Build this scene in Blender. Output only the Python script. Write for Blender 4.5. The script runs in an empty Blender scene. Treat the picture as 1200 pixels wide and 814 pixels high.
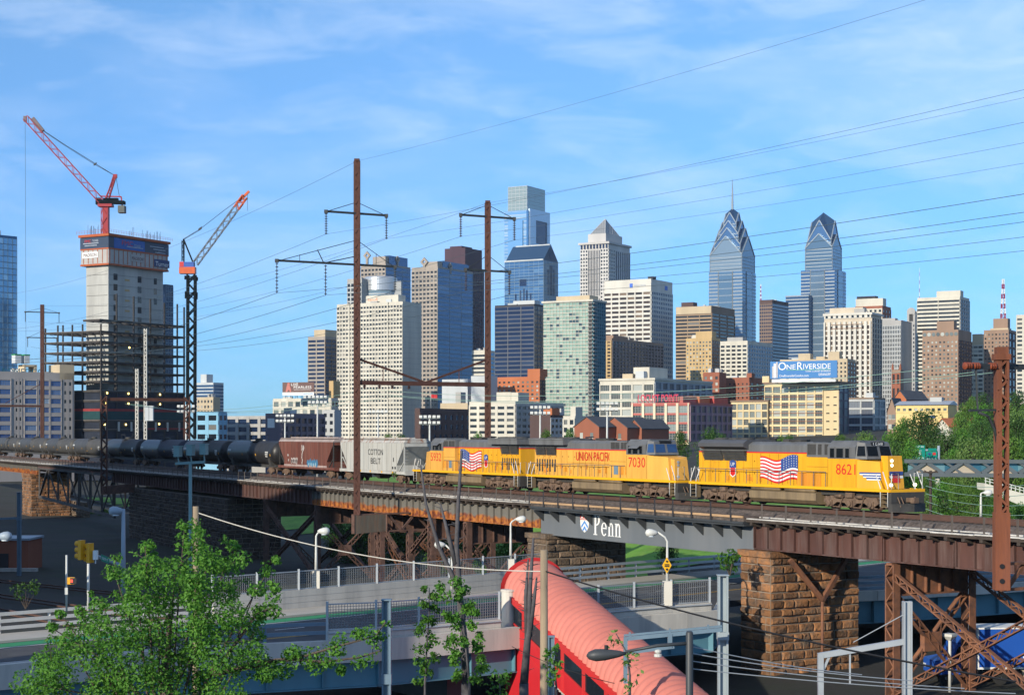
import bpy, math, random
from mathutils import Vector, Matrix
R = math.radians
sc = bpy.context.scene
COL = sc.collection
# ------------------------------------------------------------------ camera, sky, sun, exposure
F, CX, HY, CZ = 1950.0, 600.0, 507.0, 20.0          # focal length, centre column, horizon row (photo pixels), eye height
cam = bpy.data.objects.new('camera', bpy.data.cameras.new('camera')); COL.objects.link(cam)
cam.location = (0, 0, CZ); cam.rotation_euler = (R(90), 0, 0)
cam.data.sensor_width = 36; cam.data.lens = 36*F/1200; cam.data.shift_y = (HY-407)/1200
cam.data.clip_start = 0.5; cam.data.clip_end = 30000
sc.camera = cam
SUN_AZ = Vector((-0.60, -0.80, 0)).normalized(); SUN_EL = R(19)
SUN = (SUN_AZ*math.cos(SUN_EL) + Vector((0, 0, math.sin(SUN_EL)))).normalized()
w = bpy.data.worlds.new('World'); sc.world = w; w.use_nodes = True
nt = w.node_tree; nt.nodes.clear()
def N(t, kind, **kw):
    n = t.nodes.new(kind)
    for k, v in kw.items():
        if k.startswith('i_'): n.inputs[k[2:].replace('_', ' ')].default_value = v
        else: setattr(n, k, v)
    return n
out = N(nt, 'ShaderNodeOutputWorld'); bg = N(nt, 'ShaderNodeBackground'); bg.inputs[1].default_value = 0.11
sky = N(nt, 'ShaderNodeTexSky', sky_type='NISHITA', sun_disc=False, sun_elevation=SUN_EL,
        sun_rotation=math.atan2(SUN.x, SUN.y), air_density=1.0, dust_density=0.0, ozone_density=4.0, altitude=50)
hsv = N(nt, 'ShaderNodeHueSaturation'); hsv.inputs['Saturation'].default_value = 0.93; hsv.inputs['Value'].default_value = 1.0
hsv.inputs['Hue'].default_value = 0.495
tint = N(nt, 'ShaderNodeMix', data_type='RGBA', blend_type='MULTIPLY'); tint.inputs[0].default_value = 1; tint.inputs[7].default_value = (.57, .90, 1.22, 1)
nt.links.new(sky.outputs[0], tint.inputs[6]); nt.links.new(tint.outputs[2], hsv.inputs['Color'])
tc = N(nt, 'ShaderNodeTexCoord')
def cloud(scale, stretch, rot, lo, hi, seed):
    mp = N(nt, 'ShaderNodeMapping'); mp.inputs['Scale'].default_value = stretch; mp.inputs['Rotation'].default_value = (0, R(rot), 0); mp.inputs['Location'].default_value = (seed, seed*.7, seed*.3)
    nz = N(nt, 'ShaderNodeTexNoise'); nz.inputs['Scale'].default_value = scale; nz.inputs['Detail'].default_value = 7; nz.inputs['Roughness'].default_value = .58
    nz.inputs['Distortion'].default_value = .5
    rp = N(nt, 'ShaderNodeValToRGB'); rp.color_ramp.elements[0].position = lo-.03; rp.color_ramp.elements[1].position = hi
    nt.links.new(tc.outputs['Generated'], mp.inputs[0]); nt.links.new(mp.outputs[0], nz.inputs['Vector']); nt.links.new(nz.outputs[0], rp.inputs[0])
    return rp.outputs[0]
c1 = cloud(2.6, (1, 1, 3.4), 14, .46, .80, 3.1); c2 = cloud(11.0, (1, 1, 3.6), 20, .50, .85, 7.7)
mx = N(nt, 'ShaderNodeMath', operation='MULTIPLY_ADD'); mx.inputs[1].default_value = .75
nt.links.new(c2, mx.inputs[0]); nt.links.new(c1, mx.inputs[2])
m2 = N(nt, 'ShaderNodeMath', operation='MULTIPLY', use_clamp=True); m2.inputs[1].default_value = .50; nt.links.new(mx.outputs[0], m2.inputs[0])
mix = N(nt, 'ShaderNodeMix', data_type='RGBA'); mix.inputs[7].default_value = (7.2, 8.0, 9.0, 1)
nt.links.new(m2.outputs[0], mix.inputs[0]); nt.links.new(hsv.outputs[0], mix.inputs[6]); nt.links.new(mix.outputs[2], bg.inputs[0]) if 0 else None
sz = N(nt, 'ShaderNodeSeparateXYZ'); nt.links.new(tc.outputs['Generated'], sz.inputs[0]); hz = N(nt, 'ShaderNodeMapRange'); hz.inputs[1].default_value = 0; hz.inputs[2].default_value = .24; hz.inputs[3].default_value = .60; hz.inputs[4].default_value = 1.0; nt.links.new(sz.outputs[2], hz.inputs[0])
hc = N(nt, 'ShaderNodeMix', data_type='RGBA'); hc.inputs[6].default_value = (.50, .66, .92, 1); hc.inputs[7].default_value = (1, 1, 1, 1); hz.inputs[3].default_value = 0; nt.links.new(hz.outputs[0], hc.inputs[0])
vs_ = N(nt, 'ShaderNodeVectorMath', operation='MULTIPLY'); nt.links.new(mix.outputs[2], vs_.inputs[0]); nt.links.new(hc.outputs[2], vs_.inputs[1]); nt.links.new(vs_.outputs[0], bg.inputs[0]); nt.links.new(bg.outputs[0], out.inputs[0])
sl = bpy.data.lights.new('sun', 'SUN'); sl.energy = 4.0; sl.angle = R(0.5); sl.color = (1.0, .91, .75)
so = bpy.data.objects.new('sun', sl); COL.objects.link(so); so.rotation_euler = (-SUN).to_track_quat('-Z', 'Y').to_euler(); so.location = (-60, -60, 90)
sc.view_settings.view_transform = 'Standard'; sc.view_settings.look = 'None'; sc.view_settings.gamma = 1; sc.view_settings.exposure = 0.4
sc.view_settings.use_curve_mapping = False
sc.cycles.max_bounces = 5; sc.cycles.diffuse_bounces = 2; sc.cycles.glossy_bounces = 3; sc.cycles.transparent_max_bounces = 6
sc.cycles.caustics_reflective = False; sc.cycles.caustics_refractive = False

# ------------------------------------------------------------------ helpers
def at(px, py, Y): return Vector(((px-CX)/F*Y, Y, CZ-(py-HY)/F*Y))
def on(px, py, z): return at(px, py, F*(CZ-z)/(py-HY))
def V3(*a): return Vector(a)
UP = Vector((0, 0, 1))
class MB:
    """collects faces; build() links them as ONE mesh object"""
    def __init__(s): s.v = []; s.f = []; s.mi = []; s.uv = {}; s.m = 0; s.smooth = False; s.sm = []
    def face(s, pts, uv=None):
        b = len(s.v); s.v += [tuple(p) for p in pts]; s.f.append(tuple(range(b, b+len(pts)))); s.mi.append(s.m); s.sm.append(s.smooth)
        if uv: s.uv[len(s.f)-1] = uv
    def raw(s, vs, fs):
        b = len(s.v); s.v += [tuple(p) for p in vs]
        for f in fs: s.f.append(tuple(b+i for i in f)); s.mi.append(s.m); s.sm.append(s.smooth)
    def hexa(s, c): s.raw(c, [(3,2,1,0),(4,5,6,7),(0,1,5,4),(1,2,6,5),(2,3,7,6),(3,0,4,7)])
    def box(s, x0, x1, y0, y1, z0, z1): s.hexa([(x0,y0,z0),(x1,y0,z0),(x1,y1,z0),(x0,y1,z0),(x0,y0,z1),(x1,y0,z1),(x1,y1,z1),(x0,y1,z1)])
    def obox(s, c, u, v, wd, a, b, h):
        """oriented box: centre c, axes u,v,w with half sizes a,b,h"""
        c = Vector(c); u = Vector(u)*a; v = Vector(v)*b; ww = Vector(wd)*h
        s.hexa([c-u-v-ww, c+u-v-ww, c+u+v-ww, c-u+v-ww, c-u-v+ww, c+u-v+ww, c+u+v+ww, c-u+v+ww])
    def bar(s, p, q, wd, h=None, up=UP):
        p = Vector(p); q = Vector(q); h = h or wd; d = (q-p)
        if d.length < 1e-6: return
        d.normalize(); a = d.cross(Vector(up))
        if a.length < 1e-3: a = d.cross(Vector((1, 0, 0)))
        a.normalize(); b = a.cross(d)
        a *= wd/2; b *= h/2
        s.hexa([p-a-b, p+a-b, q+a-b, q-a-b, p-a+b, p+a+b, q+a+b, q-a+b])
    def tube(s, pts, r, n=6, cap=True):
        pts = [Vector(p) for p in pts]; m = len(pts); base = len(s.v)
        rs = r if isinstance(r, (list, tuple)) else [r]*m
        a = None
        for i, p in enumerate(pts):
            d = (pts[min(i+1, m-1)]-pts[max(i-1, 0)]).normalized()
            if a is None:
                a = d.cross(UP)
                if a.length < 1e-3: a = d.cross(Vector((1, 0, 0)))
            a = (a-d*a.dot(d)).normalized(); b = d.cross(a)
            for k in range(n):
                t = 2*math.pi*k/n; s.v.append(tuple(p+(a*math.cos(t)+b*math.sin(t))*rs[i]))
        for i in range(m-1):
            for k in range(n):
                k2 = (k+1) % n; s.f.append((base+i*n+k, base+i*n+k2, base+(i+1)*n+k2, base+(i+1)*n+k)); s.mi.append(s.m); s.sm.append(n > 5)
        if cap:
            s.f.append(tuple(base+k for k in range(n-1, -1, -1))); s.mi.append(s.m); s.sm.append(False)
            s.f.append(tuple(base+(m-1)*n+k for k in range(n))); s.mi.append(s.m); s.sm.append(False)
    def prism(s, outline, ext):
        """outline: planar 3-D loop, ext: extrusion vector"""
        n = len(outline); o = [Vector(p) for p in outline]; e = Vector(ext); vs = o+[p+e for p in o]
        s.raw(vs, [tuple(range(n-1, -1, -1)), tuple(range(n, 2*n))]+[(i, (i+1) % n, n+(i+1) % n, n+i) for i in range(n)])
    def lathe(s, prof, o, ax=UP, n=16):
        """prof: (radius, height) list round axis ax at o"""
        o = Vector(o); ax = Vector(ax).normalized(); a = ax.cross(UP)
        if a.length < 1e-3: a = Vector((1, 0, 0))
        a.normalize(); b = ax.cross(a); base = len(s.v)
        for r, h in prof:
            for k in range(n):
                t = 2*math.pi*k/n; s.v.append(tuple(o+ax*h+(a*math.cos(t)+b*math.sin(t))*r))
        for i in range(len(prof)-1):
            for k in range(n):
                k2 = (k+1) % n; s.f.append((base+i*n+k, base+i*n+k2, base+(i+1)*n+k2, base+(i+1)*n+k)); s.mi.append(s.m); s.sm.append(s.smooth)
        for i, rv in ((0, True), (len(prof)-1, False)):
            if prof[i][0] > 1e-4:
                l = [base+i*n+k for k in range(n)]
                s.f.append(tuple(l[::-1] if rv else l)); s.mi.append(s.m); s.sm.append(False)
    def lattice(s, p, q, wd, dp, up=UP, step=None, t=.09):
        """riveted lattice member: two side plates and zigzag lacing on both open sides"""
        p = Vector(p); q = Vector(q); d = (q-p); L = d.length; d.normalize(); a = d.cross(Vector(up))
        if a.length < 1e-3: a = d.cross(Vector((1, 0, 0)))
        a.normalize(); b = a.cross(d); step = step or wd*1.1
        for sg in (-1, 1):
            s.obox(p+d*L/2+a*sg*wd/2, d, a, b, L/2, t*.55, dp/2)
        n = max(2, int(L/step))
        for sd in (-1, 1):
            for i in range(n):
                g = 1 if i % 2 else -1
                s.bar(p+d*(L*i/n)+a*g*wd/2+b*sd*dp*.47, p+d*(L*(i+1)/n)-a*g*wd/2+b*sd*dp*.47, t, t*.4, up=b)
    def text(s, key, o, xd, yd, height, off=None, width=None):
        vs, fs, wdt = TXT[key]; o = Vector(o); xd = Vector(xd).normalized(); yd = Vector(yd).normalized()
        kx = height if width is None else width/wdt
        o = o+(off or Vector((0, 0, 0)))
        s.raw([o+xd*x*kx+yd*y*height for x, y in vs], fs)
    def build(s, name, mats, parent=None, off=None, scale=None):
        me = bpy.data.meshes.new(name)
        vs = s.v
        if off is not None: ox, oy, oz = off; vs = [(x-ox, y-oy, z-oz) for x, y, z in vs]
        if scale: vs = [(x*scale, y, z) for x, y, z in vs]
        me.from_pydata(vs, [], s.f)
        mats = mats if isinstance(mats, (list, tuple)) else [mats]
        for m in mats: me.materials.append(m)
        if len(mats) > 1: me.polygons.foreach_set('material_index', s.mi)
        if any(s.sm): me.polygons.foreach_set('use_smooth', s.sm)
        if s.uv:
            ul = me.uv_layers.new(name='UVMap')
            for fi, uv in s.uv.items():
                for k, li in enumerate(me.polygons[fi].loop_indices): ul.data[li].uv = uv[k]
        me.update()
        o = bpy.data.objects.new(name, me); COL.objects.link(o)
        if parent: o.parent = parent
        return o
def tag(o, label=None, cat=None, group=None, kind=None):
    if label: o['label'] = label
    if cat: o['category'] = cat
    if group: o['group'] = group
    if kind: o['kind'] = kind
    return o
def thing(name, label, cat, loc=(0, 0, 0), rz=0, group=None):
    o = bpy.data.objects.new(name, None); COL.objects.link(o); o.location = loc; o.rotation_euler = (0, 0, rz); o.empty_display_size = .5
    return tag(o, label, cat, group)
def solo(mb, name, mats, label, cat, base, group=None):
    o = mb.build(name, mats, off=Vector(base)); o.location = base
    return tag(o, label, cat, group)
def struct(mb, name, mats): return tag(mb.build(name, mats), kind='structure')
def copy_tree(o, parent=None):
    c = o.copy(); COL.objects.link(c)
    if parent: c.parent = parent
    for ch in KIDS.get(o.name, None) or [x for x in o.children]: copy_tree(ch, c)
    return c
KIDS = {}
# text outlines from the built-in font, cap height 1
TXT = {}
def make_texts(keys):
    obs = []
    for k in keys:
        cu = bpy.data.curves.new('t', 'FONT'); cu.body = k; cu.resolution_u = 3; cu.size = 1
        o = bpy.data.objects.new('t', cu); COL.objects.link(o); obs.append((k, o, cu))
    dg = bpy.context.evaluated_depsgraph_get(); dg.update()
    for k, o, cu in obs:
        me = o.evaluated_get(dg).to_mesh()
        vs = [(v.co.x, v.co.y) for v in me.vertices]; fs = [tuple(p.vertices) for p in me.polygons]
        x0 = min(v[0] for v in vs); x1 = max(v[0] for v in vs); h = .69
        TXT[k] = ([((x-x0)/h, y/h) for x, y in vs], fs, (x1-x0)/h)
        o.evaluated_get(dg).to_mesh_clear()
    for k, o, cu in obs:
        bpy.data.objects.remove(o); bpy.data.curves.remove(cu)
make_texts(['8621', '7030', '5932', 'UNION PACIFIC', 'COTTON', 'BELT', 'FMC', 'TOWER', 'MADISON', 'Turner', 'LIVE', 'FEARLESS', 'LOCUST POINT', 'NE', 'O', 'R', 'IVERSIDE',
            'OneRiversideCondos.com', 'DRANOFF', 'THINK LUXURY RIVERSIDE', 'Central Phila', 'South St', 'EXIT 346', '76', '8', 'EAST WEST', 'ROMEDCO', 'sanofi', 'BNY', 'UP', 'D', 'SOUTH ST', 'M', 'Independence', 'UTLX', 'SSW 76'])

# ------------------------------------------------------------------ materials
def _principled(name):
    m = bpy.data.materials.new(name); m.use_nodes = True; t = m.node_tree; b = t.nodes['Principled BSDF']; return m, t, b
def mat(name, col, rough=.75, metal=0, var=.14, scale=.6, bump=0, bscale=6, col2=None, streak=False, detail=4, island=0, spec=.4, c2lo=.45, c2hi=.7):
    """worn procedural surface: large and small noise vary the colour, an optional second colour comes in as patches or streaks"""
    m, t, b = _principled(name); L = t.links.new
    b.inputs['Roughness'].default_value = rough; b.inputs['Metallic'].default_value = metal; b.inputs['Specular IOR Level'].default_value = spec
    tc = N(t, 'ShaderNodeTexCoord'); mp = N(t, 'ShaderNodeMapping'); L(tc.outputs['Object'], mp.inputs[0])
    mp.inputs['Scale'].default_value = (scale, scale, scale*(.12 if streak else 1))
    nz = N(t, 'ShaderNodeTexNoise'); nz.inputs['Scale'].default_value = 1; nz.inputs['Detail'].default_value = detail; nz.inputs['Roughness'].default_value = .65; L(mp.outputs[0], nz.inputs['Vector'])
    mr = N(t, 'ShaderNodeMapRange'); mr.inputs[1].default_value = .3; mr.inputs[2].default_value = .7; mr.inputs[3].default_value = 1-var; mr.inputs[4].default_value = 1+var; L(nz.outputs[0], mr.inputs[0])
    base = N(t, 'ShaderNodeRGB'); base.outputs[0].default_value = (*col, 1); cur = base.outputs[0]
    if col2:
        n2 = N(t, 'ShaderNodeTexNoise'); n2.inputs['Scale'].default_value = 1.7; n2.inputs['Detail'].default_value = 6; n2.inputs['Roughness'].default_value = .7; L(mp.outputs[0], n2.inputs['Vector'])
        rp = N(t, 'ShaderNodeMapRange'); rp.inputs[1].default_value = c2lo; rp.inputs[2].default_value = c2hi; L(n2.outputs[0], rp.inputs[0])
        mxx = N(t, 'ShaderNodeMix', data_type='RGBA'); mxx.inputs[7].default_value = (*col2, 1); L(rp.outputs[0], mxx.inputs[0]); L(cur, mxx.inputs[6]); cur = mxx.outputs[2]
    vm = N(t, 'ShaderNodeVectorMath', operation='SCALE'); L(cur, vm.inputs[0]); L(mr.outputs[0], vm.inputs['Scale']); cur = vm.outputs[0]
    if island:
        g = N(t, 'ShaderNodeNewGeometry'); m3 = N(t, 'ShaderNodeMapRange'); m3.inputs[3].default_value = 1-island; m3.inputs[4].default_value = 1+island; L(g.outputs['Random Per Island'], m3.inputs[0])
        v2 = N(t, 'ShaderNodeVectorMath', operation='SCALE'); L(cur, v2.inputs[0]); L(m3.outputs[0], v2.inputs['Scale']); cur = v2.outputs[0]
    L(cur, b.inputs['Base Color'])
    if bump:
        bn = N(t, 'ShaderNodeTexNoise'); bn.inputs['Scale'].default_value = bscale; bn.inputs['Detail'].default_value = 5; L(tc.outputs['Object'], bn.inputs['Vector'])
        bp = N(t, 'ShaderNodeBump'); bp.inputs['Strength'].default_value = bump; bp.inputs['Distance'].default_value = .12; L(bn.outputs[0], bp.inputs['Height']); L(bp.outputs[0], b.inputs['Normal'])
    return m
def glass(name, dark, mid, light, p1=.55, p2=.85, rough=.09, metal=0.0, mull=None, mcol=(.3, .3, .3), spec=.5):
    """window glass: every pane gets its own tone (dark room, half drawn blind, pale blind); optional mullion grid from the pane's own UVs"""
    m, t, b = _principled(name); L = t.links.new
    oi = N(t, 'ShaderNodeObjectInfo'); g = N(t, 'ShaderNodeNewGeometry')
    ad = N(t, 'ShaderNodeMath', operation='ADD'); L(oi.outputs['Random'], ad.inputs[0]); L(g.outputs['Random Per Island'], ad.inputs[1])
    fr = N(t, 'ShaderNodeMath', operation='FRACT'); L(ad.outputs[0], fr.inputs[0])
    rp = N(t, 'ShaderNodeValToRGB'); rp.color_ramp.interpolation = 'LINEAR'; e = rp.color_ramp.elements
    e[0].position = 0; e[0].color = (*dark, 1); e[1].position = p1; e[1].color = (*[x*1.3 for x in dark], 1)
    x = e.new(p1+.06); x.color = (*mid, 1); x = e.new(p2); x.color = (*mid, 1); x = e.new(min(.99, p2+.05)); x.color = (*light, 1)
    L(fr.outputs[0], rp.inputs[0]); cur = rp.outputs[0]
    b.inputs['Roughness'].default_value = rough; b.inputs['Metallic'].default_value = metal; b.inputs['Specular IOR Level'].default_value = spec
    if mull:
        uv = N(t, 'ShaderNodeUVMap'); sp = N(t, 'ShaderNodeSeparateXYZ'); L(uv.outputs[0], sp.inputs[0]); ms = []
        for ax, n, wd in ((0, mull[0], .10), (1, mull[1], .10)):
            a = N(t, 'ShaderNodeMath', operation='MULTIPLY'); a.inputs[1].default_value = n; L(sp.outputs[ax], a.inputs[0])
            f = N(t, 'ShaderNodeMath', operation='FRACT'); L(a.outputs[0], f.inputs[0])
            c = N(t, 'ShaderNodeMath', operation='LESS_THAN'); c.inputs[1].default_value = wd; L(f.outputs[0], c.inputs[0]); ms.append(c)
        mm = N(t, 'ShaderNodeMath', operation='MAXIMUM'); L(ms[0].outputs[0], mm.inputs[0]); L(ms[1].outputs[0], mm.inputs[1])
        mxx = N(t, 'ShaderNodeMix', data_type='RGBA'); mxx.inputs[7].default_value = (*mcol, 1); L(mm.outputs[0], mxx.inputs[0]); L(cur, mxx.inputs[6]); cur = mxx.outputs[2]
        rr = N(t, 'ShaderNodeMapRange'); rr.inputs[3].default_value = rough; rr.inputs[4].default_value = .6; L(mm.outputs[0], rr.inputs[0]); L(rr.outputs[0], b.inputs['Roughness'])
    L(cur, b.inputs['Base Color'])
    return m
def leaf(name, c1, c2, tr=.25):
    m, t, b = _principled(name); L = t.links.new
    g = N(t, 'ShaderNodeNewGeometry'); oi = N(t, 'ShaderNodeObjectInfo')
    rp = N(t, 'ShaderNodeMix', data_type='RGBA'); rp.inputs[6].default_value = (*c1, 1); rp.inputs[7].default_value = (*c2, 1); L(g.outputs['Random Per Island'], rp.inputs[0])
    hs = N(t, 'ShaderNodeHueSaturation'); mr = N(t, 'ShaderNodeMapRange'); mr.inputs[3].default_value = .75; mr.inputs[4].default_value = 1.25; L(oi.outputs['Random'], mr.inputs[0]); L(mr.outputs[0], hs.inputs['Value'])
    L(rp.outputs[2], hs.inputs['Color']); L(hs.outputs[0], b.inputs['Base Color']); b.inputs['Roughness'].default_value = .55; b.inputs['Specular IOR Level'].default_value = .25
    ts = N(t, 'ShaderNodeBsdfTranslucent'); L(hs.outputs[0], ts.inputs[0]); ms = N(t, 'ShaderNodeMixShader'); ms.inputs[0].default_value = tr
    o = t.nodes['Material Output']; L(b.outputs[0], ms.inputs[1]); L(ts.outputs[0], ms.inputs[2]); L(ms.outputs[0], o.inputs[0])
    return m
def lamp(name, col, e):
    m, t, b = _principled(name); b.inputs['Base Color'].default_value = (*col, 1); b.inputs['Emission Color'].default_value = (*col, 1); b.inputs['Emission Strength'].default_value = e; return m
m_white = mat('white_paint', (.75, .75, .72), .5, var=.06)
m_dark = mat('dark_metal', (.03, .03, .035), .5, var=.2)
m_black = mat('black_paint', (.012, .012, .014), .6)
m_steel = mat('galvanised_steel', (.42, .45, .47), .45, metal=.3, var=.1)
m_bluesteel = mat('blue_grey_steel', (.14, .21, .27), .5, var=.12)
m_rust = mat('rusty_steel', (.16, .062, .034), .85, var=.35, scale=.9, col2=(.05, .026, .022), bump=.15)
m_rustbright = mat('orange_rust_steel', (.36, .095, .035), .85, var=.3, scale=1.2, col2=(.14, .05, .03), streak=True)
m_conc = mat('concrete', (.50, .48, .43), .85, var=.10, scale=.5, col2=(.36, .34, .31), streak=True)
m_conc2 = mat('pale_concrete', (.60, .57, .50), .85, var=.08, scale=.4)
m_red = mat('red_paint', (.55, .03, .03), .45, var=.06)
m_lblue = mat('teal_girder_paint', (.10, .24, .30), .5, var=.12, scale=.3)
# ------------------------------------------------------------------ viaduct centre line
TAB = [(-90, 3.75), (-40, 4.45), (0, 5.0), (50, 5.65), (100, 6.3), (185, 7.4), (270, 8.48), (336, 9.34), (406, 10.25), (495, 11.45), (627, 12.94), (815, 15.06), (1085, 18.1), (1330, 20.86), (1800, 26.16)]
PT = [Vector(((p-CX)/s, F/s, 0)) for p, s in TAB]
def catmull(P, i, t):
    p0 = P[max(i-1, 0)]; p1 = P[i]; p2 = P[i+1]; p3 = P[min(i+2, len(P)-1)]
    d1 = (p2-p0)/max((p2-p0).length, 1e-6)*(p2-p1).length; d2 = (p3-p1)/max((p3-p1).length, 1e-6)*(p2-p1).length
    h1 = 2*t**3-3*t*t+1; h2 = -2*t**3+3*t*t; h3 = t**3-2*t*t+t; h4 = t**3-t*t
    return p1*h1+p2*h2+d1*h3+d2*h4
CL = []
for i in range(len(PT)-1):
    for j in range(16): CL.append(catmull(PT, i, j/16))
CL.append(PT[-1]); ARC = [0.0]
for i in range(1, len(CL)): ARC.append(ARC[-1]+(CL[i]-CL[i-1]).length)
ATOT = ARC[-1]
import bisect
def cl(a):
    i = min(max(bisect.bisect_right(ARC, a)-1, 0), len(CL)-2); t = (a-ARC[i])/(ARC[i+1]-ARC[i])
    def tg(k): return (CL[min(k+1, len(CL)-1)]-CL[max(k-1, 0)]).normalized()
    return CL[i].lerp(CL[i+1], t), tg(i).lerp(tg(i+1), t).normalized()
def VP(a, d, z):
    """point on the viaduct: a along the track, d metres towards the viewer's side, z height"""
    p, t = cl(a); n = Vector((t.y, -t.x, 0)); q = p+n*d
    return Vector((q.x, q.y, z))
def nrm(a): t = cl(a)[1]; return Vector((t.y, -t.x, 0))
def apx(px, d=0.0):
    lo, hi = 0.0, ATOT
    for _ in range(40):
        m = (lo+hi)/2; q = VP(m, d, 0)
        if CX+F*q.x/q.y < px: lo = m
        else: hi = m
    return lo
if nrm(apx(800)).y > 0:
    raise RuntimeError('normal')
RAIL = 14.7
# ------------------------------------------------------------------ terrain
def sstep(a, b, x): t = min(max((x-a)/(b-a), 0), 1); return t*t*(3-2*t)
_T0 = cl(apx(600))[0]
def beyond(X, Y):
    """metres behind the viaduct's line"""
    px = CX+F*X/max(Y, 20); best = None
    i0 = min(range(0, len(CL), 4), key=lambda i: (CL[i].x-X)**2+(CL[i].y-Y)**2)
    p = CL[i0]; t = (CL[min(i0+1, len(CL)-1)]-CL[max(i0-1, 0)]).normalized(); n = Vector((-t.y, t.x, 0))
    return (Vector((X, Y, 0))-p).dot(n)
def height(X, Y):
    if Y < 20: return 3.2
    q = beyond(X, Y) if Y < 900 else 400
    h = 3.2+sstep(18, 55, q)*5.5*sstep(-75, -35, X)
    h += sstep(70, 190, q)*6.5*sstep(15, 60, X)+sstep(190, 420, q)*8*sstep(15, 60, X)
    h += sstep(250, 600, q)*4*(1-sstep(15, 60, X))
    h += .35*math.sin(X*.11+Y*.07)*math.sin(Y*.05-X*.03)*sstep(15, 40, q)
    return h
ys = [-300, -150, -60, 0, 30]+list(range(45, 420, 9))+[450, 500, 560, 640, 740, 860, 1000, 1300, 1800, 2650]
ks = [-1.6, -.9, -.6]+[-.45+.02*i for i in range(46)]+[.6, .9, 1.6]
g = MB(); idx = {}
vs = []
for j, y in enumerate(ys):
    for i, k in enumerate(ks):
        x = k*max(y, 120)+0.0; vs.append((x, y, height(x, y)))
nk = len(ks); g.smooth = True
g.raw(vs, [(j*nk+i, j*nk+i+1, (j+1)*nk+i+1, (j+1)*nk+i) for j in range(len(ys)-1) for i in range(nk-1)])
m_ground = mat('packed_earth', (.030, .028, .024), .95, var=.35, scale=.08, col2=(.022, .032, .014), bump=.4, bscale=2.5)
struct(g, 'ground', m_ground)
# grass bank beyond the viaduct, one sheet draped on the terrain
m_grass = mat('mown_grass', (.11, .26, .022), .9, var=.28, scale=.25, col2=(.17, .28, .04), bump=.5, bscale=6)
def drape(x0, x1, y0, y1, st, dz, keep):
    b = MB(); b.smooth = True; nx = int((x1-x0)/st)+1; ny = int((y1-y0)/st)+1
    P = [[(x0+i*st, y0+j*st) for i in range(nx)] for j in range(ny)]
    for j in range(ny-1):
        for i in range(nx-1):
            c = P[j][i]
            if keep(c[0]+st/2, c[1]+st/2):
                b.face([(x, y, height(x, y)+dz) for x, y in (P[j][i], P[j][i+1], P[j+1][i+1], P[j+1][i])])
    return b
b = drape(-190, 95, 120, 430, 5, .12, lambda X, Y: 24 < beyond(X, Y) < 110+X*.0 and not (X > 15 and Y < 185 and beyond(X, Y) < 45))
tag(b.build('grass', m_grass), kind='stuff')

# ------------------------------------------------------------------ road bridge (street deck on teal girders)
m_asph = mat('asphalt', (.055, .055, .06), .9, var=.28, scale=.3, col2=(.09, .09, .088), bump=.1, bscale=14)
m_walk = mat('sidewalk_concrete', (.42, .39, .34), .9, var=.08, scale=.4)
m_paint = mat('road_paint_white', (.7, .7, .68), .7, var=.1, scale=3)
m_yell = mat('road_paint_yellow', (.62, .36, .04), .7, var=.12, scale=3)
m_green = mat('bike_lane_green', (.03, .25, .10), .8, var=.15, scale=1.5)
RZ = 7.9
FAR = [(-75, 58), (-45, 85.5), (-30.5, 99.2), (-16.9, 111.4), (-2.6, 125.4), (5.5, 133.6), (10.2, 138.2), (19.5, 147), (35, 163), (62, 190), (110, 238)]
NEAR = [(-62, 45), (-34, 78), (-17.9, 91.7), (-7.4, 95.6), (-2.0, 99.5), (5, 104.5), (9.2, 108), (13.6, 110.6), (15.2, 119.6), (20.5, 124.6), (26.6, 125.8), (40, 133), (60, 146), (130, 196)]
def strip_poly(mb, L1, L2, z1, z2=None, n=60):
    def res(L):
        P = [Vector((x, y, 0)) for x, y in L]; D = [0]
        for a, b2 in zip(P, P[1:]): D.append(D[-1]+(b2-a).length)
        o = []
        for k in range(n+1):
            t = D[-1]*k/n; i = min(max(bisect.bisect_right(D, t)-1, 0), len(P)-2)
            o.append(P[i].lerp(P[i+1], (t-D[i])/(D[i+1]-D[i])))
        return o
    A, B = res(L1), res(L2)
    for k in range(n):
        mb.face([(A[k].x, A[k].y, z1), (A[k+1].x, A[k+1].y, z1), (B[k+1].x, B[k+1].y, z1), (B[k].x, B[k].y, z1)][::-1])
        if z2 is not None:
            mb.face([(A[k].x, A[k].y, z2), (A[k+1].x, A[k+1].y, z2), (B[k+1].x, B[k+1].y, z2), (B[k].x, B[k].y, z2)])
            for Q in (A, B): mb.face([(Q[k].x, Q[k].y, z1), (Q[k+1].x, Q[k+1].y, z1), (Q[k+1].x, Q[k+1].y, z2), (Q[k].x, Q[k].y, z2)])
def offset(L, d):
    """parallel polyline, d to the right of its direction"""
    P = [Vector((x, y, 0)) for x, y in L]; o = []
    for i, p in enumerate(P):
        t = ((P[min(i+1, len(P)-1)]-p).normalized() if i < len(P)-1 else Vector((0, 0, 0)))+((p-P[i-1]).normalized() if i else Vector((0, 0, 0)))
        t.normalize(); n = Vector((t.y, -t.x, 0)); q = p+n*d; o.append((q.x, q.y))
    return o
b = MB(); strip_poly(b, FAR, NEAR, RZ, RZ-.45, 90); struct(b, 'road', m_asph)
b = MB(); strip_poly(b, FAR, offset(FAR, 3.3), RZ+.15, RZ+.01, 90); struct(b, 'sidewalk', m_walk)
b = MB(); strip_poly(b, offset(FAR, 3.4), offset(FAR, 5.0), RZ+.006, None, 90); struct(b, 'bike_lane', m_green)
b = MB()
strip_poly(b, offset(FAR, 5.2), offset(FAR, 5.36), RZ+.010, None, 90)
strip_poly(b, offset(NEAR[:8], -2.6), offset(NEAR[:8], -2.75), RZ+.010, None, 60)
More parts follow.
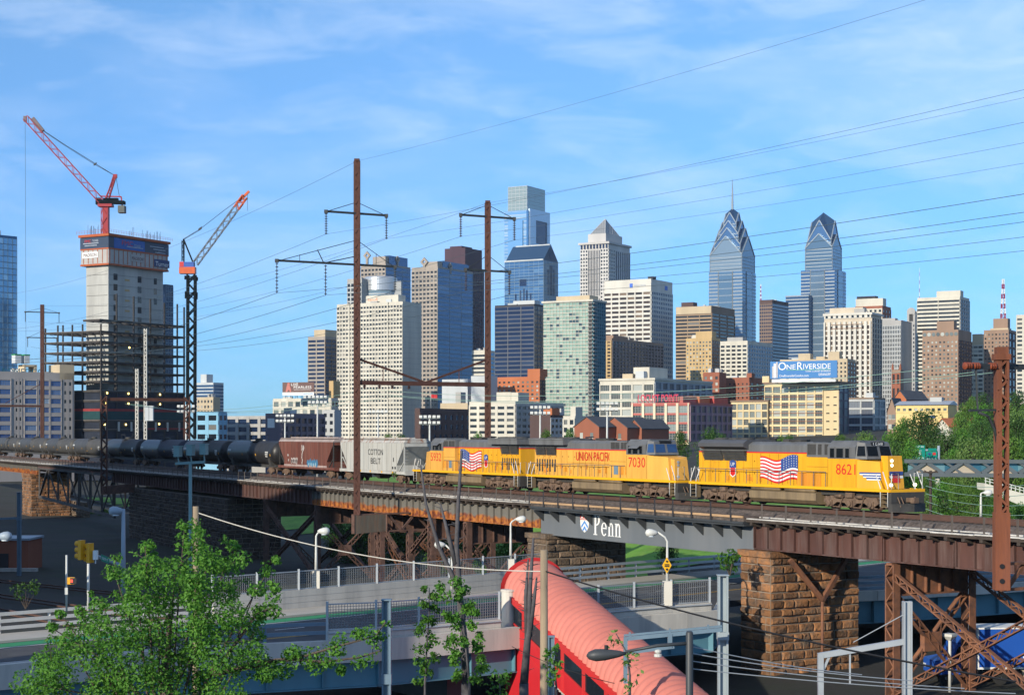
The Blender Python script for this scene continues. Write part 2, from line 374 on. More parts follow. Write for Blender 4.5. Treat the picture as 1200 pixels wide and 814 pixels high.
for k in range(7):   # stop bar and zebra bars of the crossing at the near left corner
    c = Vector((-36+k*1.75, 83.0-k*1.1, RZ+.010)); u = Vector((.70, .71, 0)); v = Vector((.71, -.70, 0))
    b.face([c-u*1.6-v*.32, c-u*1.6+v*.32, c+u*1.6+v*.32, c+u*1.6-v*.32])
for k in range(14):
    P = offset(FAR, 8.4); i = k*.55; j = int(i); p = Vector((*P[j], 0)).lerp(Vector((*P[j+1], 0)), i-j); t = (Vector((*P[j+1], 0))-Vector((*P[j], 0))).normalized(); n = Vector((t.y, -t.x, 0))*.07
    p.z = RZ+.010; b.face([p-n, p+n, p+n+t*2.2, p-n+t*2.2])
struct(b, 'road_markings', m_paint)
b = MB(); rnd = random.Random(8)
for k in range(26):
    P = offset(FAR[:9], rnd.uniform(5.5, 14)); i = rnd.uniform(.5, 6.9); j = int(i); p = Vector((*P[j], 0)).lerp(Vector((*P[j+1], 0)), i-j); d = (Vector((*P[j+1], 0))-Vector((*P[j], 0))).normalized(); n = Vector((d.y, -d.x, 0)); l = rnd.uniform(.8, 5); w_ = rnd.uniform(.05, .9); p.z = RZ+.005; b.face([p-n*w_, p+n*w_, p+n*w_+d*l, p-n*w_+d*l])
struct(b, 'road_patches', mat('fresh_asphalt', (.03, .03, .033), .9, var=.3, scale=1.5))
b = MB()
for o_ in (11.6, 11.85): strip_poly(b, offset(FAR[:8], o_), offset(FAR[:8], o_+.11), RZ+.010, None, 60)
struct(b, 'road_centre_line', m_yell)
def walk_line(L, s0, s1, step):
    P = [Vector((x, y, 0)) for x, y in L]; D = [0]
    for a, b2 in zip(P, P[1:]): D.append(D[-1]+(b2-a).length)
    def f(t):
        i = min(max(bisect.bisect_right(D, t)-1, 0), len(P)-2); return P[i].lerp(P[i+1], (t-D[i])/(D[i+1]-D[i]))
    n = max(1, round((s1-s0)/step)); return [f(s0+(s1-s0)*k/n) for k in range(n+1)]
def arcof(L, px):
    """distance along L where it crosses photo column px"""
    P = [Vector((x, y, 0)) for x, y in L]; d = 0; best = None
    for a, b2 in zip(P, P[1:]):
        n = 60
        for k in range(n):
            q = a.lerp(b2, k/n)
            if q.y > 10:
                e = abs(CX+F*q.x/q.y-px)
                if best is None or e < best[0]: best = (e, d+(b2-a).length*k/n)
        d += (b2-a).length
    return best[1]
def wall_run(mb, pts, th, z0, z1):
    for p, q in zip(pts, pts[1:]):
        t = (q-p).normalized(); n = Vector((t.y, -t.x, 0))*th/2
        mb.hexa([V3(*(p-n).xy, z0), V3(*(p+n).xy, z0), V3(*(q+n).xy, z0), V3(*(q-n).xy, z0), V3(*(p-n).xy, z1), V3(*(p+n).xy, z1), V3(*(q+n).xy, z1), V3(*(q-n).xy, z1)])
m_mesh = mat('fence_wire', (.20, .21, .22), .5, metal=.4)
m_block = mat('parapet_concrete', (.56, .53, .47), .9, var=.08, scale=.5, col2=(.42, .40, .36), streak=True)
def mesh_fence(name, label, pts, z0, hw, hf, group=None, rail=False, posts=True):
    """concrete parapet hw high with a square-mesh fence hf high on top, framed panel by panel"""
    c = V3(pts[0].x, pts[0].y, z0); t = thing(name, label, 'fence', c)
    mb = MB(); wall_run(mb, pts, .4, z0, z0+hw)
    L = (pts[1]-pts[0]).length
    mb.build('parapet', m_block, t, off=c)
    gr = MB()      # shallow joints between the blocks, standing proud as thin lips
    for p, q in zip(pts, pts[1:]):
        d = (q-p).normalized(); n = Vector((d.y, -d.x, 0))
        for k in (1, 2):
            zz = z0+hw*k/3
            gr.obox(V3(*((p+q)/2+n*.2).xy, zz), d, n, UP, (q-p).length/2, .012, .015)
    gr.build('block_joint', m_conc, t, off=c)
    zf0, zf1 = z0+hw+.06, z0+hw+hf
    for i, (p, q) in enumerate(zip(pts, pts[1:])):
        d = (q-p).normalized(); n = Vector((d.y, -d.x, 0)); l = (q-p).length
        wr = MB(); wr2 = 0.028
        k = max(3, int(l/.16))
        for j in range(1, k): x = p+d*l*j/k; wr.bar(V3(*x.xy, zf0), V3(*x.xy, zf1), wr2, wr2)
        k = max(3, int(hf/.16))
        for j in range(1, k): z = zf0+(zf1-zf0)*j/k; wr.bar(V3(*p.xy, z), V3(*q.xy, z), wr2, wr2)
        wr.build('mesh_panel', m_mesh, t, off=c)
        fr = MB()
        for z in (zf0, zf1): fr = MB(); fr.bar(V3(*p.xy, z), V3(*q.xy, z), .07); fr.build('frame_rail', m_steel, t, off=c)
        if rail: fr = MB(); fr.tube([V3(*(p+n*.25).xy, z0+hw-.12), V3(*(q+n*.25).xy, z0+hw-.12)], .05, 5); fr.build('pipe_rail', m_steel, t, off=c)
    for p in pts:
        ps = MB(); ps.box(p.x-.07, p.x+.07, p.y-.09, p.y+.09, z0+hw-.7, zf1+.16); ps.build('post', m_steel, t, off=c)
    return t
s0, s1 = arcof(FAR, 248), arcof(FAR, 640)
mesh_fence('parapet_fence', 'long concrete parapet with square mesh fence along the far sidewalk of the road', walk_line(FAR, s0, s1, 3.4), RZ+.15, 1.25, 1.25)
NL = offset(NEAR, -.3)
s0, s1 = arcof(NL, 385), arcof(NL, 586)
mesh_fence('parapet_fence', 'near side parapet with mesh fence ending at the red covered stairway', walk_line(NL, s0, s1, 2.9), RZ-.5, 1.35, 1.5, rail=True)
s0, s1 = arcof(NL, 655), arcof(NL, 832)
mesh_fence('parapet_fence', 'near side parapet with mesh fence between the pink roof and the grey column', walk_line(NL, s0, s1, 2.9), RZ-.5, 1.35, 1.5, rail=True)
def rail_fence(name, label, pts, z0, h, n=3, m=m_steel, post=.16):
    c = V3(pts[0].x, pts[0].y, z0); t = thing(name, label, 'guard rail', c)
    for k in range(n):
        r = MB(); z = z0+h*(k+1)/n-.1
        for p, q in zip(pts, pts[1:]): r.bar(V3(*p.xy, z), V3(*q.xy, z), .10, .20)
        r.build('rail', m, t, off=c)
    for p in pts[::2]:
        ps = MB(); ps.box(p.x-post/2, p.x+post/2, p.y+.08, p.y+.08+post, z0-.1, z0+h-.15); ps.build('post', m, t, off=c)
    return t
m_railw = mat('white_guard_rail', (.62, .60, .55), .55, var=.08)
rail_fence('guard_rail', 'pale three bar guard rail beside the left sidewalk, running to the left edge', walk_line(FAR, arcof(FAR, -60), arcof(FAR, 246), 1.6), RZ+.15, 1.25, m=m_railw)
rail_fence('guard_rail', 'grey three bar guard rail on the far sidewalk below the painted span', walk_line(FAR, arcof(FAR, 645), arcof(FAR, 905), 1.7), RZ+.15, 1.3)
rail_fence('guard_rail', 'dark guard rail along the street deck seen through the right steel towers', walk_line(NL, arcof(NL, 985), arcof(NL, 1200)+40, 2.2), RZ, 1.25, m=m_bluesteel)
# low steel railing on the near edge, left of the mesh fence
rail_fence('guard_rail', 'low blue grey steel railing on the near road edge behind the leafy tree', walk_line(NL, arcof(NL, 232), arcof(NL, 383), 2.0), RZ+.35, 1.0, n=2, m=m_bluesteel, post=.22)
b = MB(); pts = walk_line(NEAR, 0, arcof(NEAR, 850), 3)
wall_run(b, pts, .55, RZ-.95, RZ+.32)
pts2 = walk_line(NEAR, arcof(NEAR, 985), arcof(NEAR, 1200)+60, 3); wall_run(b, pts2, .55, RZ-.6, RZ+.15)
struct(b, 'bridge_kerb', m_block)
t = thing('road_girder', 'long teal steel girder under the near edge of the street deck', 'girder', V3(-18, 91.7, 5))
def girder_run(L, s0, s1, zt, hgt, parent, off_):
    pts = walk_line(L, s0, s1, 3.2)
    for p, q in zip(pts, pts[1:]):
        mb = MB(); wall_run(mb, [p, q], .12, zt-hgt, zt)
        d = (q-p).normalized(); n = Vector((d.y, -d.x, 0))
        for z in (zt, zt-hgt): mb.obox(V3(*((p+q)/2).xy, z), d, n, UP, (q-p).length/2, .35, .035)
        mb.obox(V3(*(p+n*.18).xy, zt-hgt/2), d, n, UP, .03, .2, hgt/2-.05)
        mb.build('girder_panel', m_lblue, parent, off=off_)
girder_run(offset(NEAR, -.5), 5, arcof(NEAR, 850), RZ-.98, 1.45, t, t.location)
t2 = thing('road_girder', 'teal steel girder carrying the street deck behind the right steel towers', 'girder', V3(26, 126, 5))
girder_run(offset(NEAR, -.5), arcof(NEAR, 985), arcof(NEAR, 1200)+55, RZ-.62, 1.7, t2, t2.location)
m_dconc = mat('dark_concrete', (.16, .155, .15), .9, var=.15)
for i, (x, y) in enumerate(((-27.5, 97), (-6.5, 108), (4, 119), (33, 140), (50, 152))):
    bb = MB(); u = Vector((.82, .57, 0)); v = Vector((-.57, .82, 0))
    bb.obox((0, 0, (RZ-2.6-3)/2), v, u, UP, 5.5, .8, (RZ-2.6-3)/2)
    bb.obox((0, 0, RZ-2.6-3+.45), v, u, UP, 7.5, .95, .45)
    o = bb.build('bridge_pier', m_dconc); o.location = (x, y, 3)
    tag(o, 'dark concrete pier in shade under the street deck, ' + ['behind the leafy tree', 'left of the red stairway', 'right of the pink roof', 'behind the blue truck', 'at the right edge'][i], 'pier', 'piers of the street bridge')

# ------------------------------------------------------------------ railway viaduct
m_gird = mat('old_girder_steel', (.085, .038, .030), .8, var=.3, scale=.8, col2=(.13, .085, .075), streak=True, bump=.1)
m_gpaint, _t, _b = _principled('grey_painted_girder_rust_at_foot')
def _rustfoot(t, b, zc):
    L = t.links.new; g = N(t, 'ShaderNodeNewGeometry'); sp = N(t, 'ShaderNodeSeparateXYZ'); L(g.outputs['Position'], sp.inputs[0])
    nz = N(t, 'ShaderNodeTexNoise'); nz.inputs['Scale'].default_value = .9; nz.inputs['Detail'].default_value = 6; L(g.outputs['Position'], nz.inputs['Vector'])
    ma = N(t, 'ShaderNodeMath', operation='MULTIPLY_ADD'); ma.inputs[1].default_value = -1.1; L(nz.outputs[0], ma.inputs[0]); L(sp.outputs[2], ma.inputs[2])
    mr = N(t, 'ShaderNodeMapRange'); mr.inputs[1].default_value = zc-.62; mr.inputs[2].default_value = zc-.40; L(ma.outputs[0], mr.inputs[0])
    n2 = N(t, 'ShaderNodeTexNoise'); n2.inputs['Scale'].default_value = 2.2; n2.inputs['Detail'].default_value = 5; L(g.outputs['Position'], n2.inputs['Vector'])
    r1 = N(t, 'ShaderNodeValToRGB'); r1.color_ramp.elements[0].color = (.42, .15, .028, 1); r1.color_ramp.elements[1].color = (.16, .042, .022, 1); r1.color_ramp.elements[0].position = .42; r1.color_ramp.elements[1].position = .62; L(n2.outputs[0], r1.inputs[0])
    r2 = N(t, 'ShaderNodeValToRGB'); r2.color_ramp.elements[0].color = (.11, .105, .095, 1); r2.color_ramp.elements[1].color = (.19, .175, .15, 1); L(n2.outputs[0], r2.inputs[0])
    mx = N(t, 'ShaderNodeMix', data_type='RGBA'); L(mr.outputs[0], mx.inputs[0]); L(r1.outputs[0], mx.inputs[6]); L(r2.outputs[0], mx.inputs[7]); L(mx.outputs[2], b.inputs['Base Color']); b.inputs['Roughness'].default_value = .8
_rustfoot(_t, _b, 12.42)
m_penn = mat('slate_grey_paint', (.135, .15, .165), .55, var=.07, scale=.25, col2=(.16, .17, .18), streak=True)
m_ballast = mat('ballast_stone', (.13, .105, .09), .95, var=.5, scale=3, col2=(.08, .06, .05), bump=.8, bscale=18)
m_plank = mat('weathered_plank', (.52, .50, .46), .85, var=.2, scale=1.2, col2=(.34, .32, .29), bump=.2)
m_tie = mat('creosoted_timber', (.055, .042, .034), .9, var=.3, scale=2)
m_railst = mat('rail_steel', (.11, .06, .045), .6, metal=.2, var=.2)
A0, A1 = 0.0, ATOT
via = thing('railway_viaduct', 'long rusty steel railway viaduct on stone piers carrying the freight train across the picture', 'viaduct', VP(apx(800), 0, 3))
VO = via.location.copy()
def sweep(mb, prof, a0, a1, step=4.0, close=True):
    """prof: (d, z) loop swept along the track"""
    n = max(1, int((a1-a0)/step)); k = len(prof); base = len(mb.v)
    for i in range(n+1):
        a = a0+(a1-a0)*i/n
        for d, z in prof: mb.v.append(tuple(VP(a, d, z)))
    for i in range(n):
        for j in range(k if close else k-1):
            j2 = (j+1) % k; mb.f.append((base+i*k+j, base+i*k+j2, base+(i+1)*k+j2, base+(i+1)*k+j)); mb.mi.append(mb.m); mb.sm.append(False)
    if close:
        mb.f.append(tuple(base+j for j in range(k))); mb.mi.append(mb.m); mb.sm.append(False)
        mb.f.append(tuple(base+n*k+j for j in range(k-1, -1, -1))); mb.mi.append(mb.m); mb.sm.append(False)
aS, aE = 1.0, ATOT-1
b = MB(); sweep(b, [(-3.0, 13.6), (2.55, 13.6), (2.55, 13.95), (1.9, 14.38), (-1.9, 14.38), (-3.0, 14.0)], aS, aE); sweep(b, [(-8.6, 13.6), (-2.9, 13.6), (-2.9, 14.1), (-8.6, 14.1)], apx(455), aE); b.build('ballast_deck', m_ballast, via, off=VO)
for d in (-.7175, .7175):
    b = MB(); sweep(b, [(d-.07, 14.42), (d+.07, 14.42), (d+.07, 14.46), (d+.03, 14.48), (d+.037, RAIL), (d-.037, RAIL), (d-.03, 14.48), (d-.07, 14.46)], aS, aE); b.build('rail', m_railst, via, off=VO)
b = MB(); a = apx(-40)
while a < apx(1330):
    p, tg = cl(a); n = Vector((tg.y, -tg.x, 0)); b.obox(V3(p.x, p.y, 14.36), n, tg, UP, 1.3, .11, .075); a += .62
b.build('sleepers', m_tie, via, off=VO)['kind'] = 'stuff'
# guard timber and walkway boards on the near side
aP0, aP1 = apx(633, 3.4), apx(884, 3.4)
def plank_run(name, d0, d1, z, a0, a1, seg=3.6):
    random.seed(int(d0*100+a0)); n = int((a1-a0)/seg)
    b = MB()
    for i in range(n):
        x0 = a0+(a1-a0)*i/n+.02; x1 = a0+(a1-a0)*(i+1)/n-.03; jz = random.uniform(-.012, .02); jd = random.uniform(-.03, .03)
        b.hexa([VP(x0, d0+jd, z-.08+jz), VP(x1, d0+jd, z-.08+jz), VP(x1, d1+jd, z-.08+jz), VP(x0, d1+jd, z-.08+jz), VP(x0, d0+jd, z+jz), VP(x1, d0+jd, z+jz), VP(x1, d1+jd, z+jz), VP(x0, d1+jd, z+jz)])
    return b.build(name, m_plank2, via, off=VO)
m_plank2 = mat('weathered_plank_boards', (.50, .48, .44), .85, var=.18, scale=1.2, col2=(.33, .31, .29), bump=.2, island=.22)
plank_run('walkway_board', 2.75, 3.0, 14.05, aS, aP0); plank_run('walkway_board', 3.85, 4.15, 14.0, aS, aP0)
plank_run('walkway_board', 2.75, 3.0, 14.05, aP1, aE); plank_run('walkway_board', 3.85, 4.15, 14.0, aP1, aE)
b = MB(); sweep(b, [(2.5, 13.72), (4.1, 13.72), (4.1, 13.9), (2.5, 13.9)], aS, aP0); sweep(b, [(2.5, 13.72), (4.1, 13.72), (4.1, 13.9), (2.5, 13.9)], aP1, aE); b.build('walkway', m_tie, via, off=VO)
b = MB(); sweep(b, [(2.5, 13.75), (4.35, 13.75), (4.35, 14.12), (4.25, 14.12), (4.2, 14.02), (2.5, 14.1)], aP0, aP1); b.build('ballast_trough', m_ballast, via, off=VO)
b = MB(); sweep(b, [(4.36, 14.0), (4.44, 14.0), (4.44, 14.16), (4.36, 14.16)], aP0, aP1); b.build('deck_edge', mat('buff_edge_timber', (.42, .27, .15), .85, var=.2), via, off=VO)
# outrigger timbers under the walkway
def outriggers(a0, a1, step, mt, single=True):
    b = MB(); a = a0
    while a < a1:
        if single: b = MB()
        p, tg = cl(a); n = Vector((tg.y, -tg.x, 0))
        b.hexa([VP(a-.13, 3.1, 13.3), VP(a+.13, 3.1, 13.3), VP(a+.13, 4.1, 13.52), VP(a-.13, 4.1, 13.52), VP(a-.13, 3.1, 13.715), VP(a+.13, 3.1, 13.715), VP(a+.13, 4.1, 13.715), VP(a-.13, 4.1, 13.715)]); a += step
        if single: b.build('outrigger_beam', mt, via, off=VO)
    if not single: b.build('outrigger_beam', mt, via, off=VO)['kind'] = 'stuff'
outriggers(apx(-40), apx(345), 1.45, m_tie, False); outriggers(apx(345)+.5, aP0, 1.45, m_tie); outriggers(aP1+.5, aE, 1.45, m_tie)
# handrail posts and wires
def handrail(a0, a1, step, d, mt, name, h=1.05):
    b = MB(); a = a0
    while a < a1:
        for off_ in (-.05, .05): b.bar(VP(a+off_, d, 13.75), VP(a+off_, d, 14.0+h), .05, .05)
        a += step
    for z in (.5, .98):
        n = int((a1-a0)/6)
        b.tube([VP(a0+(a1-a0)*i/n, d, 14.0+h*z) for i in range(n+1)], .011, 4)
    b.build(name, mt, via, off=VO)
m_post = mat('post_steel', (.10, .085, .075), .7, var=.2)
handrail(apx(-40), aP0, 2.6, 4.0, m_post, 'handrail'); handrail(aP0, aP1, 2.35, 4.5, m_dark, 'handrail'); handrail(aP1+1.6, aE, 2.6, 4.0, m_post, 'handrail')
def plate_girder(name, a0, a1, z0, z1, mt, d=3.2, panel=1.45, label=None):
    b = MB()
    sweep(b, [(d-.03, z0), (d+.03, z0), (d+.03, z1), (d-.03, z1)], a0, a1, 3)
    sweep(b, [(d-.22, z0-.05), (d+.22, z0-.05), (d+.22, z0+.03), (d-.22, z0+.03)], a0, a1, 3)
    sweep(b, [(d-.22, z1-.03), (d+.22, z1-.03), (d+.22, z1+.05), (d-.22, z1+.05)], a0, a1, 3)
    n = max(1, round((a1-a0)/panel))
    for i in range(n+1):
        a = a0+(a1-a0)*i/n; p, tg = cl(a); nn = Vector((tg.y, -tg.x, 0))
        for dd in (.13,) : b.obox(VP(a, d+dd, (z0+z1)/2), tg, nn, UP, .035, .1, (z1-z0)/2-.04)
        b.obox(VP(a, d-.13, (z0+z1)/2), tg, nn, UP, .035, .1, (z1-z0)/2-.04)
    o = b.build(name, mt, via, off=VO)
    if label: o['label'] = label
    return o
def spans(a_list, z0, z1, mt, lab):
    for x0, x1 in zip(a_list, a_list[1:]):
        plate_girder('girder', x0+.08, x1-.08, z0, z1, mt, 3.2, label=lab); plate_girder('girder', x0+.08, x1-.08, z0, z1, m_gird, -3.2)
N_ = lambda *p: [apx(x, 3.3) for x in p]
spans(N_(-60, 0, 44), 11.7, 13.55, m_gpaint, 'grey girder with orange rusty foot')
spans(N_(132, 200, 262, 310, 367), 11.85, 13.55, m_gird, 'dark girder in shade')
spans(N_(367, 425), 11.85, 13.55, m_gpaint, 'grey girder with orange rusty foot'); spans(N_(425, 508, 570, 634), 11.85, 13.55, m_gpaint, 'grey girder with orange rusty foot')
spans(N_(884, 1036, 1120, 1240, 1330)+[aE-2], 11.85, 13.55, m_gird, 'brown rusty plate girder')
# floor beams between the two girders
b = MB(); a = apx(-40)
while a < aE-2:
    if not (aP0 < a < aP1): b.hexa([VP(a-.12, -3.1, 12.7), VP(a+.12, -3.1, 12.7), VP(a+.12, 3.1, 12.7), VP(a-.12, 3.1, 12.7), VP(a-.12, -3.1, 13.6), VP(a+.12, -3.1, 13.6), VP(a+.12, 3.1, 13.6), VP(a-.12, 3.1, 13.6)])
    a += 3
b.build('floor_beam', m_gird, via, off=VO)
# painted span with its brackets
pg = MB(); PZ0, PZ1 = 11.35, 13.42
sweep(pg, [(3.26, PZ0), (3.38, PZ0), (3.38, PZ1), (3.26, PZ1)], aP0+.1, aP1-.1, 2)
sweep(pg, [(3.0, PZ0-.05), (3.46, PZ0-.05), (3.46, PZ0), (3.0, PZ0)], aP0+.1, aP1-.1, 2)
sweep(pg, [(-3.3, PZ0), (-3.2, PZ0), (-3.2, PZ1), (-3.3, PZ1)], aP0+.1, aP1-.1, 2)
sweep(pg, [(-3.2, PZ0+.5), (3.2, PZ0+.5), (3.2, PZ0+.6), (-3.2, PZ0+.6)], aP0+.1, aP1-.1, 2)
pen = pg.build('painted_span', m_penn, via, off=VO); pen['label'] = 'smooth slate grey painted span with white lettering'
m_brk = mat('black_bracket_paint', (.05, .055, .06), .5)
b = MB()
sweep(b, [(3.38, 13.42), (4.3, 13.42), (4.3, 13.56), (3.38, 13.56)], aP0, aP1, 2); sweep(b, [(3.2, 13.58), (4.42, 13.58), (4.42, 13.745), (3.2, 13.745)], aP0, aP1, 2)
for px_ in (637, 655, 674, 694, 714, 736, 757, 779, 801, 824, 847, 869):
    a = apx(px_, 3.39)
    bk = MB(); bk.prism([VP(a-.06, 3.39, 13.41), VP(a-.06, 4.35, 13.41), VP(a-.06, 4.35, 13.28), VP(a-.06, 3.39, 12.45)], VP(a+.06, 3.39, 13.41)-VP(a-.06, 3.39, 13.41)); bk.build('bracket', m_brk, pen, off=VO)
b.build('ledge', m_brk, pen, off=VO)
# lettering (serif) and shield on the painted span
def serif_penn(mb, O, xd, yd, H):
    def st(x0, y0, x1, y1): mb.face([O+xd*x0*H+yd*y0*H, O+xd*x1*H+yd*y0*H, O+xd*x1*H+yd*y1*H, O+xd*x0*H+yd*y1*H])
    def arc(cx, cy, rx, ry, wx, wy, t0, t1, n=14):
        for i in range(n):
            a, c = R(t0+(t1-t0)*i/n), R(t0+(t1-t0)*(i+1)/n); q = []
            for r, tt in ((1, a), (1, c), (0, c), (0, a)):
                ex = rx-(0 if r else wx); ey = ry-(0 if r else wy); q.append(O+xd*(cx+ex*math.cos(tt))*H+yd*(cy+ey*math.sin(tt))*H)
            mb.face(q)
    st(.08, 0, .20, 1); st(0, 0, .28, .045); st(0, .955, .12, 1)            # P
    arc(.20, .735, .27, .265, .115, .05, -90, 90)
    x = .58; arc(x+.20, .32, .21, .33, .10, .045, 18, 318, 22); st(x+.02, .34, x+.40, .385)   # e
    for x in (1.06, 1.56):                                                     # n n
        st(x+.05, 0, x+.15, .64); st(x, 0, x+.20, .04); st(x, .60, x+.10, .64); arc(x+.235, .40, .145, .25, .09, .06, 0, 160); st(x+.29, 0, x+.38, .41); st(x+.24, 0, x+.43, .04)
    return
aT = apx(695.5, 3.39); p, tg = cl(aT)
lb = MB(); serif_penn(lb, VP(aT, 3.392, PZ0+.34), tg*1.22, UP, 1.66); lb.build('lettering', mat('sign_white', (.85, .85, .83), .5, var=.03), pen, off=VO)
sh = MB(); aS_ = apx(680, 3.39); O = VP(aS_, 3.394, PZ0+.45); xd = cl(aS_)[1]*1.6
def shp(pts, m, off=0): sh.m = m; sh.face([O+xd*x+UP*y+nrm(aS_)*off for x, y in pts])
shp([(0, .8), (.03, .5), (.16, .22), (.42, 0), (.68, .22), (.81, .5), (.84, .8), (.84, 1.4), (0, 1.4)], 0)
shp([(0, 1.16), (.84, 1.16), (.84, 1.4), (0, 1.4)], 1, .003); shp([(0, 1.04), (.84, 1.04), (.84, 1.1), (0, 1.1)], 1, .003)
for x in (.1, .36, .62): shp([(x, 1.2), (x+.15, 1.2), (x+.15, 1.32), (x, 1.32)], 0, .006)
for q in ([(.42, 1.0), (.76, .52), (.70, .36), (.42, .78), (.14, .36), (.08, .52)],): 
    shp([q[0], q[1], q[2], q[3]], 2, .003); shp([q[0], q[3], q[4], q[5]], 2, .003)
shp([(.2, .2), (.3, .12), (.5, .45), (.42, .55)], 2, .006); shp([(.64, .2), (.54, .12), (.34, .45), (.42, .55)], 2, .009)
sh.build('shield_emblem', [m_white, m_red, mat('emblem_blue', (.08, .25, .6), .5)], pen, off=VO)
# truss span at the left
aQ0, aQ1 = apx(45, 3.3), apx(133, 3.3)
for sd in (3.1, -3.1):
    b = MB(); zt, zb = 13.1, 6.1; n = 7
    T = [aQ0+(aQ1-aQ0)*i/n for i in range(n+1)]
    b.bar(VP(T[0], sd, zt), VP(T[-1], sd, zt), .55, .7); b.bar(VP(T[0], sd, zb+1.2), VP(T[-1], sd, zb), .4, .5)
    for i in range(n+1):
        zz = zb+1.2-1.2*i/n
        b.bar(VP(T[i], sd, zt), VP(T[i], sd, zz), .28, .3)
        if i < n:
            z2 = zb+1.2-1.2*(i+1)/n
            if i == 0: b.bar(VP(T[i], sd, zz), VP(T[i+1], sd, zt), .4, .4)
            elif i < n/2+1: b.bar(VP(T[i], sd, zt), VP(T[i+1], sd, z2), .22, .25)
            else: b.bar(VP(T[i], sd, zz), VP(T[i+1], sd, zt), .22, .25)
    o = b.build('truss', mat('truss_grey_brown', (.075, .065, .06), .8, var=.25), via, off=VO); o['label'] = 'deep riveted truss span'
b = MB(); sweep(b, [(2.6, 13.1), (3.4, 13.1), (3.4, 13.55), (2.6, 13.55)], aQ0, aQ1, 3); sweep(b, [(-3.4, 13.1), (-2.6, 13.1), (-2.6, 13.55), (-3.4, 13.55)], aQ0, aQ1, 3); b.build('girder', m_gird, via, off=VO)
# stone piers: coursed rock-faced blocks, every stone its own block
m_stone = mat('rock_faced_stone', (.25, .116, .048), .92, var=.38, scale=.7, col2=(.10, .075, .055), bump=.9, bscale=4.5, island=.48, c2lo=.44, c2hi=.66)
m_stone_dk = mat('dark_brown_stone', (.155, .105, .068), .92, var=.35, scale=1.1, col2=(.09, .075, .06), bump=.9, bscale=4.5, island=.35)  # darker, browner copy of the pier stone
m_mortar = mat('mortar', (.22, .18, .14), .95, var=.2)
def stone_pier(a, d0, d1, th, z0, z1, mt, seed=1, cap=True, batter=0):
    """block from d0 to d1 across the track, th along it, its right face at a"""
    rnd = random.Random(seed); p, tg = cl(a); n = Vector((tg.y, -tg.x, 0)); O = V3(p.x, p.y, 0)
    P = lambda x, d, z: O+tg*x+n*d+UP*z
    core = MB(); core.hexa([P(-th+.06, d0+.06, z0), P(-.06, d0+.06, z0), P(-.06, d1-.06, z0), P(-th+.06, d1-.06, z0), P(-th+.06, d0+.06, z1), P(-.06, d0+.06, z1), P(-.06, d1-.06, z1), P(-th+.06, d1-.06, z1)])
    par = core.build('stone_pier', m_mortar, via, off=VO)
    b = MB(); z = z0
    def blk(P0, ux, nz, x0, x1, zz0, zz1, pr):
        e = .035; c = min(.09, pr)
        A = [P0+ux*x+UP*y for x, y in ((x0+e, zz0+e), (x1-e, zz0+e), (x1-e, zz1-e), (x0+e, zz1-e))]
        j = lambda: Vector((0, 0, rnd.uniform(-.03, .03)))+ux*rnd.uniform(-.04, .04)
        B = [P0+nz*(pr*rnd.uniform(.6, 1.15))+ux*x+UP*y+j() for x, y in ((x0+e+c, zz0+e+c), (x1-e-c, zz0+e+c), (x1-e-c, zz1-e-c), (x0+e+c, zz1-e-c))]
        b.hexa([A[0], A[1], A[2], A[3], B[0], B[1], B[2], B[3]])
    while z < z1-.1:
        h = rnd.uniform(.48, .68); h = min(h, z1-z) if z1-z-h > .25 else z1-z
        for P0, ux, nz, L in ((P(-.06, d1-.06, 0), -n, tg, d1-d0-.12), (P(-th+.06, d1-.06, 0), tg, n, th-.12), (P(-th+.06, d0+.06, 0), n, -tg, d1-d0-.12)):
            x = -.0
            while x < L-.05:
                wd = rnd.uniform(.7, 1.5)
                if L-x-wd < .45: wd = L-x
                blk(P0, ux, nz, x, x+wd, z, z+h, rnd.uniform(.10, .22)); x += wd
        z += h
    b.build('masonry', mt, par, off=VO)
    if cap:
        c = MB(); c.hexa([P(-th-.15, d0-.15, z1-.02), P(.15, d0-.15, z1-.02), P(.15, d1+.15, z1-.02), P(-th-.15, d1+.15, z1-.02), P(-th-.15, d0-.15, z1+.4), P(.15, d0-.15, z1+.4), P(.15, d1+.15, z1+.4), P(-th-.15, d1+.15, z1+.4)])
        c.build('cap_stone', mt, par, off=VO)
    return par
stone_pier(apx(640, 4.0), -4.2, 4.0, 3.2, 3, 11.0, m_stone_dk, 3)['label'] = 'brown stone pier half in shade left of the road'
stone_pier(apx(903, 3.9), -4.2, 3.9, 3.4, 3, 11.35, m_stone, 5)['label'] = 'large orange brown stone pier right of the painted span'
stone_pier(apx(36, 4), -4, 4.0, 9, 2.5, 11.3, m_stone, 7)['label'] = 'sunlit stone pier at the left edge'
stone_pier(apx(262, 4), -4, 3.6, apx(262, 4)-apx(146, 4), 2.5, 11.3, mat('shaded_black_stone', (.075, .055, .042), .95, var=.35, scale=1.1, col2=(.045, .04, .036), bump=.9, bscale=4.5, island=.35), 9, cap=False)['label'] = 'long dark masonry abutment'  # abutment stone darkened, deep shade put into the colour
stone_pier(apx(97, -4), -5.5, -4.2, apx(97, -4)-apx(44, -4), 2.5, 6.2, m_stone_dk, 11, cap=False)['label'] = 'low dark wall under the truss'
